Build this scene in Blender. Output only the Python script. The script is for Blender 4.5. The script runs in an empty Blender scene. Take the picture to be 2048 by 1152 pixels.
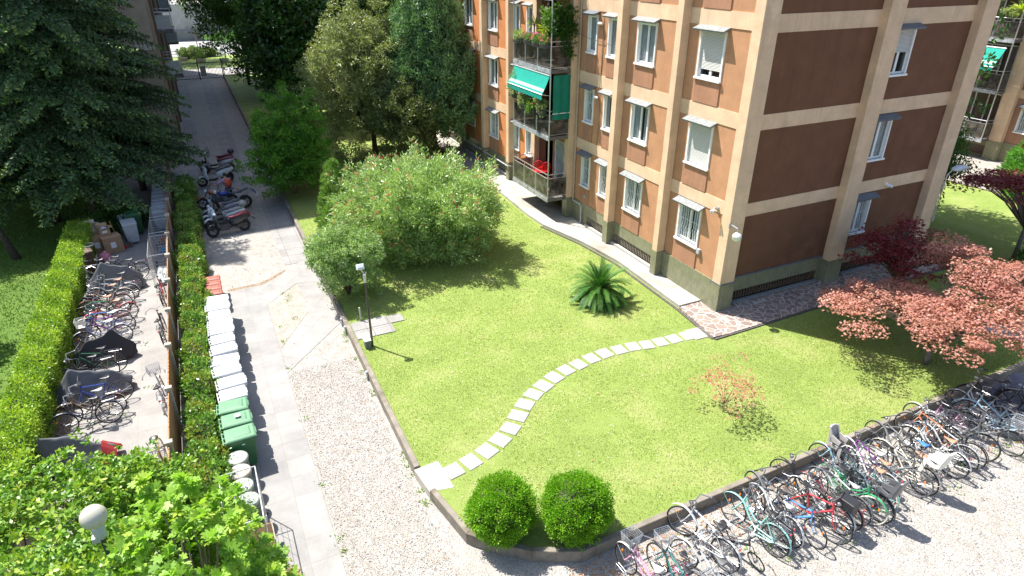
import bpy, bmesh, math, random
import numpy as np
from mathutils import Vector, Matrix
R=math.radians; PI=math.pi
sc=bpy.context.scene; COL=sc.collection
random.seed(7); rng=np.random.default_rng(7)
# ---------------------------------------------------------------- camera, sky, sun, exposure
cd=bpy.data.cameras.new('camera'); cam=bpy.data.objects.new('camera',cd); COL.objects.link(cam); sc.camera=cam
cd.sensor_width=36; cd.lens=36*1290/2048; cd.clip_end=600; cd.clip_start=.1
cam.location=(0,0,12.2); cam.rotation_euler=(R(90-27.27),0,R(-25.55))
SUNDIR=Vector((-.565*math.cos(R(60.5)),.825*math.cos(R(60.5)),math.sin(R(60.5)))).normalized()
w=bpy.data.worlds.new('World'); sc.world=w; w.use_nodes=True
nt=w.node_tree; nt.nodes.clear()
sk=nt.nodes.new('ShaderNodeTexSky'); sk.sky_type='NISHITA'; sk.sun_disc=False
sk.sun_elevation=R(60.5); sk.sun_rotation=math.atan2(-.565,.825); sk.air_density=1.0; sk.dust_density=1.5
bg=nt.nodes.new('ShaderNodeBackground'); bg.inputs[1].default_value=.115
wo=nt.nodes.new('ShaderNodeOutputWorld'); nt.links.new(sk.outputs[0],bg.inputs[0]); nt.links.new(bg.outputs[0],wo.inputs[0])
ld=bpy.data.lights.new('sun','SUN'); ld.energy=5.0; ld.angle=R(.53); ld.color=(1,.965,.9)
sun=bpy.data.objects.new('sun',ld); COL.objects.link(sun); sun.rotation_euler=SUNDIR.to_track_quat('Z','Y').to_euler()
sc.view_settings.view_transform='Standard'; sc.view_settings.look='None'; sc.view_settings.gamma=1; sc.view_settings.use_curve_mapping=False
sc.view_settings.exposure=1.15
sc.cycles.max_bounces=6; sc.cycles.transparent_max_bounces=16
sc.cycles.sample_clamp_indirect=6
# ---------------------------------------------------------------- helpers
class MB:
    def __init__(s): s.v=[]; s.f=[]
    def add(s,vs,fs,m=None):
        o=len(s.v)
        for p in vs:
            p=Vector(p); s.v.append(tuple(m@p) if m is not None else tuple(p))
        s.f+= [tuple(i+o for i in f) for f in fs]
        return s
    def box(s,x0,x1,y0,y1,z0,z1,m=None):
        if x0>x1:x0,x1=x1,x0
        if y0>y1:y0,y1=y1,y0
        if z0>z1:z0,z1=z1,z0
        return s.add([(x0,y0,z0),(x1,y0,z0),(x1,y1,z0),(x0,y1,z0),(x0,y0,z1),(x1,y0,z1),(x1,y1,z1),(x0,y1,z1)],
          [(0,3,2,1),(4,5,6,7),(0,1,5,4),(1,2,6,5),(2,3,7,6),(3,0,4,7)],m)
    def path(s,pts,r,n=6,closed=False,m=None):
        pts=[Vector(p) for p in pts]; rr=r if isinstance(r,(list,tuple)) else [r]*len(pts)
        k=len(pts); rings=[]; up=None
        for i,p in enumerate(pts):
            if closed: t=(pts[(i+1)%k]-pts[i-1])
            else: t=pts[min(i+1,k-1)]-pts[max(i-1,0)]
            if t.length<1e-9: t=Vector((0,0,1))
            t.normalize()
            if up is None:
                up=Vector((0,0,1)) if abs(t.z)<.9 else Vector((1,0,0))
            a=t.cross(up)
            if a.length<1e-4: a=t.cross(Vector((.3,1,.2)))
            a.normalize(); b=a.cross(t); up=b
            rings.append([p+(a*math.cos(2*PI*j/n)+b*math.sin(2*PI*j/n))*rr[i] for j in range(n)])
        vs=[q for g_ in rings for q in g_]; fs=[]
        for i in range(k if closed else k-1):
            i2=(i+1)%k
            for j in range(n): fs.append((i*n+j,i*n+(j+1)%n,i2*n+(j+1)%n,i2*n+j))
        if not closed: fs.append(tuple(range(n-1,-1,-1))); fs.append(tuple((k-1)*n+j for j in range(n)))
        return s.add(vs,fs,m)
    def tube(s,a,b,r,r2=None,n=6,m=None): return s.path([a,b],[r,r if r2 is None else r2],n,False,m)
    def ring(s,c,ax,Rr,r,N=24,n=6,m=None,a0=0,a1=2*PI):
        ax=Vector(ax).normalized(); u=ax.orthogonal().normalized()
        if abs(ax.y)>.99: u=Vector((1,0,0))
        v=ax.cross(u); full=abs(a1-a0-2*PI)<1e-6
        pts=[Vector(c)+(u*math.cos(a0+(a1-a0)*i/(N if full else N-1))+v*math.sin(a0+(a1-a0)*i/(N if full else N-1)))*Rr for i in range(N)]
        return s.path(pts,r,n,full,m)
    def lathe(s,prof,n=16,m=None,c=(0,0,0)):
        vs=[];fs=[];k=len(prof)
        for (r,z) in prof:
            for j in range(n): vs.append((c[0]+r*math.cos(2*PI*j/n),c[1]+r*math.sin(2*PI*j/n),c[2]+z))
        for i in range(k-1):
            for j in range(n): fs.append((i*n+j,i*n+(j+1)%n,(i+1)*n+(j+1)%n,(i+1)*n+j))
        fs.append(tuple(range(n-1,-1,-1))); fs.append(tuple((k-1)*n+j for j in range(n)))
        return s.add(vs,fs,m)
    def ell(s,c,r,n=12,k=8,m=None):
        prof=[(max(1e-3,math.sin(PI*i/k)),-math.cos(PI*i/k)) for i in range(k+1)]
        q=Matrix.Translation(c)@Matrix.Diagonal((r[0],r[1],r[2],1))
        if m is not None: q=m@q
        return s.lathe(prof,n,q)
    def prism(s,poly,d0,d1,m=None,tap=1.0):
        # poly in (x,z), extruded along y from d0 to d1 ; tap shrinks both ends towards the centroid through a middle ring
        k=len(poly); cx=sum(p[0] for p in poly)/k; cz=sum(p[1] for p in poly)/k
        if tap==1.0: ys=[(d0,1),(d1,1)]
        else:
            w_=(d1-d0); ys=[(d0,tap),(d0+.18*w_,.97),(d0+.35*w_,1),(d1-.35*w_,1),(d1-.18*w_,.97),(d1,tap)]
        vs=[];fs=[]
        for y,t in ys:
            for (x,z) in poly: vs.append((cx+(x-cx)*t,y,cz+(z-cz)*t))
        for i in range(len(ys)-1):
            for j in range(k): fs.append((i*k+j,(i+1)*k+j,(i+1)*k+(j+1)%k,i*k+(j+1)%k))
        fs.append(tuple(range(k))); fs.append(tuple((len(ys)-1)*k+j for j in range(k-1,-1,-1)))
        return s.add(vs,fs,m)
    def poly(s,pts,z0,z1):
        # horizontal polygon with thickness
        k=len(pts); vs=[(x,y,z0) for x,y in pts]+[(x,y,z1) for x,y in pts]
        fs=[tuple(range(k-1,-1,-1)),tuple(range(k,2*k))]+[(j,(j+1)%k,k+(j+1)%k,k+j) for j in range(k)]
        return s.add(vs,fs)
    def build(s,name,mat=None,parent=None,smooth=False,world=False,bevel=0):
        me=bpy.data.meshes.new(name); v=s.v
        if world and parent is not None:
            o=wloc(parent); v=[(a-o.x,b-o.y,c-o.z) for a,b,c in v]
        elif world and parent is None: pass
        me.from_pydata(v,[],s.f); me.validate()
        bm=bmesh.new(); bm.from_mesh(me); bmesh.ops.recalc_face_normals(bm,faces=bm.faces)
        if bevel>0:
            es=[e for e in bm.edges if len(e.link_faces)==2 and e.calc_face_angle(0)>.6]
            bmesh.ops.bevel(bm,geom=es,offset=bevel,segments=1,affect='EDGES',clamp_overlap=True)
        bm.to_mesh(me); bm.free()
        if smooth: me.polygons.foreach_set('use_smooth',[True]*len(me.polygons))
        if mat is not None: me.materials.append(mat)
        ob=bpy.data.objects.new(name,me); COL.objects.link(ob)
        if parent is not None: ob.parent=parent
        return ob
def wloc(o):
    v=Vector((0,0,0))
    while o is not None: v=v+o.location; o=o.parent
    return v
def tag(o,label,cat,group=None):
    o['label']=label; o['category']=cat
    if group: o['group']=group
    return o
def thing(name,label,cat,loc=(0,0,0),rot=0,group=None):
    o=bpy.data.objects.new(name,None); COL.objects.link(o); o.location=loc
    o.rotation_euler=(0,0,rot) if not isinstance(rot,(tuple,list)) else rot
    o.empty_display_size=.2
    return tag(o,label,cat,group)
def struct(o): o['kind']='structure'; return o
def copy_tree(o,parent=None):
    c=o.copy(); COL.objects.link(c); c.parent=parent
    for ch in list(o.children): copy_tree(ch,c)
    return c
def ordn(i):
    return ['first','second','third','fourth','fifth','sixth','seventh','eighth','ninth','tenth','eleventh','twelfth','thirteenth','fourteenth','fifteenth','sixteenth','seventeenth','eighteenth','nineteenth','twentieth','twenty-first','twenty-second','twenty-third'][i]
# ---------------------------------------------------------------- materials
def newmat(name):
    m=bpy.data.materials.new(name); m.use_nodes=True; n=m.node_tree; n.nodes.clear()
    out=n.nodes.new('ShaderNodeOutputMaterial'); b=n.nodes.new('ShaderNodeBsdfPrincipled'); n.links.new(b.outputs[0],out.inputs[0])
    return m,n,b,out
def nd(n,t,**k):
    x=n.nodes.new(t)
    for a,v in k.items():
        if a in('i',):
            for q,val in v.items(): x.inputs[q].default_value=val
        else: setattr(x,a,v)
    return x
def ramp(n,fac,stops):
    r=n.nodes.new('ShaderNodeValToRGB'); e=r.color_ramp.elements
    while len(e)<len(stops): e.new(.5)
    for el,(p,c) in zip(e,stops): el.position=p; el.color=(*c,1) if len(c)==3 else c
    n.links.new(fac,r.inputs[0]); return r.outputs[0]
def pos(n): return n.nodes.new('ShaderNodeNewGeometry').outputs['Position']
def objc(n): return n.nodes.new('ShaderNodeTexCoord').outputs['Object']
def noise(n,vec,scale,detail=4,rough=.55):
    x=nd(n,'ShaderNodeTexNoise',i={'Scale':scale,'Detail':detail,'Roughness':rough}); n.links.new(vec,x.inputs['Vector']); return x.outputs['Fac']
def mixc(n,f,a,b,mode='MIX'):
    x=nd(n,'ShaderNodeMix',data_type='RGBA',blend_type=mode)
    for s_,v in ((0,f),(6,a),(7,b)):
        if hasattr(v,'links'): n.links.new(v,x.inputs[s_])
        elif isinstance(v,(tuple,list)): x.inputs[s_].default_value=(*v,1) if len(v)==3 else v
        else: x.inputs[s_].default_value=v
    return x.outputs[2]
def math_(n,op,a,b=None,c=None):
    x=nd(n,'ShaderNodeMath',operation=op)
    for i,v in enumerate((a,b,c)):
        if v is None: continue
        if hasattr(v,'links'): n.links.new(v,x.inputs[i])
        else: x.inputs[i].default_value=v
    return x.outputs[0]
def bump(n,b,h,strength,dist=.01):
    x=nd(n,'ShaderNodeBump',i={'Strength':strength,'Distance':dist}); n.links.new(h,x.inputs['Height']); n.links.new(x.outputs[0],b.inputs['Normal']); return x
MC={}
def M(name,col,rough=.6,var=.12,scale=6,bmp=0,metal=0,spec=.5,world=False,dirt=None):
    if name in MC: return MC[name]
    m,n,b,_=newmat(name); v=pos(n) if world else objc(n)
    f=noise(n,v,scale,5)
    c=ramp(n,f,[(.3,tuple(x*(1-var) for x in col)),(.7,tuple(min(1,x*(1+var)) for x in col))])
    if dirt:
        f2=noise(n,v,scale*.35,6,.7); msk=ramp(n,f2,[(.52,(0,0,0)),(.68,(1,1,1))]); c=mixc(n,msk,c,dirt)
    n.links.new(c,b.inputs['Base Color']); b.inputs['Roughness'].default_value=rough; b.inputs['Metallic'].default_value=metal
    b.inputs['Specular IOR Level'].default_value=spec
    if bmp: bump(n,b,noise(n,v,scale*8,6),bmp)
    MC[name]=m; return m
def leafmat(name,cols,tr=.4,rough=.45,spec=.4,trc=None):
    if name in MC: return MC[name]
    m,n,b,out=newmat(name)
    a=nd(n,'ShaderNodeAttribute',attribute_name='rnd')
    k=len(cols); c=ramp(n,a.outputs['Fac'],[(i/(k-1),cc) for i,cc in enumerate(cols)])
    f=noise(n,objc(n),1.3,3); c=mixc(n,.35,c,ramp(n,f,[(.3,tuple(x*.75 for x in cols[k//2])),(.7,tuple(x*1.25 for x in cols[k//2]))]))
    n.links.new(c,b.inputs['Base Color']); b.inputs['Roughness'].default_value=rough; b.inputs['Specular IOR Level'].default_value=spec
    t=n.nodes.new('ShaderNodeBsdfTranslucent'); tc=mixc(n,1.0,c,trc or (1.25,1.35,.55),'MULTIPLY'); n.links.new(tc,t.inputs['Color'])
    mx=n.nodes.new('ShaderNodeMixShader'); mx.inputs[0].default_value=tr
    n.links.new(b.outputs[0],mx.inputs[1]); n.links.new(t.outputs[0],mx.inputs[2]); n.links.new(mx.outputs[0],out.inputs[0])
    MC[name]=m; return m
# ---- special surfaces
def mat_gravel(name='gravel',tint=(1,1,1),sc_=30,light=1.0):
    if name in MC: return MC[name]
    m,n,b,_=newmat(name); v=pos(n)
    vo=nd(n,'ShaderNodeTexVoronoi',i={'Scale':sc_}); n.links.new(v,vo.inputs['Vector'])
    sep=n.nodes.new('ShaderNodeSeparateColor'); n.links.new(vo.outputs['Color'],sep.inputs[0])
    s=[(0,(.12,.11,.10)),(.2,(.22,.205,.19)),(.45,(.32,.305,.285)),(.7,(.38,.355,.315)),(.86,(.34,.265,.19)),(1,(.56,.545,.52))]
    c=ramp(n,sep.outputs[0],[(p,tuple(x*t*light for x,t in zip(q,tint))) for p,q in s])
    big=noise(n,v,.45,4); c=mixc(n,ramp(n,big,[(.42,(0,0,0)),(.72,(.6,.6,.6))]),c,(.27*light,.225*light,.17*light))
    sm=noise(n,v,3.0,5); c=mixc(n,.5,c,ramp(n,sm,[(.3,(.24*light,.225*light,.205*light)),(.7,(.39*light,.375*light,.35*light))]))
    n.links.new(c,b.inputs['Base Color']); b.inputs['Roughness'].default_value=.9
    bump(n,b,math_(n,'SUBTRACT',1.0,vo.outputs['Distance']),.9,.02)
    MC[name]=m; return m
def mat_slab(name,c0,c1,bw,bh,off=(0,0),mortar=(.2,.19,.17),rot=0,msize=.012,offset=.0,spk=120):
    if name in MC: return MC[name]
    m,n,b,_=newmat(name); v=pos(n)
    mp=nd(n,'ShaderNodeMapping',i={'Location':(off[0],off[1],0),'Rotation':(0,0,rot)}); n.links.new(v,mp.inputs[0])
    br=nd(n,'ShaderNodeTexBrick',offset=offset,i={'Scale':1.0,'Brick Width':bw,'Row Height':bh,'Mortar Size':msize,'Color1':(*c0,1),'Color2':(*c1,1),'Mortar':(*mortar,1),'Mortar Smooth':.3,'Bias':0})
    n.links.new(mp.outputs[0],br.inputs[0])
    f=noise(n,v,spk,2,.8); c=mixc(n,1.0,br.outputs[0],ramp(n,f,[(.3,(.55,.55,.56)),(.5,(1,1,1)),(.72,(1.25,1.25,1.22))]),'MULTIPLY')
    f2=noise(n,v,1.1,6,.65); c=mixc(n,1.0,c,ramp(n,f2,[(.3,(.8,.79,.77)),(.65,(1.08,1.07,1.05))]),'MULTIPLY')
    n.links.new(c,b.inputs['Base Color']); b.inputs['Roughness'].default_value=.85
    bump(n,b,f,.3,.005); MC[name]=m; return m
def mat_palladiana():
    m,n,b,_=newmat('crazy_paving'); v=pos(n)
    dv=nd(n,'ShaderNodeTexNoise',i={'Scale':1.6,'Detail':2}); n.links.new(v,dv.inputs['Vector'])
    vv=nd(n,'ShaderNodeVectorMath',operation='ADD'); n.links.new(v,vv.inputs[0])
    s_=nd(n,'ShaderNodeVectorMath',operation='SCALE'); n.links.new(dv.outputs['Color'],s_.inputs[0]); s_.inputs[3].default_value=.25; n.links.new(s_.outputs[0],vv.inputs[1])
    sp=nd(n,'ShaderNodeMapping',i={'Scale':(1,1,0)}); n.links.new(vv.outputs[0],sp.inputs[0])
    e=nd(n,'ShaderNodeTexVoronoi',feature='DISTANCE_TO_EDGE',i={'Scale':3.5}); n.links.new(sp.outputs[0],e.inputs['Vector'])
    k=nd(n,'ShaderNodeTexVoronoi',i={'Scale':3.5}); n.links.new(sp.outputs[0],k.inputs['Vector'])
    sep=n.nodes.new('ShaderNodeSeparateColor'); n.links.new(k.outputs['Color'],sep.inputs[0])
    c=ramp(n,sep.outputs[0],[(0,(.16,.115,.10)),(.5,(.24,.17,.145)),(1,(.33,.22,.16))])
    c=mixc(n,.35,c,ramp(n,noise(n,v,14,5),[(.3,(.12,.09,.085)),(.7,(.34,.26,.22))]))
    msk=ramp(n,e.outputs['Distance'],[(.035,(1,1,1)),(.06,(0,0,0))]); c=mixc(n,msk,c,(.46,.43,.39))
    n.links.new(c,b.inputs['Base Color']); b.inputs['Roughness'].default_value=.6
    bump(n,b,math_(n,'MINIMUM',e.outputs['Distance'],.08),.4,.05); return m
def mat_grass(name,cols,soil=(.20,.15,.09),soilp=(.66,.8)):
    if name in MC: return MC[name]
    m,n,b,_=newmat(name); v=pos(n)
    f=noise(n,v,.55,5,.6); f1=noise(n,v,5,5,.7); f2=noise(n,v,42,4,.75)
    c=ramp(n,f2,[(.3,cols[0]),(.5,cols[1]),(.72,cols[2])])
    c=mixc(n,.5,c,ramp(n,f,[(.35,cols[0]),(.5,cols[1]),(.66,cols[3])]))
    c=mixc(n,.3,c,ramp(n,f1,[(.35,cols[0]),(.7,cols[2])]))
    msk=ramp(n,noise(n,v,1.7,6,.75),[(soilp[0],(0,0,0)),(soilp[1],(.8,.8,.8))]); c=mixc(n,msk,c,soil)
    n.links.new(c,b.inputs['Base Color']); b.inputs['Roughness'].default_value=.8; b.inputs['Specular IOR Level'].default_value=.2
    bump(n,b,f2,.8,.04); MC[name]=m; return m
def mat_stucco(name,col,stain=.75,bmp=.25):
    if name in MC: return MC[name]
    m,n,b,_=newmat(name); v=pos(n)
    c=ramp(n,noise(n,v,1.6,6,.65),[(.3,tuple(x*.76 for x in col)),(.55,col),(.75,tuple(min(1,x*1.22) for x in col))])
    c=mixc(n,.35,c,ramp(n,noise(n,v,22,5,.7),[(.3,tuple(x*.8 for x in col)),(.7,tuple(x*1.15 for x in col))]))
    mp=nd(n,'ShaderNodeMapping',i={'Scale':(5,5,.5)}); n.links.new(v,mp.inputs[0])
    c=mixc(n,ramp(n,noise(n,mp.outputs[0],1.0,5),[(.50,(0,0,0)),(.8,(.4,.4,.4))]),c,tuple(x*stain for x in col))
    pm=ramp(n,noise(n,v,.7,7,.75),[(.60,(0,0,0)),(.70,(.5,.5,.5))]); c=mixc(n,pm,c,tuple(min(.8,x*1.35+.03) for x in col))
    mp2=nd(n,'ShaderNodeMapping',i={'Scale':(3.2,3.2,.22)}); n.links.new(v,mp2.inputs[0]); c=mixc(n,ramp(n,noise(n,mp2.outputs[0],1.0,3),[(.56,(0,0,0)),(.76,(.38,.38,.38))]),c,tuple(x*.6 for x in col))
    n.links.new(c,b.inputs['Base Color']); b.inputs['Roughness'].default_value=.88; b.inputs['Specular IOR Level'].default_value=.25
    bump(n,b,noise(n,v,60,4,.7),bmp,.01); MC[name]=m; return m
def mat_tile():
    m,n,b,_=newmat('green_ribbed_tile'); v=pos(n)
    x=nd(n,'ShaderNodeSeparateXYZ'); n.links.new(v,x.inputs[0]); u=math_(n,'ADD',x.outputs[0],x.outputs[1])
    cb=nd(n,'ShaderNodeCombineXYZ'); n.links.new(x.outputs[2],cb.inputs[0]); n.links.new(u,cb.inputs[1])
    br=nd(n,'ShaderNodeTexBrick',offset=.5,i={'Scale':1.0,'Brick Width':.25,'Row Height':.065,'Mortar Size':.006,'Color1':(.20,.20,.11,1),'Color2':(.10,.115,.065,1),'Mortar':(.36,.34,.24,1),'Bias':-.2})
    n.links.new(cb.outputs[0],br.inputs[0])
    c=mixc(n,.25,br.outputs[0],ramp(n,noise(n,v,3,5),[(.3,(.10,.11,.06)),(.7,(.27,.26,.17))]))
    n.links.new(c,b.inputs['Base Color']); b.inputs['Roughness'].default_value=.35; bump(n,b,br.outputs['Fac'],-.4,.01); return m
def mat_wood(name,c0,c1,axis=(12,12,1.2)):
    if name in MC: return MC[name]
    m,n,b,_=newmat(name); v=pos(n); mp=nd(n,'ShaderNodeMapping',i={'Scale':axis}); n.links.new(v,mp.inputs[0])
    c=ramp(n,noise(n,mp.outputs[0],1.5,6,.7),[(.3,c0),(.7,c1)]); n.links.new(c,b.inputs['Base Color']); b.inputs['Roughness'].default_value=.8
    bump(n,b,noise(n,mp.outputs[0],3,4),.4,.01); MC[name]=m; return m
def mat_wave(name,c0,c1,scale,direction='X',rough=.7,world=False,dist=0):
    if name in MC: return MC[name]
    m,n,b,_=newmat(name); v=pos(n) if world else objc(n)
    wv=nd(n,'ShaderNodeTexWave',bands_direction=direction,i={'Scale':scale,'Distortion':dist}); n.links.new(v,wv.inputs[0])
    c=ramp(n,wv.outputs['Fac'],[(.15,c0),(.6,c1)]); n.links.new(c,b.inputs['Base Color']); b.inputs['Roughness'].default_value=rough
    bump(n,b,wv.outputs['Fac'],.6,.02); MC[name]=m; return m
def mat_glass(name,col=(.75,.8,.8),tr=.75,rough=.03):
    if name in MC: return MC[name]
    m,n,b,out=newmat(name); b.inputs['Base Color'].default_value=(.03,.035,.04,1); b.inputs['Roughness'].default_value=rough
    nn=noise(n,pos(n),2.2,3); bump(n,b,nn,.06,.02)
    t=n.nodes.new('ShaderNodeBsdfTransparent'); t.inputs[0].default_value=(*col,1)
    mx=n.nodes.new('ShaderNodeMixShader'); lw=nd(n,'ShaderNodeLayerWeight',i={'Blend':.35}); f=math_(n,'MULTIPLY_ADD',lw.outputs['Facing'],-.35,tr)
    n.links.new(f,mx.inputs[0]); n.links.new(b.outputs[0],mx.inputs[1]); n.links.new(t.outputs[0],mx.inputs[2]); n.links.new(mx.outputs[0],out.inputs[0])
    MC[name]=m; return m
# ---------------------------------------------------------------- foliage
def unit(a): return a/np.maximum(np.linalg.norm(a,axis=1,keepdims=True),1e-9)
DIA=np.array([(0,0,0),(.42,.28,.04),(1,0,0),(.42,-.28,.04)])
NAR=np.array([(0,0,0),(.45,.11,.02),(1,0,-.05),(.45,-.11,.02)])
OVA=np.array([(0,0,0),(.3,.26,.05),(.7,.22,.02),(1,0,-.06),(.7,-.22,.02),(.3,-.26,.05)])
_st=[]
for k_ in range(5):
    a_=R(-90+36*k_*1.25); 
    _st+= [(.35+.65*math.cos(a_)*(.75+.25*math.cos(a_)),.62*math.sin(a_),0)]
    if k_<4:
        a2=R(-90+36*(k_+.5)*1.25); _st.append((.35+.26*math.cos(a2),.22*math.sin(a2),.03))
STAR=np.array([(0,0,0)]+_st)
FIG=np.array([(0,0,.0),(.05,.28,.03),(.22,.52,0),(.36,.46,.02),(.34,.20,.05),(.55,.42,.02),(.74,.46,-.05),(.78,.32,0),(.66,.13,.05),(.88,.12,.0),(1.05,0,-.1),(.88,-.12,.0),(.66,-.13,.05),(.78,-.32,0),(.74,-.46,-.05),(.55,-.42,.02),(.34,-.20,.05),(.36,-.46,.02),(.22,-.52,0),(.05,-.28,.03)])
def leafmesh(name,P,A,N,L,shape,mat,parent=None,rnd=None):
    P=np.asarray(P,float); n=len(P); A=unit(np.asarray(A,float)); S=unit(np.cross(N,A)); N=np.cross(A,S)
    L=np.broadcast_to(np.asarray(L,float),(n,)); k=len(shape)
    V=P[:,None,:]+L[:,None,None]*(shape[None,:,0:1]*A[:,None,:]+shape[None,:,1:2]*S[:,None,:]+shape[None,:,2:3]*N[:,None,:])
    me=bpy.data.meshes.new(name); me.vertices.add(n*k); me.vertices.foreach_set('co',V.reshape(-1).astype(np.float32))
    me.loops.add(n*k); me.loops.foreach_set('vertex_index',np.arange(n*k,dtype=np.int32))
    me.polygons.add(n); me.polygons.foreach_set('loop_start',np.arange(0,n*k,k,dtype=np.int32))
    try: me.polygons.foreach_set('loop_total',np.full(n,k,dtype=np.int32))
    except Exception: pass
    me.update(calc_edges=True)
    at=me.attributes.new('rnd','FLOAT','FACE'); at.data.foreach_set('value',(rng.random(n) if rnd is None else np.clip(rnd,0,1)).astype(np.float32))
    me.materials.append(mat); o=bpy.data.objects.new(name,me); COL.objects.link(o)
    if parent is not None: o.parent=parent
    return o
def rdir(n): return unit(rng.normal(size=(n,3)))
def puff(C,Rv,per,up=.35,jit=.6,shell=.45,flat=.3):
    """leaves around clump centres C (k,3) with radii Rv (k,3)"""
    C=np.asarray(C,float); Rv=np.asarray(Rv,float)
    if Rv.ndim==1: Rv=np.tile(Rv,(len(C),1))
    Cc=np.repeat(C,per,0); Rr=np.repeat(Rv,per,0); n=len(Cc)
    d=rdir(n); rad=(rng.random((n,1))**shell)
    P=Cc+d*rad*Rr
    o=unit(d/ np.maximum(Rr,.01)*Rr.max(1,keepdims=True))
    A=unit(o+np.array([0,0,up])+jit*rng.normal(size=(n,3))*.6)
    N=unit(np.array([0,0,1.])*flat*2+o*.6+rng.normal(size=(n,3))*.5)
    tone=np.repeat(rng.random(len(C)),per)
    return P,A,N,np.clip(.5*tone+.5*rng.random(n),0,1)
def shellpts(n,c,r,zmin=-.6,inner=.62,lump=.18,seed=0):
    """clump centres on an uneven ellipsoid shell"""
    d=rdir(n*3); d=d[d[:,2]>zmin][:n]; ph=rng.random(6)*6
    l=1+lump*(np.sin(3*np.arctan2(d[:,1],d[:,0])+ph[0])*.5+np.sin(5*d[:,2]+ph[1])*.5+.6*rng.normal(size=len(d))*.6)
    rr=(inner+(1-inner)*rng.random(len(d))**.5)*l
    return np.array(c)+d*rr[:,None]*np.array(r)
def limbs(parent,base,targets,r0,mat,name='branches',mid=.5,sag=0,n=5,fork=None):
    mb=MB(); base=Vector(base)
    for t in targets:
        t=Vector(t); f=Vector(fork) if fork is not None else base
        m1=f.lerp(t,.35)+Vector((0,0,(t-f).length*.12)); m2=f.lerp(t,.7)+Vector((random.uniform(-.1,.1),random.uniform(-.1,.1),(t-f).length*.1))
        mb.path([f,m1,m2,t],[r0,r0*.65,r0*.4,r0*.12],n)
    return mb.build(name,mat,parent,True)
def rndpick(C,k):
    idx=rng.choice(len(C),min(k,len(C)),replace=False); return C[idx]
# ================================================================ GROUND
ZD=-.28
def sheet(name,pts,z,mat,thick=.3):
    mb=MB(); mb.poly(pts,z-thick,z); return struct(mb.build(name,mat))
mb=MB(); mb.add([(-90,-10,ZD),(130,-10,ZD),(130,260,ZD),(-90,260,ZD)],[(0,1,2,3)]); struct(mb.build('gravel_ground',mat_gravel()))
GR=mat_grass('lawn_turf',[(.145,.205,.045),(.22,.29,.068),(.30,.365,.10),(.38,.36,.16)])
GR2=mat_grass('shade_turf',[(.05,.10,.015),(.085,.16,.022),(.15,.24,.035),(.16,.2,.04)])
sheet('lawn',[(3.4,84),(3.4,12.9),(3.55,12.0),(3.85,10.35),(4.95,9.27),(5.95,8.76),(7.2,8.80),(24.2,8.95),(60,9),(60,17),(40.5,17.5),(40.6,20),(40.3,23.5),(36,30),(36,84)],0,GR)
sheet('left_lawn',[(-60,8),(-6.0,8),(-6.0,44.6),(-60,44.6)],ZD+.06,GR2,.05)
CONC=M('pale_concrete',(.37,.345,.305),.85,.18,1.2,.25,world=True,dirt=(.22,.20,.16))
sheet('concrete_walk',[(16.6,17.0),(15.32,17.0),(15.5,21.4),(15.2,24),(14.55,26.8),(14.5,28.5),(14.75,33),(14.8,45),(14.8,60),(16.6,60)],.13,CONC)
sheet('crazy_paved_path',[(16.6,17.0),(15.30,17.0),(15.02,14.68),(15.6,14.62),(28.6,14.92),(28.6,17)],.07,mat_palladiana())
RUB=M('dark_rubble',(.09,.08,.07),.9,.5,14,.8,world=True)
mb=MB(); mb.poly([(15.0,14.62),(15.02,14.54),(28.6,14.8),(28.6,14.90)],-.05,.045); mb.poly([(15.24,17.0),(15.40,21.4),(15.12,24),(14.47,26.8),(14.40,26.8),(15.02,24),(15.30,21.4),(15.14,17.0),(14.9,14.66),(15.0,14.62)],-.05,.04); struct(mb.build('rubble_edge',RUB))
KM=M('kerb_concrete',(.20,.175,.14),.9,.25,3,.5,world=True,dirt=(.11,.09,.06))
def strip(name,pts,wd,z0,z1,mat):
    mb=MB(); n=len(pts); L=[]
    for i,p in enumerate(pts):
        a=Vector(pts[max(i-1,0)]); b=Vector(pts[min(i+1,n-1)]); t=(b-a).normalized(); nn=Vector((-t.y,t.x)); L.append((Vector(p)+nn*wd))
    for i in range(n-1):
        p,q,r_,s_=Vector(pts[i]),Vector(pts[i+1]),L[i+1],L[i]
        mb.add([(p.x,p.y,z0),(q.x,q.y,z0),(r_.x,r_.y,z0),(s_.x,s_.y,z0),(p.x,p.y,z1),(q.x,q.y,z1),(r_.x,r_.y,z1),(s_.x,s_.y,z1)],[(0,3,2,1),(4,5,6,7),(0,1,5,4),(1,2,6,5),(2,3,7,6),(3,0,4,7)])
    return struct(mb.build(name,mat,bevel=.012))
strip('kerb',[(3.31,84),(3.31,40),(3.31,22),(3.30,12.95)],.16,-.6,.07,KM)
strip('kerb',[(3.40,11.98),(3.72,10.28),(4.22,9.72),(4.88,9.15),(5.92,8.64),(7.15,8.66),(13.6,8.74),(24.4,8.86),(60,9)],.15,-.6,.07,KM)
mb=MB(); mb.poly([(3.28,12.92),(3.40,11.98),(4.02,11.86),(3.98,12.98)],-.4,.012); struct(mb.build('entry_slab',CONC,bevel=.01))
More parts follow.
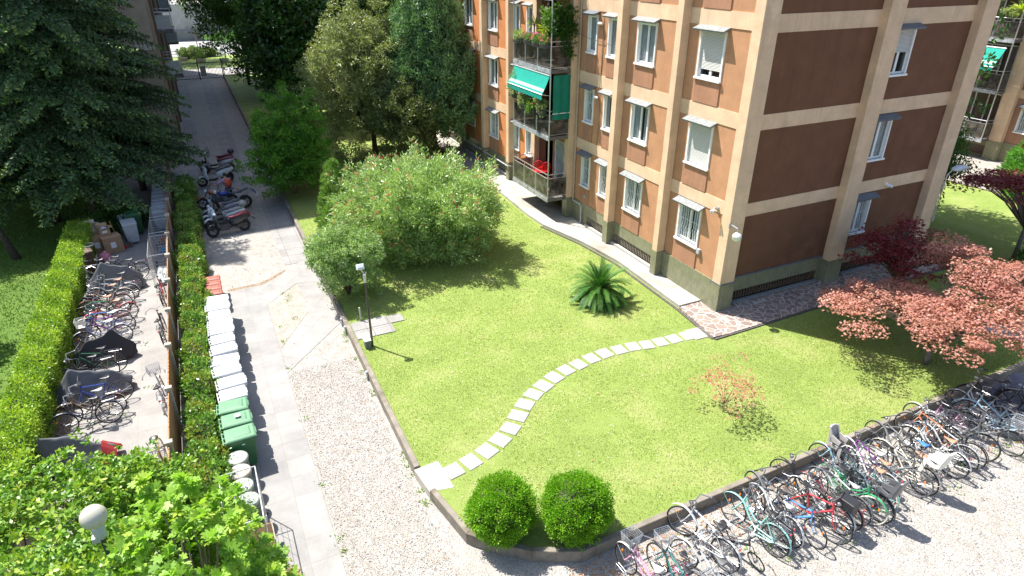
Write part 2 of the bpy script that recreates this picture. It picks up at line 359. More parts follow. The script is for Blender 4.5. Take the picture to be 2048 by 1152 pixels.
# drive paving
SLAB=mat_slab('grey_pavers',(.25,.243,.24),(.29,.282,.275),1.36/2,.76,off=(.42,.1),mortar=(.235,.22,.20),msize=.010)
SLABD=mat_slab('grey_pavers_diagonal',(.26,.25,.243),(.295,.286,.278),.7,.7,off=(0,0),mortar=(.24,.22,.195),rot=R(38),msize=.010)
SLABO=mat_slab('old_grey_pavers',(.25,.24,.235),(.29,.28,.275),.8,.8,off=(0,.3),mortar=(.16,.15,.13))
zz=ZD+.012
mb=MB()
def qd(mb,pts,z): mb.poly(pts,z-.02,z)
qd(mb,[(-.42,2),(.94,2),(.94,26.68),(-.42,26.62)],zz); struct(mb.build('pavement',SLAB))
mb=MB(); qd(mb,[(.94,24.75),(2.30,26.2),(3.31,26.0),(3.31,28.3),(2.75,28.3),(1.42,27.0),(.944,26.68)],zz+.001)
qd(mb,[(2.33,26.17),(2.34,25.4),(2.30,23.4),(2.72,22.5),(3.31,22.4),(3.31,26.0)],zz+.0015)
qd(mb,[(.944,19.45),(3.31,22.1),(3.31,22.4),(2.72,22.5),(2.30,23.4),(.944,21.05)],zz+.002); struct(mb.build('pavement_diagonal',SLABD))
mb=MB(); qd(mb,[(2.1,28.3),(3.31,28.3),(3.31,38),(2.1,38)],zz); qd(mb,[(.85,38),(1.95,38),(1.95,82),(.85,82)],zz); qd(mb,[(-1.45,40),(-.5,40),(-.5,82),(-1.45,82)],zz); struct(mb.build('pavement_strips',SLABO))
LOT=mat_slab('bike_lot_pavers',(.255,.245,.235),(.28,.268,.255),1.6,.8,off=(.3,.2),mortar=(.25,.235,.21),msize=.018)
mb=MB(); qd(mb,[(-5.75,6),(-2.30,6),(-2.30,45),(-5.75,45)],zz); struct(mb.build('bike_lot',LOT))
mb=MB(); qd(mb,[(-60,44.6),(-1.7,44.9),(-1.7,47.6),(-60,47.6)],zz+.02); struct(mb.build('path',SLABO))
# dirt band where the pavers stop
DIRT=M('leaf_litter_dirt',(.22,.16,.11),.95,.4,8,.6,world=True)
mb=MB(); mb.poly([(-.42,26.63),(.94,26.69),(1.42,27.0),(2.1,27.65),(2.0,27.8),(1.3,27.2),(.9,26.92),(-.42,26.85)],ZD,ZD+.008)
mb.poly([(-2.2,10),(-1.0,10),(-1.05,41),(-2.2,41)],ZD,ZD+.02); mb.poly([(-6.3,12),(-5.3,12),(-5.35,32),(-6.3,32)],ZD,ZD+.045)
struct(mb.build('leaf_litter_strip',DIRT))
sheet('gravel_diamond',[(.95,21.1),(2.29,23.42),(2.33,25.4),(2.28,26.15),(.95,24.75)],ZD+.008,mat_gravel('brown_gravel',(1,.93,.82)),.004)
# right-hand lawn slabs
PS=mat_slab('pale_path_slabs',(.31,.305,.29),(.35,.34,.325),.62,.62,mortar=(.22,.24,.14),rot=R(27),msize=.03)
mb=MB(); mb.poly([(22.5,14.75),(23.6,14.75),(26.2,9.1),(25.1,9.0)],-.05,.02); struct(mb.build('slab_path',PS))
sheet('gravel_court',[(40.5,9),(60,9),(60,84),(36.5,84),(36.5,30),(40.4,23.5),(40.7,20),(40.6,17.5)],.0,mat_gravel('court_gravel',(1.05,1,.98)),.2)
strip('kerb',[(40.55,9),(40.5,17.5),(40.65,20),(40.35,23.5),(36.2,30),(36.2,60)],.1,-.2,.06,KM)
# street beyond the gate
ASP=M('asphalt',(.30,.30,.30),.9,.12,20,.3,world=True)
mb=MB(); mb.poly([(-60,111),(80,98),(80,116),(-60,130)],ZD,ZD+.03); struct(mb.build('road',ASP))
mb=MB(); mb.poly([(-12,93),(8,91.5),(60,88),(60,97.5),(8,103),(-12,106)],ZD,ZD+.05); struct(mb.build('verge',GR))
mb=MB(); mb.poly([(-14,87),(2.9,87),(9,86.5),(40,85),(40,88.5),(8,91.5),(-14,93)],ZD,ZD+.02); struct(mb.build('forecourt',M('pale_forecourt',(.36,.34,.32),.9,.15,5,.2,world=True)))
# stone pad by the lamp post
mb=MB(); 
for (a,b,c,d) in ((3.5,4.15,20.05,20.65),(4.17,4.9,20.05,20.67),(3.5,4.15,20.67,21.3),(4.17,4.85,20.69,21.35),(4.87,5.42,20.69,21.25)): mb.box(a,b,c,d,-.05,.035)
struct(mb.build('slab_pad',SLABO,bevel=.01))
# ================================================================ MAIN BUILDING
class Face:
    def __init__(s,ax,at): s.ax=ax; s.at=at
    def bx(s,mb,s0,s1,d0,d1,z0,z1):
        if s.ax=='X': mb.box(s.at-d1,s.at-d0,s0,s1,z0,z1)
        else: mb.box(s0,s1,s.at-d1,s.at-d0,z0,z1)
        return mb
    def p(s,a,d,z): return (s.at-d,a,z) if s.ax=='X' else (a,s.at-d,z)
    def wall(s,mb,s0,s1,z0,z1,holes,d=0,depth=.28):
        ss=sorted({s0,s1,*[h[0] for h in holes],*[h[1] for h in holes]}); zs=sorted({z0,z1,*[h[2] for h in holes],*[h[3] for h in holes]})
        ss=[a for a in ss if s0<=a<=s1]; zs=[a for a in zs if z0<=a<=z1]
        for i in range(len(ss)-1):
            for j in range(len(zs)-1):
                cs=(ss[i]+ss[i+1])/2; cz=(zs[j]+zs[j+1])/2
                if any(h[0]<cs<h[1] and h[2]<cz<h[3] for h in holes): continue
                s.bx(mb,ss[i],ss[i+1],d-depth,d,zs[j],zs[j+1])
PANEL=mat_stucco('terracotta_render',(.48,.25,.135)); PANELO=mat_stucco('orange_render',(.60,.235,.09)); SPAN=mat_stucco('brown_spandrel_render',(.39,.20,.12),.6)
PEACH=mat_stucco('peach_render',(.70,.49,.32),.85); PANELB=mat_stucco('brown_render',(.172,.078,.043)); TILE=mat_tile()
WHITE=M('white_painted_frame',(.78,.78,.76),.4,.04,10); HOODM=M('grey_hood_slate',(.20,.21,.21),.75,.25,9,.3); HOODD=M('dark_hood_metal',(.11,.13,.15),.5,.2,6)
GLASS=mat_glass('window_glass',(.92,.95,.96),.9); CURT=mat_wave('pale_curtain',(.55,.55,.54),(.78,.78,.76),5,'DIAGONAL',.9); SHUT=mat_wave('roller_shutter',(.36,.35,.33),(.60,.59,.56),7,'Z',.6)
ROOM=M('dark_room',(.035,.035,.04),.9,.2,2); METAL=M('galvanised_metal',(.55,.56,.57),.35,.12,20,metal=.7); DARKM=M('dark_iron',(.05,.05,.05),.5,.2,20)
STONE=M('stone_course',(.40,.39,.35),.8,.15,5,.2,world=True); PIPE=M('cream_pipe',(.45,.36,.27),.5,.1,5); GREYP=M('grey_pipe',(.40,.42,.42),.5,.1,5)
bld=thing('apartment_building','large terracotta apartment block with peach pilasters and bands, its corner facing the lawn','apartment building',(16.3,16.1,0))
FA=Face('X',16.42); FB=Face('Y',16.42)
ZT=14.2
ROWS=[(2.12,3.66),(5.24,6.80),(8.35,9.93),(11.5,13.05)]
BANDS=[(3.84,4.34),(6.94,7.46),(10.07,10.59),(13.2,ZT)]
def window(face,s0,s1,z0,z1,kind='curtain',grille=False,hood='grey',parent=None,shut=1.0,hooded=True):
    P=parent or bld
    mb=MB(); t=.075; D0=-.20
    face.bx(mb,s0,s0+t,D0,.05,z0,z1); face.bx(mb,s1-t,s1,D0,.05,z0,z1); face.bx(mb,s0+t,s1-t,D0,.05,z1-t,z1)
    wn=mb.build('window',WHITE,P,world=True)
    mb=MB(); face.bx(mb,s0-.03,s1+.03,-.2,.11,z0-.07,z0); mb.build('sill',WHITE,wn,world=True)
    mb=MB(); cs=[s0+t,s1-t] if (s1-s0)<.95 else [s0+t,(s0+s1)/2,s1-t]
    for i in range(len(cs)-1):
        a,b=cs[i],cs[i+1]; e=.055
        face.bx(mb,a,a+e,-.10,-.045,z0,z1-t); face.bx(mb,b-e,b,-.10,-.045,z0,z1-t); face.bx(mb,a+e,b-e,-.10,-.045,z0,z0+.08); face.bx(mb,a+e,b-e,-.10,-.045,z1-t-.07,z1-t)
    mb.build('casement',WHITE,wn,world=True)
    mb=MB(); face.bx(mb,s0+t+.04,s1-t-.04,-.080,-.074,z0+.06,z1-t-.05); mb.build('pane',GLASS,wn,world=True)
    mb=MB(); face.bx(mb,s0+.01,s1-.01,-.62,-.60,z0-.05,z1); mb.build('interior',ROOM,wn,world=True)
    if kind=='curtain': 
        mb=MB(); face.bx(mb,s0+t+.03,s1-t-.03,-.125,-.115,z0+.05,z1-t); mb.build('curtain',CURT,wn,world=True)
    elif kind=='half':
        for u0,u1 in ((s0+t+.03,s0+t+(s1-s0)*.3),(s1-t-(s1-s0)*.3,s1-t-.03)):
            mb=MB(); face.bx(mb,u0,u1,-.125,-.115,z0+.05,z1-t); mb.build('curtain',CURT,wn,world=True)
    elif kind=='shutter':
        mb=MB(); face.bx(mb,s0+t+.003,s1-t-.003,-.04,-.025,z1-t-(z1-z0-t)*shut,z1-t-.002); mb.build('shutter',SHUT,wn,world=True)
    if hooded:
        mb=MB(); a,b=s0-.12,s1+.12; q=[(0,z1+.16),(0,z1+.10),(.30,z1-.03),(.32,z1+.03)]
        vs=[face.p(a,d,z) for d,z in q]+[face.p(b,d,z) for d,z in q]; vs2=[(0.002,z1+.10),(.30,z1-.03),(.002,z1+.02)]
        mb.add(vs,[(0,1,2,3),(7,6,5,4),(0,4,5,1),(1,5,6,2),(2,6,7,3),(3,7,4,0)])
        mb.build('hood',HOODM if hood=='grey' else HOODD,wn,world=True)
    if grille:
        mb=MB(); n=int((s1-s0-.16)/.115)
        for i in range(n):
            x=s0+t+.05+(s1-s0-2*t-.1)*i/(n-1); zc=z0+.35+(z1-z0)*.12
            mb.path([face.p(x,-.03,z0+.02),face.p(x,-.03,zc-.12),face.p(x+.018,-.0,zc),face.p(x,-.03,zc+.12),face.p(x,-.03,z1-t-.02)],.011,5)
        for z in (z0+.12,(z0+z1)/2+.1,z1-t-.12): mb.tube(face.p(s0+t,-.03,z),face.p(s1-t,-.03,z),.010,n=5)
        mb.build('grille',WHITE,wn,world=True)
    return wn
# bays on face A : (y0,y1,[windows],recess)
BAYS=[(16.52,19.59,[(17.65,18.95)]),(19.92,23.31,[(21.42,22.66)]),(23.67,27.12,[(24.03,24.77),(25.62,26.40)]),(31.45,34.05,[(31.75,32.5),(33.30,34.02)]),(34.40,37.73,[(36.2,37.5)]),(38.09,41.75,[(39.95,41.25)]),(42.1,45.6,[(43.6,44.4)]),(45.95,49.4,[(47.2,48.4)]),(49.75,53.2,[(51,52.2)])]
PIL=[(19.59,19.92),(23.31,23.67),(27.12,27.52),(34.05,34.40),(37.73,38.09),(41.75,42.1),(45.6,45.95),(49.4,49.75),(53.2,53.6)]
BH=16.42+.0
bz0=1.2
panels=MB(); panelo=MB(); spand=MB(); bands=MB()
for bi,(y0,y1,ws) in enumerate(BAYS):
    holes=[(a,b,z0,z1) for a,b in ws for z0,z1 in ROWS]
    tgt=panelo if bi>=3 else panels
    segs=[(bz0,BANDS[0][0])]+[(BANDS[i][1],BANDS[i+1][0]) for i in range(3)]
    for z0,z1 in segs: FA.wall(tgt,y0,y1,z0,z1,holes)
    for z0,z1 in BANDS: FA.bx(MB(),y0,y1,-.28,.025,z0,z1).build('band',PEACH,bld,world=True)
    for a,b in ws:
        for (z0,z1),(s0_,s1_) in zip(segs,ROWS):
            FA.bx(MB(),a+.0,b+.03,.0,.04,z0+(0.02 if z0>bz0 else 0.0),s0_-.07).build('spandrel_panel',SPAN,bld,world=True)
panels.build('wall',PANEL,bld,world=True); panelo.build('wall',PANELO,bld,world=True); 
# windows A
kinds={ (0,0):('curtain',1),(0,1):('shutter',1.0),(0,2):('shutter',.82),(0,3):('shutter',.5)}
for bi,(y0,y1,ws) in enumerate(BAYS):
    for wi,(a,b) in enumerate(ws):
        for r_,(z0,z1) in enumerate(ROWS):
            k,sh=kinds.get((bi,r_),('curtain',1)); 
            if (bi,r_) in((1,1),(2,1),(4,1),(5,2)): k='half'
            gr=(r_==0) or (bi==2 and wi==1 and r_==1)
            window(FA,a,b,z0,z1,k if r_ or not gr else 'half',gr,'dark' if (bi==2 and wi==1) else 'grey',shut=sh)
# pilasters
def pilA(y0,y1,x=16.05,zb=1.2):
    mb=MB(); mb.box(x,16.42,y0,y1,zb,ZT); mb.build('pilaster',PEACH,bld,world=True,bevel=.01)
    mb=MB(); mb.box(x-.012,16.44,y0-.012,y1+.012,-.3,zb); mb.build('pilaster_base',TILE,bld,world=True)
for a,b in PIL: pilA(a,b)
mb=MB(); mb.box(16.33,17.02,16.08,16.52,1.2,ZT); mb.build('corner_pilaster',PEACH,bld,world=True,bevel=.012)
mb=MB(); mb.box(16.31,17.04,16.06,16.54,-.3,1.19); mb.build('corner_pilaster_base',TILE,bld,world=True)
# plinth A with cellar slits
pl=MB(); gr=MB(); sl=MB(); dk=MB()
for bi,(y0,y1,ws) in enumerate(BAYS):
    pl=MB(); gr=MB(); sl=MB(); dk=MB()
    if bi==0: FA.bx(pl,y0,y1,-.28,.055,-.3,1.2).build('plinth',TILE,bld,world=True); continue
    a,b=y0+.28,y1-.02 if bi!=2 else y1-1.2
    if bi==2: a,b=y0+.02,y0+2.0
    if bi==1: a,b=y0+.02,y1-.05
    FA.wall(pl,y0,y1,-.3,1.2,[(a,b,.24,.64)],.02,.28)
    FA.bx(sl,a,b,-.1,.16,.14,.24)
    FA.bx(dk,a,b,-.5,-.45,.2,.7)
    n=int((b-a)/.12)
    for i in range(n+1): FA.bx(gr,a+(b-a-.03)*i/n,a+(b-a-.03)*i/n+.03,-.06,-.02,.24,.64)
    pl.build('plinth',TILE,bld,world=True); sl.build('cellar_sill',STONE,bld,world=True); gr.build('cellar_grille',M('cellar_bars',(.30,.26,.20),.6,.2,10),bld,world=True); dk.build('cellar_recess',ROOM,bld,world=True)
FA.bx(MB(),31.0,31.45,-.28,.02,-.3,1.2).build('plinth',TILE,bld,world=True)
# face B
BB=[(17.02,22.1),(22.9,27.38)]
bp=MB(); bb=MB()
WB=[(23.05,24.2)]
BANDB=[(3.66,4.16),(6.83,7.36),(9.98,10.54),(13.15,ZT)]; ROWB=[(1.93,3.46),(5.05,6.64),(8.27,9.88),(11.4,12.95)]
for (x0,x1) in BB:
    holes=[(a,b,z0,z1) for a,b in WB for z0,z1 in ROWB]
    segs=[(bz0,BANDB[0][0])]+[(BANDB[i][1],BANDB[i+1][0]) for i in range(3)]
    for z0,z1 in segs: FB.wall(bp,x0,x1,z0,z1,holes)
    for z0,z1 in BANDB: FB.bx(MB(),x0,x1,-.28,.02,z0,z1).build('band',PEACH,bld,world=True)
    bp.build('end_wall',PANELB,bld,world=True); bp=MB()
for r_,(z0,z1) in enumerate(ROWB): window(FB,23.05,24.2,z0,z1,'shutter' if r_==2 else 'curtain',r_==0,'dark',shut=.5)
mb=MB(); mb.box(22.1,22.9,16.08,16.42,1.02,ZT); mb.build('pilaster',PEACH,bld,world=True,bevel=.01)
mb=MB(); mb.box(22.08,22.92,16.06,16.44,-.3,1.0); mb.build('pilaster_base',TILE,bld,world=True)
mb=MB(); mb.box(27.38,28.2,16.08,16.6,.9,ZT); mb.build('pilaster',PEACH,bld,world=True,bevel=.01)
mb=MB(); mb.box(27.36,28.22,16.06,16.6,-.3,.9); mb.build('pilaster_base',TILE,bld,world=True)
for a,b,c in ((17.04,22.08,(17.3,21.9,.16,.56)),(22.92,27.36,(23.3,27.0,.16,.56))):
    pl=MB(); FB.wall(pl,a,b,-.3,1.15,[c],.02,.28); pl.build('end_plinth',TILE,bld,world=True)
    FB.bx(MB(),a,b,-.1,.05,1.15,1.2).build('coping',HOODD,bld,world=True)
MB().box(16.3,17.05,16.045,16.54,1.185,1.215).build('coping',HOODD,bld,world=True)
for a,b in ((17.3,21.9),(23.3,27.0)):
    gr=MB(); sl=MB(); dk=MB()
    FB.bx(sl,a,b,-.1,.2,.10,.16); FB.bx(dk,a,b,-.5,-.45,.1,.6)
    n=int((b-a)/.14)
    for i in range(n+1): FB.bx(gr,a+(b-a-.03)*i/n,a+(b-a-.03)*i/n+.03,-.06,-.02,.16,.56)
    sl.build('cellar_sill',HOODM,bld,world=True); gr.build('cellar_grille',M('brown_cellar_bars',(.16,.10,.06),.6,.2,10),bld,world=True); dk.build('cellar_recess',ROOM,bld,world=True)
# core, back and roof (16.4+.28 .. )
mb=MB(); mb.box(16.95,28.1,17.05,27.4,-.3,ZT); mb.box(18.6,28.1,27.4,31.1,-.3,ZT); mb.box(16.95,28.1,31.1,54,-.3,ZT); mb.build('core',PANEL,bld,world=True)
mb=MB(); mb.box(15.75,28.5,15.8,54.3,ZT,ZT+.22); mb.build('roof_slab',PEACH,bld,world=True)
# ---- loggia and balconies
for q in ((18.25,18.6,27.4,31.1,-.3),(17.0,18.25,27.40,27.52,1.2),(16.42,18.25,31.1,31.2,-.3),(16.55,18.25,29.35,29.6,1.1)): MB().box(*q,ZT).build('loggia_wall',SPAN,bld,world=True)
for z in (1.27,4.39,7.5,10.62): MB().box(16.45,16.6,27.5,29.35,z+2.45,z+2.95).build('lintel',SPAN,bld,world=True)
mb=MB(); mb.box(16.2,16.5,31.05,31.45,1.2,ZT); mb.build('pilaster',PEACH,bld,world=True)
SLABE=M('dark_slab_edge',(.12,.11,.10),.7,.3,5); FLASH=M('grey_flashing',(.34,.35,.36),.5,.35,8,dirt=(.08,.08,.08))
SMOKE,nS,bS,oS=newmat('smoked_glass'); MC['smoked_glass']=SMOKE
bS.inputs['Base Color'].default_value=(.10,.085,.07,1); bS.inputs['Roughness'].default_value=.22
nS.links.new(ramp(nS,noise(nS,pos(nS),3,5),[(.35,(.025,.023,.02)),(.7,(.16,.14,.12))]),bS.inputs['Base Color'])
tS=nS.nodes.new('ShaderNodeBsdfTransparent'); mS=nS.nodes.new('ShaderNodeMixShader'); mS.inputs[0].default_value=.3
nS.links.new(bS.outputs[0],mS.inputs[1]); nS.links.new(tS.outputs[0],mS.inputs[2]); nS.links.new(mS.outputs[0],oS.inputs[0])
def balcony(parent,xf,xw,ya,yb,z,xi=None,rail=1.22):
    """slab top z ; front edge xf, wall xw, y from ya to yb"""
    mb=MB(); mb.box(xf+.02,xi or xw,ya,yb,z-.17,z); b=mb.build('balcony',SLABE,parent,world=True)
    mb=MB(); mb.box(xf-.01,xf+.018,ya-.01,yb+.01,z-.19,z+.03); mb.build('edge_flashing',FLASH,b,world=True)
    mb=MB(); r=.022
    mb.path([(xw,ya+.04,z+rail),(xf+.03,ya+.04,z+rail),(xf+.03,yb-.04,z+rail),(xw,yb-.04,z+rail)],r,6)
    mb.path([(xw,ya+.04,z+rail-.2),(xf+.03,ya+.04,z+rail-.2),(xf+.03,yb-.04,z+rail-.2),(xw,yb-.04,z+rail-.2)],.014,5)
    mb.path([(xw,ya+.04,z+.08),(xf+.03,ya+.04,z+.08),(xf+.03,yb-.04,z+.08),(xw,yb-.04,z+.08)],.014,5)
    n=3; ys=[ya+.04+(yb-ya-.08)*i/n for i in range(n+1)]
    for i,y in enumerate(ys):
        mb.tube((xf+.03,y,z-.1),(xf+.03,y,z+rail),.02)
        if 0<i<n: mb.tube((xf+.03,y+.07,z-.1),(xf+.03,y+.07,z+rail-.2),.016)
    mb.tube((xw-.03,ya+.04,z-.1),(xw-.03,ya+.04,z+rail),.018)
    mb.build('railing',METAL,b,world=True)
    for i in range(n): MB().box(xf+.02,xf+.03,ys[i]+.09,ys[i+1]-.04,z+.1,z+rail-.22).build('glass_panel',SMOKE,b,world=True)
    MB().box(xf+.09,xw-.06,ya+.03,ya+.04,z+.1,z+rail-.22).build('glass_panel',SMOKE,b,world=True); MB().box(xf+.09,xw-.06,yb-.04,yb-.03,z+.1,z+rail-.22).build('glass_panel',SMOKE,b,world=True)
    return b
BZ=[1.27,4.39,7.50,10.62,13.7]
bal=[balcony(bld,14.98,16.25,27.2,31.2,z,18.3) for z in BZ[:4]]
for y in (27.23,31.17): MB().tube((15.0,y,1.1),(15.0,y,ZT),.035,n=8).build('steel_post',METAL,bld,world=True)
FD=Face('X',16.62)
for z in BZ[:4]:
    d=MB(); FD.bx(d,27.55,29.33,0,.06,z+.02,z+2.45); dd=d.build('balcony_door',WHITE,bld,world=True)
    g_=MB(); FD.bx(g_,27.64,28.40,.062,.07,z+.1,z+2.35); FD.bx(g_,28.48,29.25,.062,.07,z+.1,z+2.35); g_.build('pane',M('dark_door_glass',(.05,.06,.065),.08,.2,2),dd,world=True)
# folding gate on the lowest balcony opening: zigzag white lattice standing in the side wall
mb=MB()
for i in range(14):
    y=27.62+i*.115
    mb.path([(16.44,y,1.3),(16.42,y+.03,1.7),(16.44,y,2.1),(16.42,y+.03,2.5),(16.44,y,2.9),(16.42,y+.03,3.3),(16.44,y,3.7)],.016,5)
mb.build('folding_gate',WHITE,bld,world=True)
# second, half hidden balcony stack further along
for z in BZ[1:4]: balcony(bld,15.1,16.2,42.3,45.5,z,16.5)
# teal awnings
def cloth(name,col):
    if name in MC: return MC[name]
    m,n,b,out=newmat(name); v=pos(n)
    c=ramp(n,noise(n,v,3,5),[(.3,tuple(x*.9 for x in col)),(.7,tuple(x*1.1 for x in col))]); n.links.new(c,b.inputs['Base Color']); b.inputs['Roughness'].default_value=.8
    t=n.nodes.new('ShaderNodeBsdfTranslucent'); n.links.new(c,t.inputs['Color']); mx=n.nodes.new('ShaderNodeMixShader'); mx.inputs[0].default_value=.35
    n.links.new(b.outputs[0],mx.inputs[1]); n.links.new(t.outputs[0],mx.inputs[2]); n.links.new(mx.outputs[0],out.inputs[0]); MC[name]=m; return m
TEAL=cloth('teal_awning_cloth',(.01,.40,.31)); PALEB=M('faded_band_cloth',(.35,.55,.46),.8,.08,5)
def awning(parent,x0,x1,ya,yb,zt,zb,val=.26):
    mb=MB(); N=10; vs=[];k=8
    for j in range(k+1):
        t=j/k
        for i in range(N+1): vs.append((x0+(x1-x0)*t,ya+(yb-ya)*i/N,zt+(zb-zt)*t-.04*math.sin(PI*t)))
    fs=[(j*(N+1)+i,j*(N+1)+i+1,(j+1)*(N+1)+i+1,(j+1)*(N+1)+i) for j in range(k) for i in range(N)]
    mb.add(vs,fs); mb.add([(x,y,z-.006) for x,y,z in vs],[f[::-1] for f in fs])
    a=mb.build('awning',TEAL,parent,world=True)
    mb=MB(); n=13; st=(yb-ya)/n
    for i in range(n):
        y=ya+i*st; pts=[(y,zb-.01)]+[(y+st*(.5-.5*math.cos(PI*q/6)),zb-val+.07-.07*math.sin(PI*q/6)) for q in range(7)]+[(y+st,zb-.01)]
        o=[(x1-.006,p[0],p[1]) for p in pts]; q2=[(x1+.0,p[0],p[1]) for p in pts]; k=len(pts)
        mb.add(o+q2,[tuple(range(k)),tuple(range(2*k-1,k-1,-1))]+[(j,(j+1)%k,k+(j+1)%k,k+j) for j in range(k)])
    mb.build('valance',TEAL,a,world=True)
    mb=MB(); mb.tube((x1,ya-.03,zb),(x1,yb+.03,zb),.028,n=8); mb.tube((x0,ya-.02,zt+.02),(x0,yb+.02,zt+.02),.04,n=8); mb.tube((x0,ya+.02,zt-.9),(x1,ya+.02,zb),.014); mb.tube((x0,yb-.02,zt-.9),(x1,yb-.02,zb),.014)
    mb.build('awning_arms',WHITE,a,world=True)
    mb=MB(); t0,t1=.68,.86
    mb.add([(x0+(x1-x0)*t0,ya+.01,zt+(zb-zt)*t0-.022),(x0+(x1-x0)*t0,yb-.01,zt+(zb-zt)*t0-.022),(x0+(x1-x0)*t1,yb-.01,zt+(zb-zt)*t1-.006),(x0+(x1-x0)*t1,ya+.01,zt+(zb-zt)*t1-.006)],[(0,1,2,3)])
    mb.build('faded_stripe',PALEB,a,world=True)
    return a
awning(bld,15.02,14.62,27.35,31.1,7.22,6.40)
mb=MB(); k=12
vs=[]
for j in range(9):
    for i in range(k+1):
        vs.append((15.12+(1.08)*i/k,27.16+.02*math.sin(i*1.3)+.015*math.sin(j*.8),7.25-2.05*j/8))
mb.add(vs,[(j*(k+1)+i,j*(k+1)+i+1,(j+1)*(k+1)+i+1,(j+1)*(k+1)+i) for j in range(8) for i in range(k)])
sb=mb.build('side_blind',cloth('green_blind_cloth',(.01,.26,.18)),bld,world=True)
mb=MB(); mb.tube((15.1,27.15,5.5),(16.22,27.15,5.5),.02,n=6); mb.build('blind_rod',WHITE,sb,world=True)
# pipes
mb=MB(); mb.tube((16.36,26.98,1.1),(16.36,26.98,ZT),.045,n=8)
for z in (3.5,5.5,8.6,11): mb.ring((16.36,26.98,z),(0,0,1),.05,.015,8,5)
mb.build('drain_pipe',PIPE,bld,world=True)
mb=MB(); mb.path([(16.30,26.95,1.12),(16.30,26.2,1.12),(16.30,26.1,1.0),(16.30,26.08,.2)],.035,7); mb.build('grey_conduit',GREYP,bld,world=True); mb=MB(); mb.path([(15.95,34.35,1.05),(15.95,37.6,1.05),(16.3,37.7,1.05),(15.98,38.2,1.05),(15.98,41,1.05)],.035,7); mb.build('grey_conduit',GREYP,bld,world=True); mb=MB(); mb.path([(16.0,34.5,1.02),(15.93,34.2,1.05),(15.93,33.95,1.05),(16.3,33.9,1.0)],.035,7)
mb.build('grey_conduit',GREYP,bld,world=True)
mb=MB(); mb.ring((16.36,25.9,1.6),(1,0,0),.07,.02,12,6); mb.box(16.37,16.41,25.85,25.95,1.55,1.65); mb.build('vent_rosette',GREYP,bld,world=True)
mb=MB(); mb.box(16.30,16.40,17.42,17.56,1.93,2.12); mb.build('junction_box',GREYP,bld,world=True)
for zz_ in (9.6,6.5): MB().ell((16.3,25.35,zz_),(.09,.2,.07)).build('oval_light',WHITE,bld,world=True,smooth=True)
for z1_ in (9.5,6.4):
    MB().path([(16.39,25.2,z1_+.1),(16.385,25.0,z1_-.8),(16.39,25.15,z1_-1.8),(16.385,25.0,z1_-2.9)],.008,4).build('cable',M('dark_iron',(.05,.05,.05)),bld,world=True)
MB().path([(16.02,27.05,9.2),(16.36,26.2,8.9),(16.38,24.8,8.85),(16.0,23.6,8.8)],.008,4).build('cable',DARKM,bld,world=True)
# wall mounted things
t=thing('wall_lamp','round white globe lamp bracketed to the near corner of the terracotta building','lamp',(16.35,16.08,3.2))
mb=MB(); mb.path([(0,0,.42),(0,-.1,.45),(0,-.38,.42),(0,-.40,.28)],.02,6); mb.box(-.05,.05,-.02,.02,.3,.5); mb.build('bracket',METAL,t)
mb=MB(); mb.ell((0,-.40,.10),(.165,.165,.165),18,12); mb.build('globe',M('cream_globe',(.72,.70,.58),.25,.05,3),t,smooth=True)
mb=MB(); mb.lathe([(.17,.11),(.155,.17),(.11,.23),(.05,.265),(.02,.27)],18,c=(0,-.40,0)); mb.build('cap',WHITE,t,smooth=True)
t=thing('security_camera','small grey security camera on the sunlit wall beside the corner pilaster','camera',(16.38,16.85,4.0))
mb=MB(); mb.box(-.05,0,-.06,.06,-.06,.06); mb.path([(-.03,0,0),(-.15,0,.03),(-.2,.0,.0)],.02,6); mb.build('bracket',METAL,t)
mb=MB(); mb.box(-.32,-.14,-.05,.05,-.12,-.03); mb.box(-.32,-.2,-.16,-.08,-.1,.0); mb.build('housing',GREYP,t,bevel=.01)
t=thing('security_camera','small white bullet camera on the shaded brown end wall, near the right pilaster','camera',(24.9,16.42,3.85))
mb=MB(); mb.lathe([(.07,0),(.07,.03),(.03,.05)],12,Matrix.Rotation(R(90),4,'X')); mb.build('mount',WHITE,t)
mb=MB(); mb.tube((0,-.02,-.02),(.14,-.24,-.08),.06,n=10); mb.build('housing',WHITE,t)
t=thing('street_lamp','grey cobra head lamp arm fixed at the far right corner of the building','lamp',(28.2,16.05,3.0))
mb=MB(); mb.path([(0,0,-1.2),(0,-.02,0),(0.02,-.02,.9),(.2,-.1,1.15)],.025,7); mb.box(-.06,.06,-.04,.0,-1.2,-1.0); mb.box(-.06,.06,-.05,0,.3,.5); mb.build('arm',METAL,t)
mb=MB(); mb.prism([(.1,1.1),(.15,1.2),(.5,1.28),(.9,1.24),(1.15,1.12),(.9,1.06),(.4,1.04)],-.28,.02,tap=.7); mb.build('lamp_head',M('pale_lamp_shell',(.55,.58,.6),.3,.08,5),t,smooth=True)
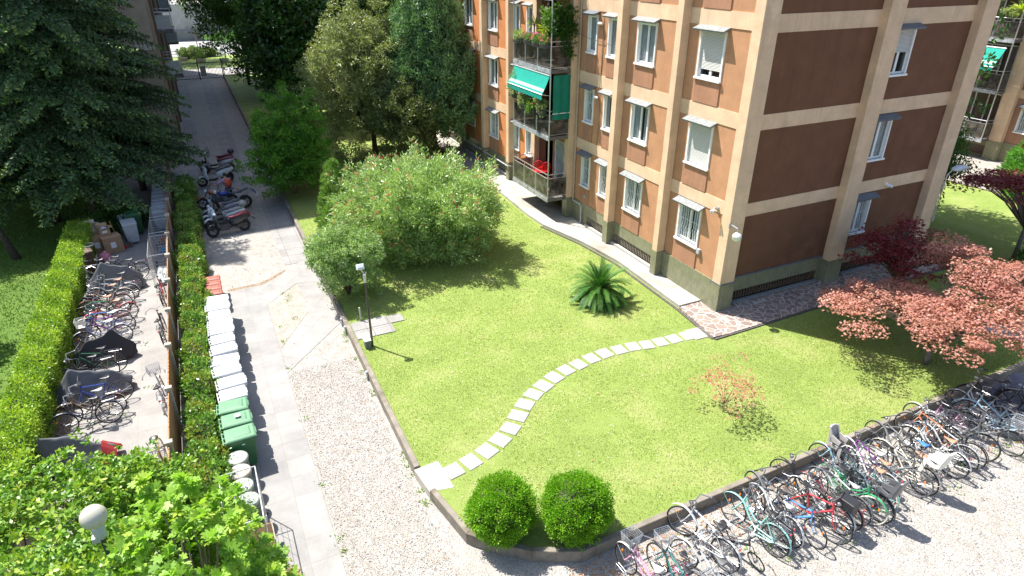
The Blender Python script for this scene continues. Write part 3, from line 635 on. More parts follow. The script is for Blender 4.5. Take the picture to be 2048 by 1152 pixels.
# ================================================================ OTHER BUILDINGS
BEIGE=mat_stucco('grey_beige_render',(.33,.27,.21),.8); BEIGED=mat_stucco('taupe_render',(.27,.21,.17),.8); BROWNT=M('brown_downpipe',(.13,.07,.04),.6,.2,5)
tw=thing('apartment_tower','tall grey beige apartment block on the left, balconies over the drive, mostly behind the spruces','apartment building',(-1.7,47.8,ZD))
H_=30.7
def twall():
    f=Face('Y',47.8); mb=MB(); holes=[]
    for r_ in range(10):
        for x in (-13.9,-11.1,-8.3): holes.append((x,x+1.2,1.9+r_*3.05,3.4+r_*3.05))
    f.wall(mb,-15.6,-1.7,ZD,H_,holes,0,.3); mb.build('wall',BEIGE,tw,world=True)
    mb=MB(); mb.box(-15.6,-2.0,48.3,93.4,ZD,H_-.3); mb.box(-2.0,-1.72,48.1,93.4,ZD,H_); mb.box(-15.8,-1.4,47.5,93.7,H_,H_+.3); mb.build('side_wall',BEIGED,tw,world=True)
    for i,(a,b,z0,z1) in enumerate(holes):
        if z0>14: continue
        mb=MB(); f.bx(mb,a,a+.08,-.2,.03,z0,z1); f.bx(mb,b-.08,b,-.2,.03,z0,z1); f.bx(mb,a,b,-.2,.08,z0-.08,z0); f.bx(mb,a+.08,b-.08,-.2,.0,z1-.08,z1); f.bx(mb,(a+b)/2-.04,(a+b)/2+.04,-.17,-.1,z0,z1-.08)
        w_=mb.build('window',WHITE,tw,world=True)
        mb=MB(); f.bx(mb,a+.08,b-.08,-.16,-.15,z0,z1-.08); mb.build('pane',M('dark_door_glass',(.05,.06,.065),.08,.2,2),w_,world=True)
    mb=MB(); f.bx(mb,-15.6,-1.7,.0,.05,ZD,.95); mb.build('stone_base',M('pink_stone_base',(.28,.22,.19),.7,.3,3,.3,world=True),tw,world=True)
    for z in [3.95+3.05*i for i in range(9)]: f.bx(MB(),-15.6,-1.7,0,.06,z,z+.35).build('band',mat_stucco('pale_render',(.46,.42,.36),.8),tw,world=True)
    # side face ribs
    for i in range(22): MB().box(-1.72,-1.62,49+i*2.0,49.22+i*2.0,ZD,H_).build('rib',BEIGE,tw,world=True)
    for y in (53.5,61.5,75.5): MB().tube((-1.58,y,ZD),(-1.58,y,H_),.10,n=8).build('downpipe',BROWNT,tw,world=True)
    for ya,yb in ((55,58.8),(77,80.8)):
        for z in (4.4,7.45,10.5,13.55,16.6,19.65):
            xf=-.5
            mb=MB(); mb.box(-1.72,xf,ya,yb,z-.18,z); b=mb.build('balcony',SLABE,tw,world=True)
            mb=MB()
            for q in (1.2,1.0,.12): mb.path([(-1.7,ya+.04,z+q),(xf-.03,ya+.04,z+q),(xf-.03,yb-.04,z+q),(-1.7,yb-.04,z+q)],.022,5)
            for x in (-1.6,-1.15,xf-.03): mb.tube((x,ya+.04,z-.05),(x,ya+.04,z+1.2),.022)
            for y in (ya+1.3,ya+2.6,yb-.04): mb.tube((xf-.03,y,z-.05),(xf-.03,y,z+1.2),.02)
            mb.build('railing',METAL,b,world=True)
            FRP=M('frosted_panel',(.36,.38,.39),.4,.15,4); MB().box(-1.58,xf-.08,ya+.02,ya+.03,z+.15,z+.97).build('panel',FRP,b,world=True); MB().box(xf-.03,xf-.02,ya+.1,yb-.1,z+.15,z+.97).build('panel',FRP,b,world=True)
            mb=MB(); mb.box(-1.70,-1.69,ya+.6,yb-.6,z+.02,z+2.3); mb.build('balcony_door',M('dark_door_glass',(.05,.06,.065),.08,.2,2),b,world=True)
twall()
# far right wing
fw=thing('apartment_wing','far apartment wing behind the right lawn with teal awning and planted balconies','apartment building',(47.5,24.1,0))
f=Face('X',47.5); mb=MB(); rows=[(2.05,3.6),(5.15,6.7),(8.3,9.9),(11.4,13)]
holes=[(a,b,z0,z1) for a,b in ((22.5,23.75),(18.6,19.8),(14.8,16)) for z0,z1 in rows]
f.wall(mb,9,24.15,1.25,14,holes); mb.build('wall',mat_stucco('pink_brown_render',(.36,.20,.13)),fw,world=True)
for z0,z1 in ((4.1,4.6),(7.2,7.7),(10.3,10.8)): f.bx(MB(),9,24.15,0,.03,z0,z1).build('band',PEACH,fw,world=True)
for q in ((24.15,24.95,-.3,.35),(20.8,21.2,0,.3),(17,17.4,0,.3)): f.bx(MB(),*q,1.25,14).build('pilaster',PEACH,fw,world=True)
mb=MB(); f.bx(mb,9,24.15,-.3,.05,-.3,1.25); f.bx(mb,24.15,24.95,-.3,.38,-.3,1.25); f.bx(mb,24.95,40,-.3,.0,.75,1.15); f.bx(mb,24.95,40,-.3,.0,-.3,.2); mb.build('plinth',mat_wave('ribbed_olive_tile',(.10,.10,.05),(.30,.29,.18),4,'Y'),fw,world=True)
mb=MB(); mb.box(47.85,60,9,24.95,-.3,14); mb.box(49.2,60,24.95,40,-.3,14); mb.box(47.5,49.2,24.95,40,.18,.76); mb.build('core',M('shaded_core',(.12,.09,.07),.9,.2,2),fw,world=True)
mb=MB(); mb.box(46.8,60.3,8.8,40.3,14,14.2); mb.build('roof_slab',PEACH,fw,world=True)
for (a,b,z0,z1) in holes:
    if a>18: window(f,a,b,z0,z1,'curtain',z0<3,'dark',parent=fw)
for z in (1.35,4.45,7.55,10.65): 
    b=balcony(fw,46.35,47.5,24.9,29.0,z,49.2); 
    mb=MB(); g2=Face('X',49.2)
    for k in range(5): g2.bx(mb,25.1+k*.85,25.18+k*.85,0,.06,z,z+2.5)
    g2.bx(mb,25.1,28.6,0,.06,z+2.42,z+2.5); mb.build('balcony_door',WHITE,b,world=True)
mb=MB(); mb.tube((46.38,24.94,1.2),(46.38,24.94,14),.035,n=8); mb.build('steel_posts',METAL,fw,world=True)
awning(fw,46.4,45.6,25.25,28.9,7.0,5.95)
mb=MB()
for k in range(14):
    x=46.45+k*.075
    mb.path([(x,24.93,4.5+j*.22) if j%2 else (x+.035,24.93,4.5+j*.22) for j in range(13)],.008,4)
mb.build('lattice_screen',DARKM,fw,world=True)
# street wall far away
t=thing('street_wall','long pale grey concrete wall across the road beyond the gate','wall',(0,124,ZD))
mb=MB(); mb.add([(-60,8,0),(80,-7,0),(80,-6.5,0),(-60,8.5,0),(-60,8,5.5),(80,-7,5.5),(80,-6.5,5.5),(-60,8.5,5.5)],[(0,1,5,4),(1,2,6,5),(2,3,7,6),(3,0,4,7),(4,5,6,7)]); mb.build('wall',M('street_wall_grey',(.34,.35,.33),.9,.15,1,.2,dirt=(.2,.2,.18)),t)
mb=MB(); mb.add([(-60,7.6,0),(80,-7.4,0),(80,-7.02,0),(-60,7.98,0),(-60,7.6,1.6),(80,-7.4,1.6),(80,-7.02,1.6),(-60,7.98,1.6)],[(0,1,5,4),(1,2,6,5),(2,3,7,6),(3,0,4,7),(4,5,6,7)]); mb.build('lower_course',M('street_wall_dark',(.20,.21,.20),.9,.15,1,.2),t)
# ================================================================ FENCES, GATE, POSTS
WOOD=mat_wood('weathered_fence_slats',(.24,.10,.045),(.46,.24,.12),(6,16,1.0)); PC=M('fence_post_concrete',(.42,.36,.29),.9,.2,8,.3)
fe=thing('slat_fence','long brown wooden slat fence on concrete posts beside the bike lot','fence',(-2.33,12.5,ZD))
ys=[12.5+2.52*i for i in range(13)]
for i,y in enumerate(ys):
    mb=MB(); yy=y-12.5; mb.box(-.05,.07,yy-.06,yy+.06,0,1.66); mb.box(-.09,.10,yy-.075,yy+.075,1.62,1.72)
    mb.build('post',PC,fe,bevel=.01)
    if i<len(ys)-1:
        mb=MB()
        n=21
        for k in range(n):
            a=yy+.07+(2.38)*k/n; dz=random.uniform(-.015,.015); mb.box(-.02,.005,a+.004,a+2.38/n-.006,.08,1.60+dz)
        mb.box(-.05,-.021,yy+.06,yy+2.46,1.42,1.50); mb.box(-.05,-.021,yy+.06,yy+2.46,.3,.38)
        mb.build('slat_panel',WOOD,fe)
IRON=M('dark_gate_iron',(.045,.045,.04),.5,.2,10)
gt=thing('driveway_gate','dark iron bar gate closing the far end of the drive','gate',(-1.6,83.3,ZD))
mb=MB()
for i in range(34): mb.tube((.1+i*.14,0,.1),(.1+i*.14,0,1.95),.022,n=4)
mb.box(.05,4.8,-.02,.02,.1,.17); mb.box(.05,4.8,-.02,.02,1.75,1.81); mb.build('bars',IRON,gt)
for x in (0,2.45,4.9):
    mb=MB(); mb.box(x-.06,x+.06,-.06,.06,0,2.2); mb.build('post',IRON,gt)
ff=thing('iron_railing','dark iron railing running right from the gate under the trees','fence',(3.45,83.4,ZD))
mb=MB()
for i in range(90): mb.tube((i*.15,i*-.005,.3),(i*.15,i*-.005,1.75),.02,n=4)
mb.box(0,13.5,-.08,.0,1.6,1.66); mb.box(0,13.5,-.08,.0,.3,.36); mb.build('bars',IRON,ff)
for k in range(6):
    mb=MB(); mb.box(k*2.7-.05,k*2.7+.05,-.08,.05,.28,1.95); mb.build('post',IRON,ff)
def lamppost(x,y,h,label,col):
    t=thing('street_lamp',label,'street lamp',(x,y,ZD)); mb=MB(); mb.path([(0,0,0),(0,0,h*.5),(0,0,h)],[.07,.055,.04],8); mb.build('pole',col,t)
    mb=MB(); mb.prism([(-.1,h),(.0,h+.12),(.5,h+.12),(.7,h+.02),(.3,h-.02)],-.15,.15,tap=.8); mb.build('lamp_head',METAL,t); return t
RUST=M('rusty_post',(.30,.15,.05),.8,.3,8)
lamppost(1.6,107,3.6,'thin rusty orange lamp post on the verge beside the far road',RUST)
lamppost(4.6,98,5.2,'dark lamp post beyond the gate, next to a planter',IRON)
for i,(x,y,l) in enumerate(((1.55,97.5,'concrete planter with small shrub nearest the far rusty lamp post'),(4.3,96.8,'concrete planter with small shrub at the foot of the dark far lamp post'),(-.6,100,'low concrete trough on the verge nearest the tower balconies'))):
    t=thing('planter',l,'planter',(x,y,ZD),group='planters beyond the gate'); mb=MB(); mb.lathe([(.45,0),(.62,.45),(.55,.46),(.5,.35)],10); mb.build('pot',M('planter_concrete',(.33,.29,.24),.9,.2,5),t)
    if i<2:
        P,A,N,r_=puff(shellpts(14,(0,0,.95),(.45,.45,.5)),(.16,.16,.14),40); leafmesh('foliage',P,A,N,.13,NAR,leafmat('planter_leaf',[(.05,.12,.02),(.14,.24,.04),(.3,.4,.1)]),t,r_)
t=thing('bollard_cabinet','small grey cabinet just outside the gate','cabinet',(1.35,86.5,ZD)); mb=MB(); mb.box(-.3,.3,-.2,.2,0,1.0); mb.box(-.34,.34,-.24,.24,1.0,1.06); mb.build('housing',GREYP,t,bevel=.02); mb=MB(); mb.box(-.24,.24,-.215,-.2,.1,.9); mb.build('door',METAL,t)
# garden floodlight post
t=thing('floodlight_post','slim dark post with a white floodlight standing in the lawn by the slab pad','lamp post',(3.87,19.46,0))
mb=MB(); mb.path([(0,0,0),(0,0,1.4),(0,0,2.55)],[.042,.038,.034],8); mb.build('pole',M('brown_black_pole',(.055,.045,.04),.45,.2,5),t)
mb=MB(); mb.tube((0,0,2.5),(0,0,2.78),.05,n=8); mb.path([(0,0,2.72),(-.03,.0,2.86),(-.10,.02,3.0)],.018,6); mb.path([(0.03,0,2.72),(.06,.02,2.85)],.02,6); mb.build('bracket',METAL,t)
mb=MB(); mb.box(-.13,.13,-.05,.05,-.09,.09,Matrix.Translation((-.10,.03,3.08))@Matrix.Rotation(R(-40),4,'X')); mb.box(-.10,.10,-.09,-.05,-.06,.06,Matrix.Translation((-.10,.03,3.08))@Matrix.Rotation(R(-40),4,'X')); mb.build('floodlight',M('light_grey_casting',(.6,.62,.66),.4,.08,6),t,bevel=.01)
t=thing('junction_box','grey metal box with light lid at the foot of the floodlight post','box',(3.70,19.46,0)); mb=MB(); mb.box(-.1,.1,-.13,.13,0,.3); mb.build('housing',M('dark_grey_box',(.16,.16,.15),.5,.2,5),t); mb=MB(); mb.box(-.12,.12,-.15,.15,.3,.33); mb.build('lid',M('light_grey_casting',(.6,.62,.66),.4,.08,6),t)
o=MB().tube((0,0,0),(0,0,.55),.03,n=8).ell((0,0,.56),(.035,.035,.03)).build('marker_stake',M('cream_stake',(.5,.47,.36),.7,.1,5)); o.location=(3.92,21.35,0); tag(o,'short cream stake in the grass behind the slab pad','stake')
# small white vent pipes along the kerb
for i,(x,y) in enumerate(((3.28,21.75),(3.27,21.1),(3.27,17.9))):
    o=MB().tube((0,0,0),(0,0,.33),.035,n=8).ell((0,0,.33),(.05,.05,.04)).build('kerb_pipe',M('pale_plastic_pipe',(.55,.55,.55),.5,.1,5)); o.location=(x,y,ZD)
    tag(o,['short pale pipe against the drive kerb, farthest of three by the floodlight post','short pale pipe against the drive kerb, middle one of three by the floodlight post','short pale pipe against the drive kerb, nearest of three by the floodlight post'][i],'pipe','pipes along the drive kerb')
# foreground globe lamp
t=thing('globe_lamp','large cream globe lamp poking out of the foreground shrubs','lamp post',(-2.80,9.62,ZD))
mb=MB(); mb.tube((0,0,0),(0,0,4.1),.04,n=10); mb.build('pole',DARKM,t)
mb=MB(); mb.ell((0,0,4.52),(.20,.20,.20),24,16); mb.build('globe',M('cream_globe_large',(.42,.41,.33),.12,.06,2),t,smooth=True)
mb=MB(); mb.lathe([(.05,4.05),(.09,4.1),(.10,4.28),(.08,4.33)],14); mb.box(-.13,-.02,-.06,.06,4.02,4.12); mb.build('collar',GREYP,t)
# ================================================================ STEPPING STONES
SM=M('stepping_granite',(.30,.285,.265),.85,.14,30,.3,world=True)
SP=[(4.22,12.43),(4.77,12.56),(5.33,12.76),(5.85,13.02),(6.33,13.34),(6.78,13.76),(7.21,14.17),(7.68,14.51),(8.17,14.77),(8.7,15.03),(9.26,15.23),(9.8,15.33),(10.39,15.46),(10.96,15.53),(11.54,15.5),(12.1,15.46),(12.61,15.35),(13.16,15.3),(13.72,15.26),(14.30,15.22)]
for i,(x,y) in enumerate(SP):
    a=SP[max(i-1,0)]; b=SP[min(i+1,len(SP)-1)]; an=math.atan2(b[1]-a[1],b[0]-a[0])
    mb=MB(); h1=.235+random.uniform(-.01,.012); h2=.27+random.uniform(-.012,.012); mb.box(-h1,h1,-h2,h2,-.06,.022+random.uniform(0,.006)); o=mb.build('stepping_stone',SM,bevel=.012); o.location=(x,y,0); o.rotation_euler=(0,0,an+random.uniform(-.06,.06))
    tag(o,'square pale granite stepping stone, '+ordn(i)+' along the lawn curve counting from the drive','stepping stone','stepping stones curving across the lawn')
mb=MB(); mb.poly([(-.36,-.36),(.40,-.38),(.48,.30),(-.3,.36)],-.06,.03); o=mb.build('stepping_stone',SM,bevel=.012); o.location=(14.74,15.2,0); tag(o,'larger pale end slab of the stepping stones, touching the crazy paving','stepping stone','stepping stones curving across the lawn')
# ================================================================ BINS AND CLUTTER
def bin_proto(name,label,body,lid,group,sc_=1.07):
    t=thing(name,label,'bin',(0,0,0),0,group); s=sc_
    def fr(z,wx0,wx1,wy): return [(wx0*s,-wy*s,z*s),(wx1*s,-wy*s,z*s),(wx1*s,wy*s,z*s),(wx0*s,wy*s,z*s)]
    mb=MB(); L=[fr(.08,-.24,.26,.235),fr(.5,-.29,.31,.26),fr(.93,-.33,.36,.28),fr(.93,-.36,.39,.295),fr(1.0,-.36,.39,.295)]
    vs=[p for l in L for p in l]; fs=[(i*4+j,i*4+(j+1)%4,i*4+4+(j+1)%4,i*4+4+j) for i in range(4) for j in range(4)]+[(3,2,1,0),(16,17,18,19)]; mb.add(vs,fs); mb.build('body',body,t,bevel=.015)
    mb=MB(); L=[fr(1.0,-.37,.40,.30),fr(1.04,-.365,.395,.295),fr(1.065,-.33,.35,.255),fr(1.065,-.2,.27,.19),fr(1.085,-.18,.25,.17)]
    vs=[p for l in L for p in l]; mb.add(vs,fs); mb.box(.385*s,.42*s,-.14*s,.14*s,1.0*s,1.03*s); ld_=mb.build('lid',lid,t,bevel=.012)
    mb=MB(); mb.tube((-.42*s,-.27*s,.99*s),(-.42*s,.27*s,.99*s),.018); 
    for q in (-.2,0,.2): mb.box(-.43*s,-.35*s,(q-.02)*s,(q+.02)*s,.96*s,1.01*s)
    mb.build('handle',lid,t)
    for q in (-.25,.25):
        mb=MB(); mb.ring((-.27*s,q*s,.1*s),(0,1,0),.075*s,.028*s,14,6); mb.ell((-.27*s,q*s,.1*s),(.06*s,.03*s,.06*s),10,6); mb.build('wheel',M('black_rubber',(.02,.02,.02),.8,.1,8),t)
    return t
WB_=M('white_bin_plastic',(.52,.53,.54),.4,.07,4,dirt=(.40,.40,.39)); GB=M('green_bin_plastic',(.04,.14,.055),.35,.12,4); GBL=M('faded_green_lid',(.12,.25,.14),.4,.12,4); RB=M('brown_red_bin_plastic',(.28,.085,.055),.5,.15,4); BB_=M('brown_bin_plastic',(.085,.045,.03),.5,.2,4)
XB=-.80
protoW=bin_proto('wheelie_bin','x',WB_,WB_,'white wheelie bins on the drive',1.0)
for i in range(11):
    t=protoW if i==0 else copy_tree(protoW); t.location=(XB+random.uniform(-.02,.03)+(.06 if i<2 else 0),17.55+i*.655+(.02 if i>3 else 0),ZD+.01); t.rotation_euler=(0,0,random.uniform(-.09,.09)); t.scale=(random.uniform(.95,1.05),1,random.uniform(.93,1.03))
    t['label']='white wheelie bin, '+ordn(i)+' white one counting back from the green bins'
protoG=bin_proto('wheelie_bin','x',GB,GBL,'green wheelie bins on the drive',1.02)
for i in range(3):
    t=protoG if i==0 else copy_tree(protoG); t.location=(XB+[.06,.03,0][i],15.45+i*.68,ZD+.01); t.rotation_euler=(0,0,[.05,.02,-.04][i])
    t['label']=['green wheelie bin nearest the round drums','middle green wheelie bin with white sticker on its lid','green wheelie bin touching the white bins'][i]
    if i==1:
        mb=MB(); mb.box(-.02,.13,-.06,.07,1.163,1.168); mb.build('sticker',M('white_sticker',(.8,.8,.78),.5,.02,5),t)
    if i==0:
        mb=MB(); mb.box(.0,.08,-.292,-.288,.86,.89); mb.build('sticker',M('white_sticker',(.8,.8,.78),.5,.02,5),t)
protoR=bin_proto('food_waste_bin','x',RB,RB,'small reddish brown bins on the drive',.72)
for i in range(4):
    t=protoR if i==0 else copy_tree(protoR); t.location=(-.86,25.2+i*.46,ZD+.01); t['label']=['small red brown bin right behind the last white bin','small red brown bin, second in its row behind the white bins','small red brown bin, third in its row behind the white bins','small red brown bin at the far end of the drive row'][i]
DG=M('drum_green_grey',(.15,.17,.125),.7,.25,7,.2); DGL=M('drum_lid_pale',(.25,.285,.25),.6,.2,5,.2)
for i,(x,y,l) in enumerate(((-.90,14.78,'round grey green drum beside the green bins'),(-.88,14.22,'round grey green drum with a buff lid, second in its row'),(-.88,13.66,'round grey green drum, third in its row, half behind the wire cage'),(-.80,13.10,'round grey green drum nearest the camera, inside the wire cage'))):
    t=thing('drum',l,'drum',(x,y,ZD+.01),0,'round drums beside the green bins'); mb=MB(); mb.lathe([(.20,0),(.235,.1),(.255,.5),(.26,.76)],20); 
    for k in range(8): mb.ring((0,0,.08+k*.085),(0,0,1),.25,.012,20,4)
    mb.build('body',DG,t); mb=MB(); mb.lathe([(.275,.74),(.28,.80),(.26,.825),(.05,.815),(.02,.83)],22); mb.build('lid',DGL if i!=1 else M('drum_lid_buff',(.32,.28,.235),.6,.15,5),t,smooth=False)
def wirecage(name,label,cat,loc,rot,w_,d_,h_,group=None,nx=6,nz=8,contents=None,open_=True):
    t=thing(name,label,cat,loc,rot,group); mb=MB(); r=.006
    for x in (0,w_):
        mb.path([(x,0,.0),(x,0,h_),(x,d_,h_),(x,d_,0)],.014,5)
    mb.path([(0,0,.12),(w_,0,.12),(w_,d_,.12),(0,d_,.12)],.014,5,True); mb.tube((0,d_,h_),(w_,d_,h_),.014); mb.tube((0,0,h_),(w_,0,h_),.014)
    mb.build('frame',METAL,t); mb=MB(); r=.0045
    for k in range(1,nz): 
        z=.12+(h_-.12)*k/nz; mb.path([(0,0,z),(0,d_,z),(w_,d_,z),(w_,0,z)],r,4)
    for k in range(1,nx): mb.tube((0,d_*k/nx,.12),(0,d_*k/nx,h_),r,n=4); mb.tube((w_,d_*k/nx,.12),(w_,d_*k/nx,h_),r,n=4); mb.tube((w_*k/nx,d_,.12),(w_*k/nx,d_,h_),r,n=4); mb.tube((w_*k/nx,0,.12),(w_*k/nx,d_,.12),r,n=4)
    mb.build('wire_mesh',METAL,t)
    for x in (0,w_):
        for y in (0,d_):
            q=MB().ring((x,y,.055),(0,1,0),.04,.018,10,5); q.build('castor',M('black_rubber',(.02,.02,.02),.8,.1,8),t)
    return t
CARD=M('cardboard',(.40,.25,.14),.9,.15,6,.2); CARDL=M('pale_cardboard',(.55,.42,.32),.9,.12,6,.2)
wirecage('wire_cage','open wire cage trolley at the end of the drum row','cage trolley',(-1.28,11.5,ZD+.01),0,.80,1.75,1.62,nx=4,nz=4)
t=thing('cardboard_box','pale flattened cardboard lying in the wire cage by the fig tree','cardboard',(-.78,11.75,ZD+.2))
mb=MB(); mb.box(-.38,.42,-.03,.03,0,.75,Matrix.Rotation(R(-66),4,'X')); mb.build('front_flap',CARDL,t); mb=MB(); mb.box(-.30,.40,.10,.14,0,.7,Matrix.Rotation(R(-30),4,'X')); mb.build('back_flap',CARD,t)
# behind the fence: shaded white bins and roll cages
protoS=copy_tree(protoW)
for i in range(13):
    t=protoS if i==0 else copy_tree(protoS); t.location=(-2.83,35.6+i*.67,ZD+.01); t.rotation_euler=(0,0,PI+random.uniform(-.04,.04)); t['group']='white bins behind the slat fence'
    t['label']='shaded white wheelie bin behind the slat fence, '+ordn(i)+' counting back from the wire roll cages'
for i,y in enumerate((28.3,31.0,33.2)):
    wirecage('roll_cage',['long wire roll cage behind the fence, nearest the bikes','wire roll cage behind the fence, middle one of three','wire roll cage behind the fence, next to the shaded white bins'][i],'roll cage',(-3.12,y,ZD+.02),0,.72,[2.3,1.75,1.6][i],1.45,'wire roll cages behind the fence',7,11)
for x,y,l,sx,sy,sz,c in ((-2.8,33.3,'small rusty brown crate lying in the roll cage next to the bins',.4,.3,.25,M('rust_crate',(.30,.11,.04),.8,.2,8)),(-2.7,32.0,'blue plastic bag lying in the middle roll cage',.5,.35,.2,M('blue_plastic',(.05,.25,.42),.4,.2,5)),(-2.78,29.2,'crumpled pale plastic sheet lying in the long roll cage',.55,1.6,.25,M('pale_plastic_sheet',(.42,.45,.44),.4,.25,6,.3))):
    t=thing('stored_item',l,'stored item',(x,y,ZD+.16)); mb=MB(); k=8
    vs=[];
    for j in range(k+1):
        for i in range(k+1):
            u=i/k-.5; v_=j/k-.5; hz=sz*max(0,1-(2*abs(u))**4)*max(0,1-(2*abs(v_))**4)*(.7+.5*random.random()); vs.append((u*sx,v_*sy,hz))
    mb.add(vs,[(j*(k+1)+i,j*(k+1)+i+1,(j+1)*(k+1)+i+1,(j+1)*(k+1)+i) for j in range(k) for i in range(k)]); mb.build('surface',c,t)
def cbox(label,loc,rot,w_,d_,h_,mat=CARD,flaps=True,tilt=0):
    t=thing('cardboard_box',label,'cardboard box',loc,(tilt,0,rot),'cardboard boxes heaped at the end of the bike lot'); mb=MB(); e=.012
    mb.box(-w_/2,w_/2,-d_/2,-d_/2+e,0,h_); mb.box(-w_/2,w_/2,d_/2-e,d_/2,0,h_); mb.box(-w_/2,-w_/2+e,-d_/2+e,d_/2-e,0,h_); mb.box(w_/2-e,w_/2,-d_/2+e,d_/2-e,0,h_); mb.box(-w_/2+e,w_/2-e,-d_/2+e,d_/2-e,0,e)
    if not flaps: mb.box(-w_/2,w_/2,-d_/2,d_/2,h_,h_+e)
    mb.build('carton',mat,t)
    if flaps:
        mb=MB(); mb.add([(-w_/2,-d_/2,h_),(w_/2,-d_/2,h_),(w_/2*.95,-d_/2-.16,h_+.05),(-w_/2*.95,-d_/2-.16,h_+.05)],[(0,1,2,3)]); mb.add([(w_/2,-d_/2,h_),(w_/2,d_/2,h_),(w_/2+.14,d_/2*.9,h_-.03),(w_/2+.14,-d_/2*.9,h_-.03)],[(0,1,2,3)]); mb.add([(-w_/2,d_/2,h_),(w_/2,d_/2,h_),(w_/2,d_/2+.08,h_+.14),(-w_/2,d_/2+.08,h_+.14)],[(0,1,2,3)]); mb.build('flaps',mat,t)
    mb=MB(); mb.box(-.11,.11,-d_/2-.004,-d_/2,h_*.35,h_*.7); mb.build('paper_label',M('white_sticker',(.8,.8,.78),.5,.02,5),t)
    return t
cbox('large brown box with a dark hand hole, lowest and nearest of the cardboard heap',(-4.95,33.35,ZD+.02),.35,.8,.6,.8,CARD,False)
cbox('big flat topped box under the others in the cardboard heap',(-5.6,33.6,ZD+.02),.25,.8,.7,.85,CARD,False)
cbox('open box full of white and blue packaging on top of the heap',(-5.15,33.6,.56),.3,.45,.4,.34,CARD)
cbox('tan box with raised lid, topmost at the back of the cardboard heap',(-5.75,34.0,.6),.4,.7,.5,.36,CARDL)
cbox('tall torn box leaning on the hedge behind the heap',(-6.1,33.2,ZD+.02),.9,.5,.3,1.1,CARD,True,.1)
t=thing('packaging','crumpled white and blue packaging filling the open top box','packaging',(-5.15,33.6,.80)); mb=MB()
for k in range(5): mb.ell((random.uniform(-.13,.13),random.uniform(-.1,.1),random.uniform(0,.06)),(.09,.07,.05),7,5)
mb.build('paper',M('white_blue_paper',(.55,.65,.75),.7,.4,9),t)
protoO=bin_proto('wheelie_bin','tall open white bin with red and yellow rubbish, beside the cardboard heap',WB_,WB_,None); protoO.location=(-4.15,34.2,ZD+.02); protoO.rotation_euler=(0,0,-1.4); 
for c in list(protoO.children):
    if c.name.startswith('lid'): c.location=(-.36,0,.75); c.rotation_euler=(0,R(-100),0)
    if c.name.startswith('body'): pass
t=thing('wheelie_bin','dark brown wheelie bin against the hedge in front of the cardboard heap','bin',(0,0,0)); bpy.data.objects.remove(t)
b2=bin_proto('wheelie_bin','dark brown wheelie bin against the hedge in front of the cardboard heap',BB_,BB_,None); b2.location=(-5.75,31.15,ZD+.02); b2.rotation_euler=(0,0,-1.3)
b3=bin_proto('wheelie_bin','dark green wheelie bin half hidden under the spruce behind the open white bin',GB,GB,None); b3.location=(-4.0,35.4,ZD+.02); b3.rotation_euler=(0,0,-1.4)
t=thing('rubbish_bag','clear rubbish bag with pink contents on the ground by the brown bin','bag',(-5.2,32.2,ZD+.02)); mb=MB(); mb.ell((0,0,.22),(.26,.22,.24),10,8); mb.ell((.05,-.02,.42),(.1,.09,.12),8,6); mb.build('bag',M('pink_bag',(.60,.22,.30),.3,.5,7,.4),t,smooth=True)
t=thing('broom','red brushed broom leaning by the open white bin','broom',(-4.6,33.5,ZD+.02)); mb=MB(); mb.tube((0,0,.1),(-.25,.35,1.35),.014); mb.build('handle',M('orange_handle',(.5,.2,.06),.6,.1,5),t); mb=MB(); mb.box(-.2,.2,-.05,.05,0,.14); mb.build('brush',M('red_bristle',(.55,.03,.03),.7,.2,20),t)
t=thing('shovel','dark handled shovel leaning against the open white bin','shovel',(-4.25,33.55,ZD+.02)); mb=MB(); mb.tube((0,0,.15),(-.3,.3,1.2),.014); mb.build('handle',IRON,t); mb=MB(); mb.box(-.12,.12,-.02,.01,0,.25,Matrix.Rotation(R(-25),4,'X')); mb.build('blade',BB_,t)
t=thing('hose_coil','grey wire hoop lying on top of the brown bin','hoop',(-5.6,31.5,.9)); mb=MB(); mb.ring((0,0,0),(0,.1,1),.26,.015,24,5); mb.ring((0.03,0,.04),(0,0,1),.22,.012,24,5); mb.build('coil',METAL,t)
# ================================================================ BICYCLES
RUBB=M('black_rubber',(.035,.035,.035),.8,.1,8); GREYR=M('grey_rubber',(.12,.12,.115),.8,.1,8); CREAMR=M('cream_rubber',(.62,.57,.46),.8,.08,8)
CHROME=M('chrome',(.36,.36,.37),.3,.06,10,metal=.9); BLK=M('black_plastic',(.025,.025,.028),.4,.1,8); ORG=M('orange_reflector',(.9,.25,.02),.3,.05,5); REDR=M('red_reflector',(.7,.02,.02),.3,.05,5)
def paint(n,c):
    g_=sum(c)/3; return M('paint_'+n,tuple(x*.80+g_*.16 for x in c),.42,.18,9,spec=.5,dirt=tuple(x*.5+.03 for x in c))
_wm={}
def wheelmesh(r,tyre,thick=.017):
    key=(round(r,3),tyre.name)
    if key in _wm: return _wm[key]
    mb=MB(); mb.ring((0,0,0),(0,1,0),r-thick-.012,.010,28,5)
    for i in range(18):
        a=2*PI*i/18; mb.tube((.02*math.cos(a+.9),(.025 if i%2 else -.025),.02*math.sin(a+.9)),((r-thick-.015)*math.cos(a),0,(r-thick-.015)*math.sin(a)),.0024,n=3)
    mb.tube((0,-.05,0),(0,.05,0),.022,n=8)
    s_=mb.build('wheel',CHROME); ms=s_.data; bpy.data.objects.remove(s_)
    mb=MB(); mb.ring((0,0,0),(0,1,0),r-thick,thick,30,6); s_=mb.build('tyre',tyre,smooth=True); mt=s_.data; bpy.data.objects.remove(s_)
    _wm[key]=(ms,mt); return _wm[key]
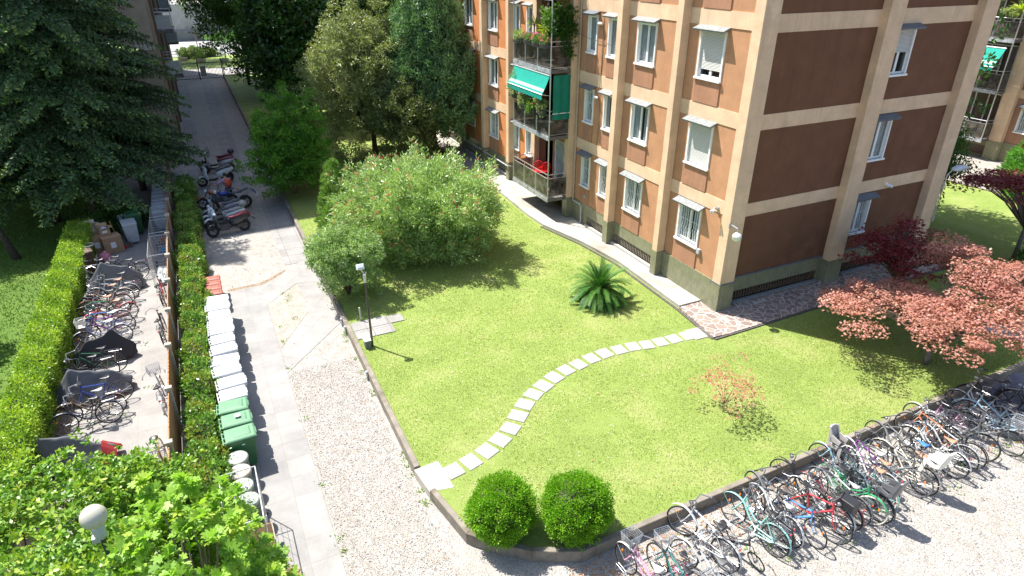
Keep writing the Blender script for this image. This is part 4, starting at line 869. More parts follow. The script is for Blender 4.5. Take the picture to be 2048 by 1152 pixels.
def addwheel(t,x,r,tyre,steer=0):
    ms,mt=wheelmesh(r,tyre); w_=bpy.data.objects.new('wheel',ms); COL.objects.link(w_); w_.parent=t; w_.location=(x,0,r); w_.rotation_euler=(0,random.uniform(0,1),steer)
    y=bpy.data.objects.new('tyre',mt); COL.objects.link(y); y.parent=w_; return w_
def basket(parent,c,w_,d_,h_,mat,solid=False):
    mb=MB(); x,y,z=c
    def rct(zz,e): return [(x-w_/2*e,y-d_/2*e,zz),(x+w_/2*e,y-d_/2*e,zz),(x+w_/2*e,y+d_/2*e,zz),(x-w_/2*e,y+d_/2*e,zz)]
    for k in range(6): mb.path(rct(z+h_*k/5,.8+.2*k/5),.008 if k==5 else .0045,4,True)
    for s_ in range(4):
        a,b=rct(z,.8),rct(z+h_,1); 
        for k in range(7):
            p=Vector(a[s_]).lerp(Vector(a[(s_+1)%4]),k/7); q=Vector(b[s_]).lerp(Vector(b[(s_+1)%4]),k/7); mb.tube(p,q,.004,n=3)
    if solid: mb.box(x-w_*.4,x+w_*.4,y-d_*.4,y+d_*.4,z,z+.01)
    return mb.build('basket',mat,parent)
BN=0
def bike(label,loc,yaw,col,style='city',lean=.08,tyre=None,guard=None,rack=True,bsk=None,seat=None,child=None,s=1.1,r=.335,steer=0,group='bicycles',grips=None,stand=True,chaing=True):
    tyre=tyre or RUBB; seat=seat or BLK
    t=thing('bicycle',label,'bicycle',loc,(lean,0,yaw),group); t.scale=(s,s,s)
    ra=(-.50,0,r); fa=(.54,0,r); bb=(-.06,0,.28); st=(-.215,0,.74 if style!='small' else .62); ht=(.335,0,.86); hb=(.37,0,.68)
    mb=MB(); T=.0165
    if style=='city':
        mb.path([hb,(.28,0,.56),(.08,0,.36),bb],T*1.25,6); mb.path([(.345,0,.80),(.22,0,.60),(.0,0,.46),(-.14,0,.50)],T,6)
    elif style=='mixte':
        mb.path([hb,bb],T*1.1,6); mb.path([(.345,0,.82),(-.15,.02,.50),ra],T*.75,5); mb.path([(.345,0,.82),(-.15,-.02,.50),ra],T*.75,5)
    elif style=='small':
        mb.path([hb,(.0,0,.38),(-.1,0,.34)],T*1.8,6); mb.path([(-.1,0,.34),ra],T,5)
    else:
        mb.path([hb,bb],T*(1.5 if style=='mtb' else 1.1),6); mb.path([(.345,0,.80),(-.195,0,.70)],T*1.1,6)
    mb.path([bb,st],T,6); mb.path([hb,ht],T*1.3,6)
    for q in (-.05,.05): mb.path([bb,(-.2,q,.29),(ra[0],q*1.1,ra[2])],.009,5); mb.path([(st[0]+.01,q*.4,st[2]-.06),(ra[0],q*1.1,ra[2])],.008,5)
    fr=mb.build('frame',col,t)
    ang=steer
    mb=MB()
    for q in (-.05,.05): mb.path([(.375,0,.66),(.40,q,.60),(.47,q,.44),(fa[0],q,fa[2])],.010,5)
    mb.build('fork',col if style!='city' else col,t)
    MB().tube(st,(st[0]-.035,0,st[2]+.12),.013,n=6).build('seat_post',CHROME,t)
    mb=MB(); mb.path([(.335,0,.86),(.325,0,.98),(.36,0,1.0)],.013,5)
    hs=1.0
    if style in('mtb',): mb.path([(.33,-.31,1.02),(.37,-.1,1.0),(.37,.1,1.0),(.33,.31,1.02)],.012,5)
    elif style=='race': mb.path([(.28,-.2,.86),(.42,-.2,.88),(.42,-.2,.99),(.36,-.2,1.0),(.36,.2,1.0),(.42,.2,.99),(.42,.2,.88),(.28,.2,.86)],.012,5)
    else: mb.path([(.10,-.29,1.03),(.22,-.28,1.05),(.38,-.17,1.06),(.36,0,1.0),(.38,.17,1.06),(.22,.28,1.05),(.10,.29,1.03)],.012,5)
    hbO=mb.build('handlebar',CHROME,t)
    for q in (-1,1):
        mb=MB()
        if style=='mtb': mb.tube((.335,q*.21,1.015),(.33,q*.32,1.02),.017,n=6)
        elif style!='race': mb.tube((.08,q*.29,1.03),(.19,q*.285,1.045),.017,n=6)
        else: mb.tube((.42,q*.2,.9),(.42,q*.2,.98),.017,n=6)
        mb.build('grip',grips or BLK,hbO)
    zs=st[2]+.13; mb=MB(); sx=st[0]-.03
    vs=[];k=8
    prof=[(-.13,.085),(-.10,.10),(-.05,.10),(0,.07),(.05,.035),(.10,.022),(.14,.012)]
    for x,w_ in prof:
        for j in range(k):
            a=2*PI*j/k; vs.append((sx+x,w_*math.cos(a),zs+.025*math.sin(a)+(.02 if x<-.05 else 0)))
    fs=[(i*k+j,i*k+(j+1)%k,(i+1)*k+(j+1)%k,(i+1)*k+j) for i in range(len(prof)-1) for j in range(k)]+[tuple(range(k)),tuple(range((len(prof)-1)*k,len(prof)*k))]
    mb.add(vs,fs); mb.build('saddle',seat,t,smooth=True)
    addwheel(t,ra[0],r,tyre); addwheel(t,fa[0],r,tyre,steer)
    if guard:
        for nm,cx_,a0,a1 in (('mudguard',ra[0],R(60),R(215)),('mudguard',fa[0],R(20),R(150))):
            mb=MB(); pts=[]; N=12
            for i in range(N+1):
                a=(R(-10)+(R(175))*i/N) if cx_<0 else (R(30)+R(125)*i/N)
                a2=PI-a if cx_<0 else PI-a
                pts.append((cx_+(r+.025)*math.cos(a2) if cx_<0 else cx_+(r+.025)*math.cos(a2),r+(r+.025)*math.sin(a2)))
            vs=[];
            for (px,pz) in pts:
                for q in (-.026,0,.026): vs.append((px,q,pz+(.008 if q==0 else 0)))
            mb.add(vs,[(i*3+j,i*3+j+1,i*3+4+j,i*3+3+j) for i in range(N) for j in (0,1)])
            mb.tube((cx_,.045,r),(pts[2 if cx_<0 else -2][0],.028,pts[2 if cx_<0 else -2][1]),.004,n=3)
            mb.build(nm,guard,t)
    if rack:
        mb=MB(); z=2*r+.07
        mb.path([(-.28,-.03,z),(-.34,-.07,z),(-.70,-.07,z),(-.74,0,z),(-.70,.07,z),(-.34,.07,z),(-.28,.03,z)],.007,5)
        for x in (-.42,-.52,-.62): mb.tube((x,-.07,z),(x,.07,z),.006,n=4)
        for q in (-.07,.07): mb.tube((-.60,q,z),(ra[0],q*.8,r),.006,n=4); mb.tube((-.40,q,z),(ra[0],q*.8,r),.005,n=4)
        mb.tube((-.74,-.0,z-.03),(-.752,0,z-.03),.028,n=8)
        mb.build('rack',CHROME if rack is True else rack,t)
        MB().tube((-.752,0,z-.03),(-.765,0,z-.03),.026,n=8).build('rear_reflector',REDR,t)
    mb=MB(); mb.ring((bb[0],.045,bb[2]),(0,1,0),.085,.008,16,4); mb.path([(bb[0],.055,bb[2]),(bb[0]+.12,.06,bb[2]-.11)],.009,4); mb.path([(bb[0],-.055,bb[2]),(bb[0]-.12,-.06,bb[2]+.11)],.009,4)
    mb.box(bb[0]+.08,bb[0]+.16,.06,.15,bb[2]-.125,bb[2]-.1); mb.box(bb[0]-.16,bb[0]-.08,-.15,-.06,bb[2]+.1,bb[2]+.125)
    if stand: mb.tube((-.2,-.04,.28),(-.16,-.2,.02),.009,n=5)
    mb.build('crank',CHROME,t)
    if chaing and guard:
        mb=MB(); mb.path([(bb[0]+.1,.06,bb[2]),(bb[0]+.05,.06,bb[2]+.09),(-.45,.06,r+.05),(-.52,.06,r),(-.45,.06,r-.05),(bb[0]+.02,.06,bb[2]-.09)],.012,4,True); mb.build('chain_guard',guard,t)
    mb=MB(); mb.ell((.43,0,.9),(.05,.04,.04),8,6); mb.build('headlight',CHROME,t)
    if r>.3: MB().box(fa[0]+.12,fa[0]+.15,-.008,.008,r+.10,r+.15).build('spoke_reflector',ORG,t)
    if bsk=='front': basket(t,(.50,0,.86),.28,.34,.24,METAL)
    if bsk=='white': basket(t,(.50,0,.86),.28,.36,.24,M('white_wicker',(.65,.63,.58),.7,.1,9),True)
    if bsk=='rear': basket(t,(-.55,0,.76),.36,.28,.22,METAL)
    if bsk=='crate':
        mb=MB(); mb.box(-.74,-.36,-.15,.15,.76,.98); mb.build('crate',BLK,t,bevel=.01)
    if child:
        mb=MB(); P_=[(-.40,.80),(-.36,.98),(-.44,.96),(-.62,.92),(-.70,1.02),(-.80,1.42),(-.86,1.42),(-.78,.98),(-.74,.84),(-.60,.78)]
        P_=[(-.60+(x_+.60)*.85,.80+(z_-.80)*.85) for x_,z_ in P_]; mb.prism(P_,-.14,.14,tap=.85); c_=mb.build('child_seat',child,t,bevel=.01)
        mb=MB()
        for q in (-.15,.12): mb.prism([(-.44,.98),(-.42,1.08),(-.66,1.14),(-.76,1.3),(-.79,1.3),(-.72,.98)],q,q+.03)
        for q in (-.12,.09): mb.prism([(-.42,.5),(-.34,.5),(-.36,.92),(-.44,.92)],q,q+.03)
        mb.build('side_wing',child,c_)
        mb=MB(); mb.box(-.72,-.46,-.1,.1,.985,1.0); mb.build('pad',BLK,c_)
    if style=='child': pass
    return t
P={k:paint(k,c) for k,c in dict(darkblue=(.03,.05,.10),brown=(.28,.19,.11),blue=(.02,.06,.40),black=(.02,.02,.022),greenb=(.02,.12,.05),lav=(.38,.42,.58),pink=(.75,.30,.50),red=(.60,.02,.03),teal=(.02,.22,.20),silver=(.50,.52,.53),celeste=(.25,.62,.55),skyb=(.05,.28,.70),maroon=(.25,.02,.035),white=(.72,.71,.68),cream=(.62,.55,.42),purple=(.25,.03,.30),lblue=(.30,.48,.58),grey=(.16,.17,.18),hotpink=(.75,.02,.22),green=(.02,.35,.12),orange=(.65,.20,.05)).items()}
TAN=M('tan_leather',(.42,.20,.12),.6,.12,9); BLUES=M('blue_saddle',(.05,.18,.60),.4,.1,5); PALES=M('grey_saddle',(.35,.35,.35),.6,.1,5); WHS=M('white_saddle_cover',(.78,.78,.76),.5,.05,5)
gL='bicycles parked in the left lot'
# left lot : front wheels point left (-x) ; yaw PI  -> front towards -x
LB=[('dark blue grey city bicycle, nearest in the left lot, in full view',(-4.73,18.98),PI+.12,P['darkblue'],dict(style='city',guard=P['darkblue'],seat=BLK)),
('rusty brown ladies bicycle squeezed behind the nearest blue grey one',(-4.66,19.40),PI+.03,P['brown'],dict(style='city',guard=P['brown'],seat=PALES)),
('blue framed mountain bicycle leaning against the large grey cover',(-4.48,19.98),PI+.22,P['blue'],dict(style='mtb',rack=False)),
('black city bicycle between the large grey cover and the green one',(-4.95,21.55),PI+.08,P['black'],dict(style='city',guard=P['black'])),
('black bicycle with green details under the small black cover',(-4.75,22.05),PI-.1,P['greenb'],dict(style='mtb',rack=True)),
('lavender city bicycle with white front basket',(-4.65,23.95),PI+.05,P['lav'],dict(style='city',guard=P['lav'],bsk='white',seat=WHS)),
('purple pink bicycle just behind the one with the white basket',(-4.55,24.55),PI+.25,P['purple'],dict(style='mtb',rack=True,seat=WHS)),
('light blue bicycle between the purple and the red one',(-4.70,25.05),PI+.18,P['skyb'],dict(style='diamond',guard=P['silver'])),
('bright red ladies bicycle with tan saddle',(-4.50,25.62),PI+.30,P['red'],dict(style='city',guard=P['red'],seat=TAN,lean=-.06)),
('green bicycle half hidden behind the red one',(-4.80,26.05),PI+.12,P['green'],dict(style='diamond',guard=P['black'],seat=TAN)),
('dark red old bicycle with wide tyres behind the green one',(-4.75,26.55),PI+.15,P['maroon'],dict(style='city',guard=P['maroon'])),
('cream bicycle with brown saddle in the middle of the left lot',(-4.70,27.05),PI+.1,P['cream'],dict(style='city',guard=P['cream'],seat=TAN)),
('white and silver bicycle before the peaked black cover',(-4.55,27.55),PI-.05,P['silver'],dict(style='diamond',guard=P['silver'],seat=TAN)),
('silver mountain bicycle pressed against the peaked black cover',(-4.40,28.05),PI+.35,P['silver'],dict(style='mtb',rack=False)),
('black bicycle with big rear wheel behind the peaked black cover',(-4.20,29.45),PI+.22,P['black'],dict(style='city',guard=P['black'])),
('black mountain bicycle, farthest in the left lot',(-4.75,30.05),PI+.1,P['black'],dict(style='mtb',rack=False)),
('dark grey bicycle standing along the hedge beside the farthest ones',(-5.55,28.6),PI/2+.15,P['grey'],dict(style='city',guard=P['silver'],lean=.15)),
('silver grey bicycle at the hedge end beside the black farthest ones',(-5.3,29.9),PI+.4,P['silver'],dict(style='diamond',guard=P['grey']))]
for lab,(x,y),yaw,c,kw in LB: bike(lab,(x,y,ZD+.012),yaw,c,group=gL,**kw)
# bikes against the fence
bike('pale bicycle leaning on the fence with a plastic bag on its basket',(-2.68,19.2,ZD+.012),PI/2+.05,P['silver'],'city',lean=-.13,guard=P['silver'],bsk='front',group=gL)
bike('yellow tyred small bicycle leaning on the fence near the foreground shrubs',(-2.72,16.0,ZD+.012),-PI/2,P['grey'],'mtb',lean=.12,tyre=M('yellow_rubber',(.45,.33,.03),.8,.1,8),bsk='front',rack=False,group=gL)
bike('red front bicycle leaning on the fence beside the long roll cage',(-2.72,26.7,ZD+.012),PI/2,P['red'],'city',lean=-.12,guard=P['black'],group=gL)
bike('black bicycle leaning on the fence midway along the lot',(-2.70,23.6,ZD+.012),PI/2,P['black'],'city',lean=-.12,guard=P['black'],group=gL)
# right row
gR='bicycles parked in the rack by the lawn kerb'
up_=PI/2  # front towards the kerb
RB_=[('pink framed bicycle with white saddle cover, leftmost in the right rack',6.75,7.45,up_+.12,P['pink'],dict(style='mixte',guard=P['white'],seat=WHS,bsk='front')),
('dark teal bicycle beside the pink one',7.30,7.15,up_-.02,P['teal'],dict(style='diamond',guard=P['black'],bsk='front')),
('small hot pink bicycle with grey seat between the teal and the silver one',7.62,7.0,-up_+.05,P['hotpink'],dict(style='city',tyre=GREYR,r=.27,s=.95,bsk='front',rack=False)),
('silver bicycle with grey saddle at the bottom edge, left of the rack gap',8.05,7.00,up_+.18,P['silver'],dict(style='mixte',guard=P['silver'],seat=M('dark_grey_saddle',(.10,.10,.10),.5,.1,5))),
('pale champagne bicycle standing alone in the rack gap',8.62,7.72,up_+.18,P['silver'],dict(style='diamond',guard=P['silver'],seat=BLK,s=1.2)),
('small black folding bicycle lying across the rack rail',9.30,7.35,-up_+.25,P['black'],dict(style='small',r=.24,s=1.05,lean=.22,rack=False)),
('celeste green city bicycle with matching rear mudguard',9.95,7.52,up_+.14,P['celeste'],dict(style='city',guard=P['celeste'],s=1.15)),
('grey bicycle with red top tube beside the celeste one',10.30,7.60,up_+.05,P['grey'],dict(style='city',guard=P['black'],seat=BLK)),
('white bicycle with pale green bag between grey and blue ones',10.62,7.55,up_-.05,P['white'],dict(style='city',guard=P['silver'],seat=PALES)),
('bright blue mountain bicycle facing out of the rack',11.02,7.30,-up_+.15,P['skyb'],dict(style='mtb',seat=M('dark_orange_saddle',(.10,.08,.07),.5,.2,5),rack=False)),
('bright red mountain bicycle facing out of the rack',11.50,7.20,-up_+.18,P['red'],dict(style='mtb',rack=False,s=1.15)),
('silver city bicycle with black crate on its rack',11.88,7.30,up_+.12,P['silver'],dict(style='city',guard=P['silver'],bsk='crate')),
('dark red ladies bicycle with black saddle beside the crate bicycle',12.22,7.30,up_+.1,P['maroon'],dict(style='city',guard=P['maroon'])),
('light silver bicycle between dark red and cream tyred ones',12.56,7.32,up_+.05,P['silver'],dict(style='diamond',guard=P['grey'],seat=PALES)),
('green bicycle with cream tyres, front to the gravel',12.85,7.25,-up_+.08,P['green'],dict(style='city',tyre=CREAMR,guard=P['green'],child=None,s=1.15)),
('dark bicycle carrying a tall grey child seat next to the kerb',13.45,7.65,-up_+.05,P['grey'],dict(style='city',guard=P['grey'],child=M('grey_child_seat',(.36,.33,.31),.5,.1,5))),
('celeste bicycle with white rear rack, cream tyres and tan saddle',13.50,7.40,up_+.1,P['celeste'],dict(style='city',tyre=CREAMR,guard=P['celeste'],seat=TAN,s=1.15)),
('white and pink bicycle with tan saddle beside the celeste one',13.90,7.55,up_+.02,P['white'],dict(style='mixte',guard=P['white'],seat=TAN)),
('black bicycle carrying a dark grey child seat over the gravel',13.15,7.15,up_+.02,P['black'],dict(style='city',guard=P['black'],child=M('dark_child_seat',(.12,.12,.13),.4,.1,5),s=1.12)),
('purple bicycle near the kerb behind the grey mountain one',14.2,7.85,up_-.05,P['purple'],dict(style='diamond',guard=P['silver'],seat=PALES)),
('dark grey mountain bicycle with orange wheel reflector facing out',14.62,7.35,-up_+.22,P['grey'],dict(style='mtb',tyre=GREYR,rack=False,s=1.15)),
('cream bicycle with blue saddle beside the orange one',15.55,7.60,up_-.1,P['cream'],dict(style='city',guard=P['cream'],seat=BLUES)),
('cream bicycle with orange bag and white child seat',14.95,7.30,up_+.05,P['cream'],dict(style='mixte',guard=P['cream'],seat=TAN,child=M('white_child_seat',(.72,.69,.62),.5,.05,5),s=1.15)),
('black bicycle with grey tyres behind the white child seat',15.85,7.55,up_-.05,P['black'],dict(style='mtb',tyre=GREYR)),
('white city bicycle with brown saddle right of the child seat one',16.25,7.35,up_+.1,P['white'],dict(style='city',guard=P['white'],seat=TAN,s=1.15)),
('silver bicycle with red rear reflector in the right half of the rack',16.70,7.35,up_+.1,P['silver'],dict(style='diamond',guard=P['silver'])),
('black bicycle with bottle rack right of the silver one',17.05,7.35,up_+.06,P['black'],dict(style='city',guard=P['black'],s=1.12)),
('orange and grey mountain bicycle between black ones',16.85,7.85,up_+.15,P['orange'],dict(style='mtb',rack=False)),
('large dark city bicycle turned sideways, its front wheel on the gravel',17.35,7.45,-up_+.42,P['grey'],dict(style='city',guard=P['grey'],s=1.25,lean=-.1)),
('small pink and white bicycle behind the sideways dark one',18.0,8.0,up_+.7,P['pink'],dict(style='mixte',guard=P['white'],r=.28,s=.95)),
('grey bicycle with front basket right of the sideways dark one',18.45,7.20,-up_+.25,P['grey'],dict(style='city',guard=P['black'],bsk='front')),
('light blue mixte bicycle with tall chrome handlebar near the right edge',19.05,7.45,up_+.5,P['lblue'],dict(style='mixte',guard=P['lblue'],s=1.2)),
('pale silver bicycle behind the light blue one',19.3,7.95,up_+.3,P['silver'],dict(style='city',guard=P['silver'])),
('black city bicycle against the kerb by the lavender covered scooter',20.1,8.15,up_+.9,P['black'],dict(style='city',guard=P['black'],s=1.15)),
('dark bicycle at the far right end of the rack',20.7,7.3,up_+.3,P['black'],dict(style='city',guard=P['grey']))]
for lab,x,y,yaw,c,kw in RB_:
    kw=dict(kw); ln=kw.pop('lean',random.uniform(.05,.17)*(1 if yaw>0 else -1)); sg=.0
    bike(lab,(x,y,ZD),yaw,c,lean=ln,group=gR,steer=random.uniform(-.3,.3),**kw)
# extra bikes packed behind, partly hidden
EX=[('grey bicycle tucked behind the blue mountain bicycle',10.85,7.95,'grey'),('silver bicycle tucked behind the red mountain bicycle',11.35,7.98,'silver'),('black bicycle tucked behind the crate bicycle at the kerb',11.95,7.98,'black'),('dark red bicycle tucked behind the green cream tyred one',12.35,7.95,'maroon'),('light blue bicycle tucked behind the celeste one with tan saddle',13.35,7.98,'lblue'),('silver bicycle tucked behind the dark grey mountain bicycle',14.75,7.98,'silver'),('dark grey bicycle tucked behind the orange bagged one',15.45,8.0,'grey'),('black bicycle tucked behind the white city bicycle',16.1,8.0,'black'),('silver bicycle tucked behind the bottle rack bicycle',17.3,8.05,'silver')]
for lab,x,y,c in EX[::2]: bike(lab,(x,y,ZD),up_+random.uniform(-.15,.2),P[c],random.choice(['city','mtb','diamond']),lean=random.uniform(.05,.15),guard=P[c],group=gR,rack=random.random()<.6,steer=random.uniform(-.4,.4))
# racks
for i,(x0,x1) in enumerate(((6.5,10.4),(10.6,14.6),(14.8,19.6))):
    t=thing('bike_rack',['low galvanised bicycle rack under the leftmost bicycles, its loops empty in the gap','low galvanised bicycle rack under the middle of the row','low galvanised bicycle rack under the right part of the row'][i],'bike rack',(x0,8.1,ZD),0,'low bicycle racks along the kerb'); L=x1-x0
    mb=MB(); mb.box(0,L,-.02,.02,.0,.04); mb.box(0,L,-.62,-.58,0,.04); mb.tube((0,-.3,.30),(L,-.3,.30),.014)
    n=int(L/.42)
    for k in range(n+1):
        x=k*L/n
        for dx in (-.03,.03): mb.path([(x+dx,0,.03),(x+dx,-.02,.3),(x+dx,-.3,.32),(x+dx,-.58,.03)],.008,5)
    mb.build('rail',METAL,t)
# ================================================================ COVERS
def cover(label,loc,yaw,L,Hh,Wd,mat,peaks,name='covered_bicycle',cat='covered bicycle',s=1.0,wheels=True,red=None,seed=1):
    t=thing(name,label,cat,loc,(0,0,yaw),'vehicles under covers'); rr=random.Random(seed); nx=26; ny=13; vs=[]
    ph=[rr.uniform(0,6) for _ in range(6)]
    for i in range(nx+1):
        u=i/nx; x=(u-.5)*L; h=0
        env=(math.sin(PI*min(1,max(0,u*1.0)))**.35 if 0<u<1 else 0)
        pk=sorted([(0,.42),(1,.40)]+[(a_,b_) for a_,b_,_ in peaks])
        for q_ in range(len(pk)-1):
            if pk[q_][0]<=u<=pk[q_+1][0]:
                tt=(u-pk[q_][0])/(pk[q_+1][0]-pk[q_][0]); h=Hh*(pk[q_][1]+(pk[q_+1][1]-pk[q_][1])*tt-.07*math.sin(PI*tt)); break
        for j in range(ny+1):
            v_=j/ny*2-1; a=abs(v_)
            wd=Wd*(.35+.65*a)*(.5+.5*env)+.03*math.sin(9*u+ph[0]+3*a)*a
            z=(h-.12)*(1-a**1.25)+.12+.012*math.sin(50*u+5*a)*a + .018*math.sin(22*u+7*v_+ph[1])+.02*math.sin(35*u-11*v_+ph[2])*(1-a)
            if u in(0,1): z=min(z,.42)
            y=math.copysign(min(1,a**.8),v_)*wd*.5+.015*math.sin(14*u+ph[3])
            vs.append((x+.03*math.sin(5*v_+ph[4]),y,max(.06,z)))
    m=ny+1; mb=MB(); mb.add(vs,[(i*m+j,i*m+j+1,(i+1)*m+j+1,(i+1)*m+j) for i in range(nx) for j in range(ny)])
    o=mb.build('cover',mat,t,smooth=True)
    sd=o.modifiers.new('s','SUBSURF'); sd.levels=1; sd.render_levels=1; so=o.modifiers.new('t','SOLIDIFY'); so.thickness=.006
    if wheels and cat=='covered bicycle':
        addwheel(t,-L*.33,.34,RUBB); addwheel(t,L*.33,.34,RUBB)
    if red is not None:
        mb=MB(); k=8; vv=[]
        for i in range(4):
            for j in range(k+1):
                a=PI*j/k; u=i/3; vv.append((L*.5-.30+u*.34,(.5*Wd*(.75+.02*u)+.01)*math.cos(a),.10+(.42*Hh*(1-.5*u)+.02)*math.sin(a)))
        mb.add(vv,[(i*(k+1)+j,i*(k+1)+j+1,(i+1)*(k+1)+j+1,(i+1)*(k+1)+j) for i in range(3) for j in range(k)]); mb.build('red_end',red,t)
    return t
CVG=cloth('charcoal_cover',(.20,.205,.22)); CVL=cloth('lavender_grey_cover',(.20,.20,.27)); CVB=cloth('black_cover',(.065,.065,.07)); CVP=cloth('pale_grey_cover',(.23,.235,.24)); CVR=cloth('red_cover',(.35,.03,.03))
cover('motorbike under a large charcoal cover between the bicycles in the left lot',(-4.72,20.75,ZD+.01),PI+.05,2.15,1.25,.95,CVG,[(.74,1.0,.22),(.25,.72,.35)],'covered_motorbike','covered motorbike',seed=3)
cover('bicycle under a black cover with a humped rear, near the white basket bicycle',(-4.55,22.85,ZD+.01),PI+.1,1.85,1.25,.6,CVB,[(.28,1.0,.2),(.75,.78,.25)],seed=4)
cover('motorbike under a peaked black and grey cover at the far end of the left lot',(-4.55,28.75,ZD+.01),PI+.05,2.1,1.45,.8,CVP,[(.66,1.0,.2),(.25,.75,.3)],'covered_motorbike','covered motorbike',seed=5)
cover('motorbike under a grey cover with red end, half behind the foreground shrubs',(-5.0,17.35,ZD+.01),PI*2-.12,2.2,1.25,.9,CVG,[(.22,1.0,.2),(.55,.88,.3)],'covered_motorbike','covered motorbike',red=CVR,seed=6)
cover('scooter under a lavender grey cover at the right edge of the picture',(21.25,7.85,ZD+.01),-.5,2.0,1.3,.85,CVL,[(.25,1.0,.2),(.6,.88,.3)],'covered_motorbike','covered motorbike',seed=7)
# ================================================================ SCOOTERS
def scooter(label,loc,yaw,body,seatm,dark=BLK,top=None,shield=False,s=1.05,lean=.1,legm=None):
    t=thing('motor_scooter',label,'motor scooter',loc,(lean,0,yaw),'scooters and motorcycles on the drive'); t.scale=(s,s,s)
    for nm,x in (('wheel',-.66),('wheel',.70)):
        mb=MB(); mb.ring((0,0,0),(0,1,0),.215,.06,20,8); w_=mb.build('wheel',RUBB,t,smooth=True); w_.location=(x,0,.27)
        mb=MB(); mb.ring((0,0,0),(0,1,0),.15,.015,16,5); 
        for k in range(5): mb.tube((0,0,0),(.15*math.cos(k*1.257),0,.15*math.sin(k*1.257)),.016,n=5)
        mb.tube((0,-.06,0),(0,.06,0),.03,n=8); mb.build('rim',M('dark_alloy',(.09,.09,.095),.35,.1,8,metal=.5),w_)
    mb=MB(); mb.prism([(-1.0,.66),(-.92,.82),(-.6,.80),(-.2,.72),(-.05,.62),(-.08,.40),(-.30,.34),(-.55,.42),(-.80,.54)],-.17,.17,tap=.55); mb.build('rear_body',body,t,smooth=True)
    mb=MB(); mb.prism([(-.1,.30),(-.1,.36),(.34,.34),(.42,.42),(.48,.36),(.40,.24),(0,.22)],-.16,.16,tap=.85); mb.build('footboard',dark,t,smooth=False)
    mb=MB(); mb.prism([(.36,.30),(.44,.62),(.40,.96),(.46,1.0),(.55,.92),(.60,.66),(.55,.40),(.45,.28)],-.22,.22,tap=.45); mb.build('front_shield',body,t,smooth=True)
    mb=MB(); mb.prism([(.44,.48),(.56,.56),(.74,.60),(.92,.50),(.98,.36),(.90,.42),(.72,.52),(.56,.46)],-.075,.075,tap=.7); mb.build('front_mudguard',body,t,smooth=True)
    mb=MB(); mb.prism([(-.95,.80),(-.90,.90),(-.60,.90),(-.40,.82),(-.05,.80),(.0,.74),(-.1,.70),(-.6,.77)],-.15,.15,tap=.75); mb.build('seat',seatm,t,smooth=True)
    mb=MB(); mb.tube((.44,0,.9),(.38,0,1.06),.03); mb.path([(.28,-.32,1.06),(.38,-.16,1.09),(.38,.16,1.09),(.28,.32,1.06)],.015,6); hb=mb.build('handlebar',dark,t)
    for q in (-1,1):
        mb=MB(); mb.tube((.34,q*.2,1.09),(.36,q*.3,1.26),.008,n=5); mb.ell((.35,q*.33,1.30),(.02,.07,.045),8,6); mb.build('mirror',dark,hb)
    mb=MB(); mb.ell((.50,0,1.0),(.08,.14,.075),12,8); mb.build('headlight',M('lamp_glass',(.6,.62,.65),.1,.05,5),t,smooth=True)
    mb=MB(); mb.prism([(-1.0,.60),(-1.12,.55),(-1.2,.42),(-1.12,.46)],-.06,.06); mb.tube((-.3,-.14,.28),(-.9,-.2,.42),.05,.055,8); mb.tube((-.2,.1,.25),(-.25,.2,.02),.012); mb.box(-.78,-.3,-.08,.08,.22,.40); mb.build('engine_and_exhaust',dark,t)
    mb=MB(); mb.box(-1.02,-.99,-.07,.07,.66,.73); mb.build('tail_light',REDR,t)
    if shield:
        mb=MB(); mb.add([(.50,-.2,1.02),(.50,.2,1.02),(.40,.17,1.42),(.40,-.17,1.42),(.49,-.2,1.02),(.49,.2,1.02),(.39,.17,1.42),(.39,-.17,1.42)],[(0,1,2,3),(7,6,5,4)]); mb.build('windshield',mat_glass('screen_glass',(.7,.8,.82),.85),t)
    if top is not None:
        mb=MB(); mb.ell((-.90,0,1.02),(.20,.20,.15),14,10); mb.box(-1.0,-.8,-.08,.08,.84,.92); mb.build('top_case',top,t,smooth=True)
    return t
